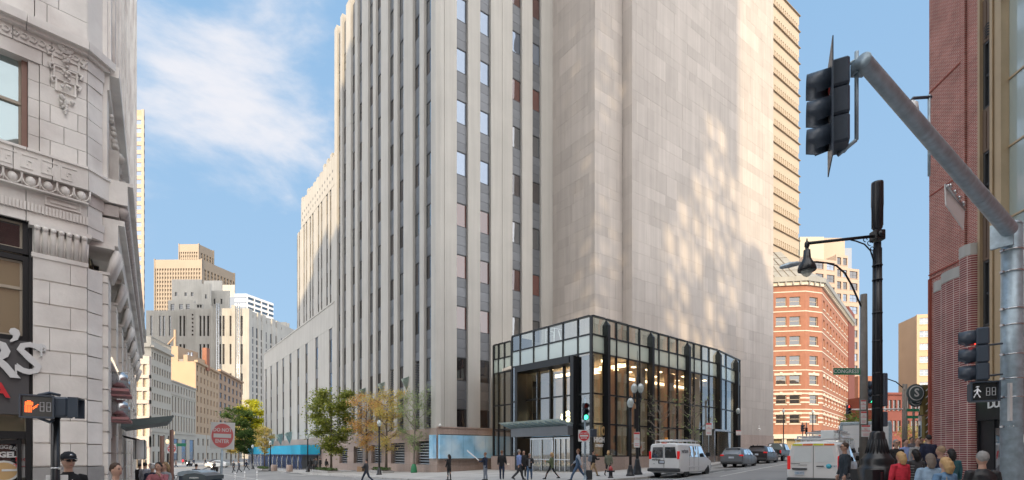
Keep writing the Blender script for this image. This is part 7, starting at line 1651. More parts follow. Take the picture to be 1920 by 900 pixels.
rbox(v5, 'rack_box', 'boxwhite', .8, 1.3, -.55, -.1, 1.97, 2.28); rbox(v5, 'rack_box', 'boxwhite', .9, 1.2, -.7, -.45, 1.97, 2.15); m = MB(); m.tube([(.6, .65, 1.95), (.6, .65, 2.05), (2.8, .1, 2.05)], .03, 6); m.tube([(.8, -.7, 2.0), (.8, -.72, 2.45)], .03, 6); put(m.mesh('rack_clamp', M['steel']), 'rack_clamp', v5)
ladder('aluminium ladder on the small white van roof', v5, .4, 3.2, .3, 2.02)
# compact suv, suv, pickup, sedan
SUV = [(0.0, .80, .42, .92, 1.05, .70), (.06, .86, .34, .98, 1.12, .72), (.30, .88, .28, 1.0, 1.42, .62), (.62, .89, .25, 1.0, 1.56, .62), (1.5, .90, .24, .98, 1.60, .63), (2.5, .90, .24, .96, 1.57, .62), (3.3, .89, .25, .95, 1.05, .66), (4.1, .84, .28, .80, .92, .62), (4.35, .72, .38, .66, .74, .5)]
def suv(label, x, y, paint, scale=1.0):
    st = [(a*scale, b_*scale, c, d*scale, e*scale, f*scale) for a, b_, c, d, e, f in SUV]
    r, P, pts = vehicle('parked_suv', label, 'car', x, y, ANG, st, (.85*scale, 3.45*scale), paint, [(.55*scale, .85*scale, 1.25*scale, 1.25*scale, .12, .85), (1.35*scale, 1.35*scale, 2.2*scale, 2.2*scale, .1, .9), (2.28*scale, 2.28*scale, 3.05*scale, 2.55*scale, .1, .9)], .34*scale)
    s = scale; quad(r, 'rear_window', 'carglass', [(.065*s, .62*s, 1.13*s), (.065*s, -.62*s, 1.13*s), (.44*s, -.52*s, 1.505*s), (.44*s, .52*s, 1.505*s)]); m = MB(); m.v = []
    for s_ in (-1, 1): rbox(r, 'tail_lamp', 'tail', -.02, .2, s_*.72*s-.15*s, s_*.72*s+.13*s, .92*s, 1.04*s, .02)
    rbox(r, 'bumper', 'plasticgrey', -.06, .12, -.82*s, .82*s, .32, .52*s, .04); rbox(r, 'number_plate', 'plate', -.03, -.0, -.2, .2, .74*s, .88*s, .006); rbox(r, 'spoiler', paint, .30*s, .62*s, -.55*s, .55*s, 1.50*s, 1.54*s+.02, .01); rbox(r, 'mirror', 'plasticgrey', 2.55*s, 2.7*s, -1.05*s, -.9*s, 1.0*s, 1.15*s)
    m = MB(); 
    for xx in (1.3, 2.24, 3.1): m.box(xx*s, xx*s+.012, -.906*s, -.900*s, .4, 1.0*s)
    put(m.mesh('door_gap', M['seam']), 'door_gap', r); return r
suv('grey compact SUV parked second behind the lettered van', 17.3, 40.4, 'carsilver'); suv('dark charcoal SUV with red lamps parked ahead of the grey one', 22.2, 46.6, 'cardark', 1.06)
PST = [(0, .90, .55, 1.10, 1.18, .86), (.05, .95, .50, 1.12, 1.22, .9), (1.75, .97, .45, 1.12, 1.22, .9), (1.80, .97, .42, 1.12, 1.30, .80), (2.0, .97, .40, 1.14, 1.84, .72), (2.3, .97, .40, 1.14, 1.90, .74), (3.4, .97, .40, 1.14, 1.88, .73), (4.1, .97, .40, 1.14, 1.25, .76), (5.3, .94, .42, 1.02, 1.14, .74), (5.5, .84, .5, .9, 1.0, .6)]
r, P, pts = vehicle('pickup_truck', 'dark green pickup truck parked near the orange block', 'pickup truck', 26.3, 52, ANG, PST, (1.1, 4.5), 'cargreen', [(2.15, 2.2, 2.95, 2.95), (3.05, 3.05, 3.95, 3.45)], .39)
quad(r, 'rear_window', 'carglass', [(1.83, .65, 1.36), (1.83, -.65, 1.36), (1.97, -.6, 1.78), (1.97, .6, 1.78)]); rbox(r, 'bumper', 'rim', -.16, .05, -.9, .9, .5, .68, .03); rbox(r, 'number_plate', 'plate', -.18, -.16, -.2, .2, .54, .66, .004)
for s_ in (-1, 1): rbox(r, 'tail_lamp', 'tail', -.03, .1, s_*.88-.06, s_*.88+.06, .85, 1.15)
CAR = [(0.0, .78, .35, .88, 1.0, .66), (.08, .84, .28, .92, 1.06, .68), (.75, .88, .22, .93, 1.08, .66), (1.3, .89, .22, .93, 1.40, .58), (2.2, .89, .22, .92, 1.45, .58), (2.7, .89, .22, .92, 1.40, .58), (3.4, .88, .22, .90, 1.0, .66), (4.3, .84, .26, .75, .84, .6), (4.5, .72, .36, .6, .66, .5)]
r, P, pts = vehicle('crossing_car', 'pale sedan crossing the left street side on', 'car', X(428, 105), 105, R(178), CAR, (.9, 3.5), 'vanwhite', [(1.1, 1.35, 1.95, 1.95), (2.02, 2.02, 3.2, 2.65)], .32)
r, P, pts = vehicle('oncoming_car', 'dark car with lit headlamps far down the left street', 'car', X(381, 124), 130, R(-78), CAR, (.9, 3.5), 'cardark', [(1.1, 1.35, 1.95, 1.95), (2.02, 2.02, 3.2, 2.65)], .32)
quad(r, 'windscreen', 'carglass', [(3.30, .6, 1.02), (2.75, .52, 1.38), (2.75, -.52, 1.38), (3.30, -.6, 1.02)]); 
for s_ in (-1, 1): rbox(r, 'headlight', 'lamp_w', 4.36, 4.5, s_*.6-.14, s_*.6+.14, .60, .74)
# box truck
bt2 = local('box_truck', 'white box truck with a roller door behind the weathered pole', 'truck', (20.0, 29.0, gz(20)), ANG+.05)
m = MB(); m.bbox(0, 5.2, -1.2, 1.2, .95, 3.45-gz(20)+.05, .04); put(m.mesh('box_body', M['boxwhite']), 'box_body', bt2); zt5 = 3.45-gz(20)+.05
m = MB()
for a, b_, c, d in ((-1.2, -1.08, 1.0, zt5-.03), (1.08, 1.2, 1.0, zt5-.03), (-1.08, 1.08, zt5-.15, zt5-.03), (-1.08, 1.08, .97, 1.06)): m.box(-.05, .0, a, b_, c, d)
put(m.mesh('door_frame', M['galv']), 'door_frame', bt2); m = MB()
for k in range(6): m.box(-.02, .0, -1.07, 1.07, 1.07+k*(zt5-1.24)/6, 1.06+(k+1)*(zt5-1.24)/6-.015)
put(m.mesh('roller_door', M['white']), 'roller_door', bt2); rbox(bt2, 'chassis', 'plasticgrey', -.3, 6.8, -.5, .5, .5, .85); rbox(bt2, 'cab', 'white', 5.4, 7.1, -1.0, 1.0, .6, 2.4, .15)
for s_ in (-1, 1): rbox(bt2, 'tail_lamp', 'tail', -.1, .0, s_*1.05-.1, s_*1.05+.1, .78, .9)
for wx_ in (1.2, 5.9):
    for s_ in (-1, 1): m = MB(); m.lathe([(.2, -.13), (.42, -.13), (.44, -.08), (.44, .08), (.42, .13), (.2, .13)], 18, M=Matrix.Translation((wx_, s_*.95, .44)) @ Matrix.Rotation(R(90), 4, 'X')); put(m.mesh('wheel', M['tyre']), 'wheel', bt2)
text('ON', 'lettering', .5, M['signgreen'], bt2, Matrix.Translation((-.03, -.2, 2.0)) @ Mr, ext=.002)
# scooters with lit lamps far away
for u, Y, t_ in ((402, 78, 'rider on a scooter with an orange lamp coming up the left street'), (355, 112, 'distant scooter with rider and bright lamp by the left pavement')):
    x = X(u, Y); r = local('motor_scooter', t_.replace('rider on a scooter', 'scooter').replace(' with rider', ''), 'scooter', (x, Y, gz(x)), R(-95))
    for wx_ in (-.6, .6): m = MB(); m.lathe([(.12, -.05), (.25, -.05), (.27, 0), (.25, .05), (.12, .05)], 14, M=Matrix.Translation((wx_, 0, .27)) @ Matrix.Rotation(R(90), 4, 'X')); put(m.mesh('wheel', M['tyre']), 'wheel', r)
    m = MB(); m.bbox(-.75, .1, -.18, .18, .35, .78, .08); m.bbox(.4, .6, -.2, .2, .35, 1.0, .05); m.tube([(.55, 0, .3), (.4, 0, 1.05)], .04, 8); m.tube([(.4, -.3, 1.08), (.4, .3, 1.08)], .025, 6); put(m.mesh('body', M['cardark']), 'body', r); m = MB(); m.ball((.64, 0, .85), .1, 8); put(m.mesh('headlight', M['lamp_w']), 'headlight', r)
import numpy as np
# ---------------------------------------------------------------- trees
def leafmat(name, a, b_, em=None):
    m = bpy.data.materials.new(name); m.use_nodes = True; t = m.node_tree; t.nodes.clear(); out = t.nodes.new('ShaderNodeOutputMaterial'); g = t.nodes.new('ShaderNodeNewGeometry'); r = t.nodes.new('ShaderNodeMixRGB'); t.links.new(g.outputs['Random Per Island'], r.inputs[0]); r.inputs[1].default_value = (*a, 1); r.inputs[2].default_value = (*b_, 1)
    d = t.nodes.new('ShaderNodeBsdfDiffuse'); tr = t.nodes.new('ShaderNodeBsdfTranslucent'); mx = t.nodes.new('ShaderNodeMixShader'); mx.inputs[0].default_value = .4; t.links.new(r.outputs[0], d.inputs[0]); t.links.new(r.outputs[0], tr.inputs[0]); t.links.new(d.outputs[0], mx.inputs[1]); t.links.new(tr.outputs[0], mx.inputs[2]); t.links.new(mx.outputs[0], out.inputs[0]); return m
M['lf_green'] = leafmat('maple_green_leaves', (.15, .21, .05), (.42, .42, .10)); M['lf_orange'] = leafmat('orange_leaves', (.72, .38, .17), (.62, .50, .18)); M['lf_yellow'] = leafmat('yellow_green_leaves', (.58, .54, .18), (.68, .48, .18))
M['lf_pale'] = leafmat('pale_green_leaves', (.26, .36, .16), (.40, .44, .24)); M['lf_bright'] = leafmat('bright_yellow_leaves', (.55, .50, .03), (.40, .42, .05)); M['lf_dark'] = leafmat('dark_green_leaves', (.05, .10, .035), (.12, .17, .05)); M['bark'] = mat('bark', (.13, .105, .085), .9, bump=.4, bscale=20, var=.2, vscale=5)
M['bark_p'] = mat('pale_bark', (.22, .19, .16), .9, var=.15, vscale=5)
def tree(label, u, Y, vtop, crown_r, vbot, leaf, nleaf, seed, size=.16, upright=.7, group='street trees', bark='bark', levels=3, tiers=None):
    x = X(u, Y); z0 = gz(x)+.13; H = Z(vtop, Y)-z0; zc0 = Z(vbot, Y)-z0; r = local('street_tree', label, 'tree', (x, Y, z0), 0, group); rn = random.Random(seed)
    m = MB(); r0 = .035*H**.8*.55+.03; m.tube([(0, 0, 0), (rn.uniform(-.05, .05), 0, zc0), (rn.uniform(-.15, .15), .05, H*.62), (rn.uniform(-.2, .2), 0, H*.93)], [r0*1.15, r0*.85, r0*.5, r0*.12], 8); put(m.mesh('trunk', M[bark]), 'trunk', r)
    m = MB(); tips = []
    def br(p, d, L_, rad, lev):
        q = p+d*L_*.5+Vector((rn.uniform(-.08, .08), rn.uniform(-.08, .08), .04))*L_; e = p+d*L_+Vector((0, 0, .08*L_)); m.tube([p, q, e], [rad, rad*.75, rad*.45], 5, cap=False); tips.append((q, L_)); tips.append((e, L_))
        if lev > 0:
            for k in range(rn.choice([2, 3])):
                dd = (d+Vector((rn.uniform(-.8, .8), rn.uniform(-.8, .8), rn.uniform(-.25, .6)))).normalized(); s_ = p.lerp(e, rn.uniform(.45, .95)); br(s_, dd, L_*rn.uniform(.45, .7), rad*.5, lev-1)
    nb = 15 if tiers is None else tiers
    for k in range(nb):
        f = k/(nb-1); z = zc0+(H*.90-zc0)*f; a = k*2.4+rn.uniform(-.3, .3); prof = math.sin(math.pi*min(1, .22+.72*(1-f)**.8))**.7; L_ = crown_r*max(.25, prof)*rn.uniform(.65, .98); br(Vector((0, 0, z-.25*L_*0)), Vector((math.cos(a), math.sin(a), upright*rn.uniform(.2, .9))).normalized(), L_*.72, r0*.42*(1-.5*f), levels-1)
    o = put(m.mesh('limbs', M[bark]), 'limbs', r)
    if nleaf:
        m = MB(); vs = []; fs = []
        for i in range(nleaf):
            c, L_ = tips[rn.randrange(len(tips))]; sp = .20*crown_r*rn.uniform(.3, 1.2); q = c+Vector((rn.gauss(0, sp), rn.gauss(0, sp), rn.gauss(0, sp*.55))); s_ = size*rn.uniform(.6, 1.4)
            u_ = Vector((rn.gauss(0, 1), rn.gauss(0, 1), rn.gauss(0, .5))).normalized(); v_ = u_.cross(Vector((rn.gauss(0, .6), rn.gauss(0, .6), 1))).normalized(); b_ = len(vs)
            vs += [q-u_*s_, q+v_*s_*.5, q+u_*s_, q-v_*s_*.5]; fs.append((b_, b_+1, b_+2, b_+3))
        m.add(vs, fs); put(m.mesh('crown', M[leaf]), 'crown', r)
    return r
tree('full green maple with yellowing tips by the raised planter', 621, 63, 732, 3.0, 848, 'lf_green', 12000, 3, .15, .35, tiers=17)
tree('orange leaved tree left of the lamp post', 688, 60, 742, 2.5, 845, 'lf_orange', 4300, 4, .11, .9)
tree('yellow orange leaved tree just right of the lamp post', 724, 55, 733, 2.3, 848, 'lf_yellow', 4800, 5, .10, .9)
tree('sparse pale green tree with a green bag round its foot', 776, 51, 738, 2.4, 846, 'lf_pale', 3000, 6, .085, 1.0, bark='bark_p')
tree('small olive and orange tree between the scaffold lamps', 496, 80, 800, 1.6, 850, 'lf_yellow', 2600, 7, .13, .8)
tree('bright yellow sunlit tree beside the low wing', 472, 150, 752, 4.2, 835, 'lf_bright', 9000, 8, .30, .8)
tree('green tree left of the bright yellow one', 447, 145, 772, 4.4, 845, 'lf_dark', 8000, 9, .30, .7)
tree('olive tree with orange patches behind the leaning sign', 433, 120, 806, 3.0, 850, 'lf_yellow', 4500, 10, .22, .7)
tree('low dark green tree behind the leaning red sign', 458, 110, 808, 3.0, 850, 'lf_dark', 5000, 11, .2, .5)
tree('bare young tree nearer the crossing before the pavilion', 1237, 40.5, 748, 2.0, 838, 'lf_pale', 90, 12, .10, 1.0, levels=4, bark='bark_p')
tree('bare young tree farther along before the pavilion', 1300, 47, 742, 2.1, 832, 'lf_pale', 170, 13, .12, 1.0, levels=4, bark='bark_p')
tree('green tree far behind the box truck', 1604, 90, 778, 2.6, 835, 'lf_dark', 1500, 14, .22, .6)
tree('autumn tree at the end of the right pavement', 1716, 75, 805, 2.4, 840, 'lf_yellow', 1400, 15, .18, .6)
for x, y, l_, w_, rz, t_ in ((X(612, 63), 63, 6.5, 1.6, R(125), 'low stone planter with ground cover under the green maple'), (X(716, 55), 54.8, 4, 1.3, R(125), 'low stone planter under the yellow orange tree'), (X(494, 80), 80, 6, 1.5, R(125), 'low stone planter by the blue scaffold')): planter(x, y, l_, w_, rz, t_)
r = local('watering_bag', 'green watering bag round the foot of the sparse tree', 'bag', (X(776, 51), 51, gz(X(776, 51))+.13)); m = MB(); m.lathe([(.30, 0), (.33, .1), (.27, .6), (.16, .85), (.12, .88)], 12); put(m.mesh('bag', mat('green_bag', (.03, .2, .09), .6)), 'bag', r)
# ---------------------------------------------------------------- people
M['skin'] = mat('skin', (.50, .30, .22), .5, var=.05, vscale=20); M['skin2'] = mat('skin_tan', (.34, .19, .13), .5); M['shoe'] = mat('dark_shoe', (.02, .02, .02), .5); M['eye'] = mat('eye', (.02, .015, .012), .3); M['lip'] = mat('lip', (.36, .13, .12), .5)
PROTO = {}
def remesh(m, vox, name, smooth=2):
    me = m.mesh(name+'_raw', M['skin']); o = bpy.data.objects.new('tmp', me); md = o.modifiers.new('r', 'REMESH'); md.mode = 'VOXEL'; md.voxel_size = vox; md.use_smooth_shade = True
    s_ = o.modifiers.new('s', 'SMOOTH'); s_.iterations = smooth; s_.factor = .5
    out = eval_mesh(o); bpy.data.meshes.remove(me); out.name = name; out.materials.clear(); return out
def rings(m, rs):      # rs: (x, y, z, rx, ry)
    n = 14; vs = []
    for x, y, z, rx, ry in rs:
        for k in range(n): a = 2*math.pi*k/n; vs.append((x+rx*math.cos(a), y+ry*math.sin(a), z))
    fs = [(i*n+k, i*n+(k+1) % n, (i+1)*n+(k+1) % n, (i+1)*n+k) for i in range(len(rs)-1) for k in range(n)]; fs.append(tuple(range(n))[::-1]); fs.append(tuple(range((len(rs)-1)*n, len(rs)*n))); m.add(vs, fs)
def joints(pose):
    leg = {'stand': ((3, -2), (-3, -2)), 'walk': ((27, -6), (-20, -30)), 'walk2': ((-22, -26), (24, -4)), 'stride': ((32, -10), (-26, -18))}[pose[0]]; arm = {'down': (4, 10), 'phone': (18, 95), 'fwd': (22, 25), 'back': (-24, 12), 'hold': (30, 70), 'face': (35, 125)}
    J = {}
    for i, s_ in enumerate((-1, 1)):
        h = Vector((s_*.09, 0, .92)); a, k = R(leg[i][0]), R(leg[i][0]+leg[i][1]); kn = h+Vector((s_*.01, math.sin(a)*.43, -math.cos(a)*.43)); an = kn+Vector((0, math.sin(k)*.41, -math.cos(k)*.41)); J['leg', s_] = (h, kn, an)
        sh = Vector((s_*.185, 0, 1.415)); sa, fl = arm[pose[1+i]]; sa = R(sa); el = sh+Vector((s_*.06, math.sin(sa)*.28, -math.cos(sa)*.28)); fa = sa+R(fl); inw = -s_*(.10 if fl > 50 else .0); wr_ = el+Vector((inw+s_*.01, math.sin(fa)*.25, -math.cos(fa)*.25)); hd = (wr_-el).normalized(); J['arm', s_] = (sh, el, wr_, hd)
    lo = min(J['leg', -1][2].z, J['leg', 1][2].z); J['dz'] = .085-lo; return J
def body_set(pose, female, near, coat):
    key = (pose, female, near, coat)
    if key in PROTO: return PROTO[key]
    J = joints(pose); dz = Vector((0, 0, J['dz'])); vox = .013 if near else .022; W_ = .93 if female else 1.0; out = {}
    D = dz.z
    m = MB(); rings(m, [(0, 0, .90+D, .13, .09), (0, 0, 1.1+D, .12*W_, .08), (0, 0, 1.3+D, .15*W_, .09), (0, 0, 1.42+D, .14*W_, .07), (0, .0, 1.47+D, .06, .055), (0, .005, 1.54+D, .052, .055), (0, .01, 1.58+D, .05, .055)])
    m.ball((0, .012, 1.655+D), .1, 16, sc=(.76, .93, 1.18)); m.ball((0, .045, 1.60+D), .06, 12, sc=(.85, .8, .85)); m.tube([(0, .098, 1.66+D), (0, .118, 1.635+D)], [.008, .016], 8)
    for s_ in (-1, 1): m.ball((s_*.078, .0, 1.645+D), .026, 8, sc=(.4, .7, 1.1))
    for s_ in (-1, 1):
        h, kn, an = [q+dz for q in J['leg', s_]]; m.tube([h, h.lerp(kn, .5), kn, kn.lerp(an, .35), an], [.078, .068, .05, .05, .036], 10)
        sh, el, wr_, hd = J['arm', s_]; sh, el, wr_ = sh+dz, el+dz, wr_+dz; m.tube([sh, sh.lerp(el, .5), el, el.lerp(wr_, .4), wr_], [.046, .043, .035, .036, .024], 8)
        m.tube([wr_, wr_+hd*.045, wr_+hd*.09], [.024, .036, .03], 8)
    out['body'] = remesh(m, vox, 'body')
    # hands: four fingers and a thumb added to the same body mesh
    bm = bmesh.new(); bm.from_mesh(out['body']); f = MB()
    for s_ in (-1, 1):
        sh, el, wr_, hd = J['arm', s_]; wr_ = wr_+dz; side = Vector((0, 1, 0)) if abs(hd.y) < .6 else Vector((s_*-1.0, 0, 0)); side = (side-hd*side.dot(hd)).normalized(); cu = hd.cross(side)*(s_ if abs(hd.y) < .6 else -s_)
        if abs(hd.y) >= .6: cu = Vector((0, 0, -1))
        for k in range(4): L_ = (.062, .074, .068, .052)[k]; b0 = wr_+hd*.085+side*(.027-.018*k); f.tube([b0-hd*.02, b0+hd*L_*.5, b0+hd*L_*.85+cu*.014, b0+hd*L_*.95+cu*.032], [.0095, .009, .008, .006], 6)
        b0 = wr_+hd*.03+side*.03; f.tube([b0, b0+hd*.03+side*.02, b0+hd*.062+side*.022+cu*.012], [.011, .010, .007], 6)
    me2 = f.mesh('f', M['skin']); bm.from_mesh(me2); bm.to_mesh(out['body']); bm.free(); out['body'].polygons.foreach_set('use_smooth', [True]*len(out['body'].polygons))
    # top
    m = MB(); lo = {'shirt': .88, 'coat': .80, 'long': .62}[coat]; b_ = .018 if coat == 'shirt' else .034
    rs_ = [(0, 0, lo+D, .155*(1 if not female else 1.04)+b_*.6, .11+b_*.6), (0, 0, .95+D, .15+b_*.5, .108+b_*.5), (0, 0, 1.1+D, .135*W_+b_, .10+b_), (0, .0, 1.27+D, .162*W_+b_, .115+b_), (0, 0, 1.38+D, .165*W_+b_, .10+b_*.7), (0, 0, 1.44+D, .12+b_*.4, .078+b_*.4), (0, 0, 1.485+D, .068, .068)]; rings(m, rs_)
    for s_ in (-1, 1):
        sh, el, wr_, hd = J['arm', s_]; sh, el, wr_ = sh+dz, el+dz, wr_+dz; m.tube([sh+Vector((-s_*.05, 0, .0)), sh, sh.lerp(el, .5), el, el.lerp(wr_, .5), wr_-hd*.01], [.055, .055+b_*.6, .048+b_*.6, .042+b_*.5, .040+b_*.5, .032+b_*.4], 10)
    out['top'] = remesh(m, vox, 'top', 1)
    m = MB(); rings(m, [(0, 0, .99+D, .145, .105), (0, 0, .93+D, .16, .115), (0, 0, .86+D, .165, .115), (0, 0, .82+D, .14, .1)])
    for s_ in (-1, 1):
        h, kn, an = [q+dz for q in J['leg', s_]]; k_ = .85 if female else 1.1; m.tube([h+Vector((0, 0, .02)), h.lerp(kn, .5), kn, kn.lerp(an, .4), an+Vector((0, 0, -.02))], [.098, .084*k_**.5, .063*k_, .060*k_, .050*k_], 10)
    out['trousers'] = remesh(m, vox, 'trousers', 1)
    m = MB()
    for s_ in (-1, 1):
        an = J['leg', s_][2]+dz; t_ = Vector((0, 1, 0)); lift = max(0, (an.z-.1)); tl2 = Vector((0, .9, -.45 if lift > .05 else 0)).normalized(); m.tube([an+Vector((0, -.07, -.045)), an+Vector((0, -.02, -.03)), an+tl2*.1+Vector((0, 0, -.045)), an+tl2*.18+Vector((0, 0, -.055))], [.036, .045, .042, .026], 8); 
    out['shoes'] = remesh(m, .016, 'shoes', 1)
    m = MB(); c = Vector((0, .0, 1.672+D))
    if not female: m.ball(c+Vector((0, -.008, .02)), .1, 14, sc=(.84, .98, 1.05)); m2 = MB()
    else: m.ball(c+Vector((0, -.012, .015)), .104, 14, sc=(.88, 1.0, 1.1)); m.tube([c+Vector((0, -.06, .02)), c+Vector((0, -.085, -.10)), c+Vector((0, -.09, -.22))], [.085, .09, .05], 12)
    hm = remesh(m, .012, 'hair', 2); bm = bmesh.new(); bm.from_mesh(hm)      # trim the face away
    dl = [v for v in bm.verts if v.co.y > .045+(.5*(v.co.z-c.z-.03)) and v.co.z < c.z+.075]; bmesh.ops.delete(bm, geom=dl, context='VERTS')
    dl = [v for v in bm.verts if v.co.z < c.z-.035 and v.co.y > (-.03 if not female else -.0)]; bmesh.ops.delete(bm, geom=dl, context='VERTS'); 
    if not female: bmesh.ops.delete(bm, geom=[v for v in bm.verts if v.co.z < c.z-.075], context='VERTS')
    bmesh.ops.solidify(bm, geom=bm.faces[:], thickness=.006); bm.to_mesh(hm); bm.free(); hm.polygons.foreach_set('use_smooth', [True]*len(hm.polygons)); out['hair'] = hm
    m = MB()
    for s_ in (-1, 1): m.ball((s_*.031, .092, 1.668+D), .011, 8, sc=(1.3, .6, .8)); m.tube([(s_*.048, .094, 1.685+D), (s_*.018, .102, 1.688+D)], .004, 5)
    m.tube([(-.022, .099, 1.602+D), (0, .105, 1.600+D), (.022, .099, 1.602+D)], .005, 6, 1); out['face'] = m.mesh('face_features', [M['eye'], M['lip']])
    for nm_, amp, fr_ in (('top', .011, 9), ('trousers', .010, 8), ('hair', .008, 34)):      # folds and locks
        me_ = out[nm_]; me_.update(); nv = len(me_.vertices); co = np.empty(nv*3, np.float32); no = np.empty(nv*3, np.float32); me_.vertices.foreach_get('co', co); me_.vertices.foreach_get('normal', no); co = co.reshape(-1, 3); no = no.reshape(-1, 3)
        x_, y_, z_ = co[:, 0]*fr_*2, co[:, 1]*fr_*2, co[:, 2]*fr_*(1.2 if nm_ != 'hair' else .5); ph = len(PROTO)*.7
        k_ = np.sin(x_*1.1+z_*1.7+ph+1.3*np.sin(y_*.9+z_*.6))*.35 + np.sin(y_*1.9-z_*1.2+2*ph+np.sin(x_*1.7))*.3 + np.sin(z_*3.1+x_*2.3+y_*1.5)*.2
        me_.vertices.foreach_set('co', (co+no*(k_*amp)[:, None]).ravel()); me_.update()
    out['J'] = J; PROTO[key] = out; return out
CM = {}
def cloth(c, rough=.85):
    if c not in CM: CM[c] = mat('cloth', c, rough, bump=.25, bscale=35, var=.12, vscale=9)
    return CM[c]
BLK, NAVY, DGREY, JEAN, KHAKI, GREEN, WHITE_, LBLUE, RED_ = (.018, .018, .02), (.02, .03, .06), (.05, .052, .058), (.09, .15, .25), (.36, .25, .14), (.12, .15, .08), (.6, .6, .6), (.25, .33, .60), (.62, .035, .06)
HB_, HD, HBL, HG, HR = (.055, .03, .018), (.012, .01, .01), (.52, .33, .15), (.30, .29, .28), (.25, .12, .06)
def person(label, u, Y, face, h=1.72, pose=('stand', 'down', 'down'), top=BLK, legs=BLK, hair=HB_, female=False, coat='coat', near=False, skin='skin', extra=None, group=None, on=.13, toprough=.85, zoff=0):
    x = X(u, Y); k = h/1.755; r = local('person', label, 'person', (x, Y, gz(x)+on+zoff), R(face), group); r.scale = (k, k, k); B = body_set(pose, female, near, coat)
    def pc(me, name, mt): 
        o = put(me, name, r); 
        if not me.materials: me.materials.append(mt)
        o.material_slots[0].link = 'OBJECT'; o.material_slots[0].material = mt; return o
    pc(B['body'], 'body', M[skin]); pc(B['top'], 'jacket' if coat != 'shirt' else 'shirt', cloth(top, toprough)); pc(B['trousers'], 'trousers', cloth(legs)); pc(B['shoes'], 'shoes', M['shoe'])
    if hair: pc(B['hair'], 'hair', cloth(hair, .6))
    put(B['face'], 'face_features', r)
    J = B['J']; D = J['dz']; ex = extra or ()
    def q(name, m_, mt): return put(m_.mesh(name, mt), name, r)
    if 'cap' in ex: m = MB(); m.lathe([(.094, 0), (.098, .03), (.088, .07), (.05, .105), (.005, .115)], 16, oz=1.70+D, oy=.005); m.add([(-.075, .06, 1.715+D), (.075, .06, 1.715+D), (.05, .175, 1.70+D), (0, .19, 1.70+D), (-.05, .175, 1.70+D), (-.075, .06, 1.708+D), (.075, .06, 1.708+D), (.05, .175, 1.693+D), (0, .19, 1.693+D), (-.05, .175, 1.693+D)], [(0, 1, 2, 3, 4), (9, 8, 7, 6, 5), (1, 6, 7, 2), (2, 7, 8, 3), (3, 8, 9, 4)]); q('cap', m, cloth((.022, .026, .035))); m = MB(); m.tube([(.0, .088, 1.752+D), (.0, .100, 1.749+D)], .022, 14); q('cap_badge', m, M['steel'])
    if 'glasses' in ex: m = MB(); m.box(-.062, -.01, .100, .108, 1.655+D, 1.684+D); m.box(.01, .062, .100, .108, 1.655+D, 1.684+D); m.box(-.076, .076, .098, .102, 1.676+D, 1.682+D); m.box(-.08, -.076, -.0, .1, 1.674+D, 1.68+D); m.box(.076, .08, -.0, .1, 1.674+D, 1.68+D); q('sunglasses', m, M['black'])
    if 'bun' in ex: m = MB(); m.ball((0, -.115, 1.70+D), .045, 10); q('hair_bun', m, cloth(hair, .6))
    if 'quilt' in ex:
        m = MB(); 
        for i in range(8): z = .86+i*.07; rings(m, [(0, 0, z+D-.004, .19-.02*abs(i-3.5)/8, .137), (0, 0, z+D+.004, .19-.02*abs(i-3.5)/8, .137)])
        q('quilting_seams', m, cloth((top[0]*.6, top[1]*.6, top[2]*.6)))
    if 'stripe' in ex:
        m = MB()
        for i in range(6): z = .93+i*.075; w_ = (.182, .172, .168, .176, .19, .197)[i]; rings(m, [(0, 0, z+D, w_, .136), (0, 0, z+.02+D, w_, .136)])
        q('knit_stripes', m, cloth((.3, .3, .31)))
    if 'backpack' in ex: m = MB(); m.bbox(-.15, .15, -.29, -.12, 1.03+D, 1.44+D, .05); m.bbox(-.11, .11, -.34, -.28, 1.06+D, 1.22+D, .02); q('backpack', m, cloth(ex['backpack'] if isinstance(ex, dict) else (.12, .13, .15)))
    if 'strap' in ex: m = MB(); m.tube([(-.10, -.12, 1.2+D), (-.09, -.10, 1.38+D), (-.08, .0, 1.475+D), (-.08, .1, 1.38+D)], .018, 6); m.bbox(-.16, .14, -.2, -.12, .80+D, 1.18+D, .04); q('shoulder_bag', m, cloth((.45, .36, .25)))
    if 'vest' in ex: m = MB(); rings(m, [(0, 0, .90+D, .172, .128), (0, 0, 1.1+D, .168, .128), (0, 0, 1.27+D, .186, .14), (0, 0, 1.38+D, .172, .118), (0, 0, 1.46+D, .10, .085)]); q('vest', m, cloth((.09, .15, .24)))
    if 'collar' in ex: m = MB(); m.lathe([(.075, 1.45+D), (.068, 1.50+D), (.062, 1.50+D), (.068, 1.45+D)], 12); q('collar', m, cloth(top)); m = MB(); [m.ball((0, .135, z+D), .008, 6) for z in (1.32, 1.38)]; q('shirt_button', m, M['signwhite'])
    if 'inner' in ex: m = MB(); m.box(-.05, .05, .128, .146, .92+D, 1.42+D); q('inner_shirt', m, cloth((.32, .32, .33)))
    wr_ = J['arm', 1][2]+Vector((0, 0, D))+J['arm', 1][3]*.1
    if 'phone' in ex: m = MB(); m.bbox(wr_.x-.04, wr_.x+.04, wr_.y-.01, wr_.y+.0, wr_.z-.03, wr_.z+.12, .004); t_ = local('phone', 'dark phone in the hands of the long haired woman in black', 'phone', r.location, r.rotation_euler.z); t_.scale = r.scale; put(m.mesh('case', M['black']), 'case', t_)
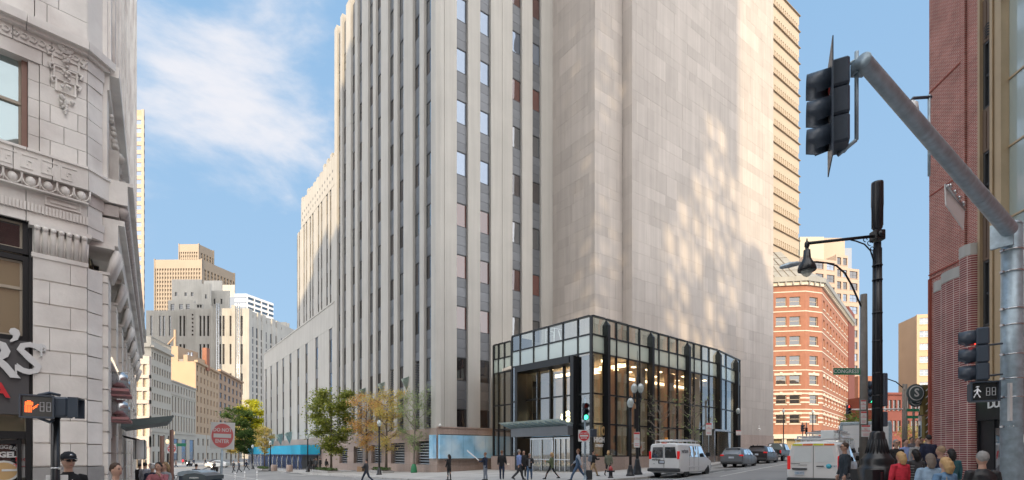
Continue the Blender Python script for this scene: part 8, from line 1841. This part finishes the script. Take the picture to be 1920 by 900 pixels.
    if 'paper' in ex: m = MB(); c = wr_; m.add([c+Vector(v) for v in ((-.05, 0, -.05), (.05, .02, .0), (-.52, .55, .62), (-.62, .5, .52), (-.05, .01, -.05), (.05, .03, .0), (-.52, .56, .62), (-.62, .51, .52))], [(0, 1, 2, 3), (7, 6, 5, 4)]); t_ = local('newspaper', 'large white sheet of paper held out by the man in a dark jacket', 'paper', r.location, r.rotation_euler.z); put(m.mesh('sheet', M['signwhite']), 'sheet', t_)
    if 'boxes' in ex:
        for i, (a, b_, c, d) in enumerate(((-.30, .30, .80, 1.0), (-.25, .22, 1.01, 1.16))): t_ = local('cardboard_box', '%s cardboard box carried past the lamp post' % ('larger lower' if i == 0 else 'smaller upper'), 'box', r.location, r.rotation_euler.z); m = MB(); m.box(a, b_, .22, .58, c, d); put(m.mesh('carton', mat('cardboard', (.42, .28, .17), .8)), 'carton', t_); m = MB(); m.box(a+.001, b_-.001, .37, .43, d+.001, d+.003); put(m.mesh('tape', M['signwhite']), 'tape', t_)
    if 'tray' in ex: m = MB(); m.bbox(-.16, .14, .28, .46, 1.10+D, 1.14+D, .01); m.bbox(-.12, .1, .3, .43, 1.14+D, 1.18+D, .01); t_ = local('food_box', 'white takeaway box held by the person in the pink sweater', 'food box', r.location, r.rotation_euler.z); t_.scale = r.scale; put(m.mesh('box', M['signwhite']), 'box', t_)
    if 'suitcase' in ex: t_ = local('rolling_suitcase', 'small black rolling suitcase behind the man in the blue vest', 'suitcase', (x+.62, Y+.1, gz(x)+on)); m = MB(); m.bbox(-.17, .17, -.12, .12, .05, .6, .04); put(m.mesh('case', M['plasticgrey']), 'case', t_); m = MB(); m.tube([(-.1, 0, .6), (-.22, 0, .95)], .012, 5); m.tube([(.1, 0, .6), (-.02, 0, .95)], .012, 5); put(m.mesh('handle', M['steel']), 'handle', t_)
    return r
def ex_label(l): return l.split(' walking')[0].split(' in front')[0][:60]
W1, W2, ST = 'walk', 'walk2', 'stand'
# middle crossing
person('woman with long dark hair in black looking down at her phone', 842, 32.5, 60, 1.62, (ST, 'down', 'phone'), BLK, BLK, HD, True, 'shirt', extra=('phone',))
person('man in a dark jacket holding out a large sheet of paper', 910, 31, 70, 1.66, (ST, 'hold', 'hold'), NAVY, (.25, .28, .33), HR, False, 'coat', extra=('paper', 'inner'))
person('person in black jacket and navy trousers seen from behind', 941, 31.5, -10, 1.74, (ST, 'down', 'down'), BLK, NAVY, HR, False, 'coat')
person('man in a light blue shirt and dark trousers stepping forward', 973, 30, -60, 1.84, (W1, 'fwd', 'back'), LBLUE, DGREY, HG, False, 'shirt')
person('person in black standing half behind the blue shirted man', 982, 34, 180, 1.72, (ST, 'down', 'down'), BLK, BLK, HD, False, 'coat')
person('grey haired man in an open black jacket over a grey shirt', 993, 29.5, 175, 1.60, (W2, 'hold', 'down'), BLK, JEAN, HG, False, 'coat', extra=('inner',))
person('blonde woman in an olive green jacket walking past the doors', 1034, 30.5, 75, 1.66, ('stride', 'phone', 'hold'), GREEN, BLK, HBL, True, 'coat')
person('man in a blue vest and jeans striding past the signal post', 1084, 28.5, 80, 1.84, ('stride', 'back', 'fwd'), (.45, .5, .58), JEAN, HR, False, 'shirt', extra=('vest', 'glasses', 'suitcase'))
person('person with a grey backpack and khaki trousers behind the signal post', 1112, 33, -70, 1.78, ('stride', 'down', 'hold'), BLK, KHAKI, HD, False, 'coat', extra={'backpack': (.14, .16, .19)})
person('woman in an olive jacket and black leggings beside the hydrant', 1141, 33, -30, 1.68, (W2, 'down', 'down'), (.17, .18, .13), BLK, HBL, True, 'coat')
# left of the corner
person('man in dark clothes carrying cardboard boxes past the lamp post', 687, 36, 85, 1.72, (W1, 'hold', 'hold'), DGREY, NAVY, HD, False, 'coat', extra=('boxes',), on=0)
for k, (u, Y, f, c, t_) in enumerate(((582, 70, 20, BLK, 'leftmost of the four people by the planter lamp, in black'), (589, 73, 0, BLK, 'tallest of the four people by the planter lamp'), (593, 69, 160, DGREY, 'person in grey among the four by the planter lamp'), (600, 72, -30, BLK, 'rightmost of the four people by the planter lamp'))): person(t_, u, Y, f, 1.72+.05*(k % 2), (ST, 'down', 'down'), c, BLK, HD, k == 0, 'coat', group='people by the planter lamp')
person('person in black with bare legs near the maple trunk', 612, 66, -20, 1.7, (W1, 'down', 'down'), BLK, (.30, .2, .15), HD, True, 'coat')
for u, Y, f, c, t_ in ((438, 74, 170, DGREY, 'left of two grey clad walkers crossing the left street'), (448, 73, 150, (.08, .09, .11), 'right of two grey clad walkers crossing the left street'), (462, 84, 90, NAVY, 'walker in navy near the far end of the scaffold')): person(t_, u, Y, f, 1.75, (W1, 'fwd', 'back'), c, DGREY, HD, False, 'coat', on=0)
# near left
person('man in a black cap and black polo shirt before the terracotta corner', 128, 8.05, -118, 1.80, (ST, 'down', 'down'), (.008, .008, .01), BLK, HB_, False, 'shirt', True, extra=('cap', 'collar', 'glasses'))
person('brown haired man in a pale shirt in profile by the left kerb', 217, 8.9, -95, 1.70, (W1, 'fwd', 'back'), (.42, .46, .50), NAVY, HB_, False, 'shirt', True)
person('dark haired person in a pink sweater holding a white box', 297, 13.4, 190, 1.72, (W1, 'face', 'hold'), (.36, .13, .15), DGREY, HD, False, 'shirt', True, extra=('tray',))
person('long haired person in grey just behind the pink sweater', 309, 15.2, 160, 1.66, (ST, 'down', 'down'), (.28, .29, .31), DGREY, (.30, .20, .10), True, 'coat')
person('person with white hair in a dark coat left of the pink sweater', 286, 17.5, 10, 1.70, (W1, 'down', 'down'), NAVY, DGREY, (.5, .48, .46), False, 'long')
person('person in dark jeans farther along the left pavement', 272, 24, 0, 1.78, (W2, 'down', 'down'), (.25, .26, .3), NAVY, HD, False, 'coat')
person('person in black at the end of the left pavement by the awning post', 262, 28, 10, 1.75, (W1, 'down', 'down'), BLK, BLK, HD, False, 'coat')
person('person in pale shirt farther along by the shop windows', 281, 33, 180, 1.72, (W1, 'down', 'down'), (.45, .45, .48), DGREY, HD, True, 'shirt')
person('cyclist in dark clothes just beyond the grey street bin', 368, 30, 0, 1.70, (ST, 'fwd', 'fwd'), DGREY, BLK, HD, False, 'coat', on=0)
for u, Y, t_ in ((402, 77.6, 'rider on the scooter with the orange lamp'), (355, 111.6, 'rider on the distant scooter by the left pavement')): person(t_, u, Y, 180, 1.5, (ST, 'fwd', 'fwd'), DGREY, BLK, HD, False, 'coat', on=0.05)
for k, (u, Y, c) in enumerate(((343, 130, RED_), (348, 132, BLK), (363, 128, NAVY), (385, 135, BLK), (318, 100, BLK), (330, 104, (.5, .35, .3)))): person('distant pedestrian in %s on the far crossing' % ('red', 'black, left one', 'navy', 'black, right one', 'black by the lamp posts', 'pale pink')[k], u, Y, 30*k, 1.72, (W1, 'down', 'down'), c, BLK, HD, False, 'coat', on=0)
# right foreground
person('blonde woman with a bun in a quilted red jacket seen from behind', 1688, 11.4, 8, 1.50, (ST, 'down', 'down'), RED_, BLK, HBL, True, 'coat', True, extra=('bun', 'quilt'), toprough=.5, on=.015)
person('person in a grey striped knit jacket beside the red jacket', 1716, 12.6, 0, 1.51, (ST, 'down', 'down'), (.06, .06, .065), BLK, HD, True, 'coat', True, extra=('stripe',), on=.015)
person('blonde woman in a blue denim jacket with a pale shoulder bag', 1772, 8.6, 10, 1.45, (ST, 'down', 'down'), (.14, .26, .42), JEAN, HBL, True, 'coat', True, extra=('strap',), on=.015)
person('person in a light blue jacket behind the denim jacket', 1744, 10.2, -20, 1.53, (W1, 'down', 'down'), (.30, .42, .55), JEAN, (.2, .16, .13), True, 'coat', True, on=.015)
person('sandy haired man in navy behind the light blue jacket', 1764, 11.4, 20, 1.59, (ST, 'down', 'down'), NAVY, NAVY, (.33, .23, .14), False, 'coat', True, on=.015)
person('dark haired person with a teal bag straps by the brick wall', 1783, 12.4, -10, 1.49, (ST, 'down', 'down'), (.03, .12, .14), BLK, HD, True, 'coat', True, on=.015)
person('broad grey haired man in a black leather jacket seen from behind', 1842, 8.0, -15, 1.61, (W1, 'down', 'down'), (.012, .013, .016), BLK, HG, False, 'coat', True, toprough=.4, on=.015)
person('man in a black shirt and sunglasses walking towards us', 1680, 16.8, 175, 1.70, (W1, 'down', 'down'), BLK, DGREY, HG, False, 'shirt', True, extra=('glasses',))
person('man in a lavender blue shirt behind the black shirted man', 1698, 18.6, 185, 1.70, (W1, 'down', 'down'), LBLUE, DGREY, HB_, False, 'shirt')
person('man in a grey shirt between the lavender shirt and the blade sign', 1720, 17.6, 170, 1.70, (W2, 'down', 'down'), (.30, .30, .30), KHAKI, HR, False, 'shirt')
person('person in a navy sleeveless top over pale sleeves by the brick corner', 1741, 17, 0, 1.74, (ST, 'down', 'down'), (.015, .02, .05), BLK, HD, False, 'coat')
for k, (u, Y, c, t_) in enumerate(((1709, 26, (.2, .2, .22), 'grey clad walker far along the right pavement, leftmost of three'), (1728, 24, BLK, 'black clad walker far along the right pavement, middle of three'), (1737, 28, (.4, .35, .3), 'beige clad walker far along the right pavement, rightmost of three'))): person(t_, u, Y, 180, 1.74, (W1, 'down', 'down'), c, BLK, HD, False, 'coat')
person('man in a dark suit and sunglasses standing behind the small white van', 1584, 14.0, 75, 1.75, (ST, 'down', 'down'), (.028, .038, .05), (.2, .2, .21), HB_, False, 'coat', True, extra=('glasses',), on=.0)
for u, Y, c, t_ in ((1420, 62, (.35, .1, .12), 'passer-by in red by the far wall lantern'), (1412, 63, DGREY, 'passer-by in grey by the far wall lantern')): person(t_, u, Y, 40, 1.7, (W1, 'down', 'down'), c, DGREY, HD, False, 'coat')

bpy.data.scenes.remove(TMPS)
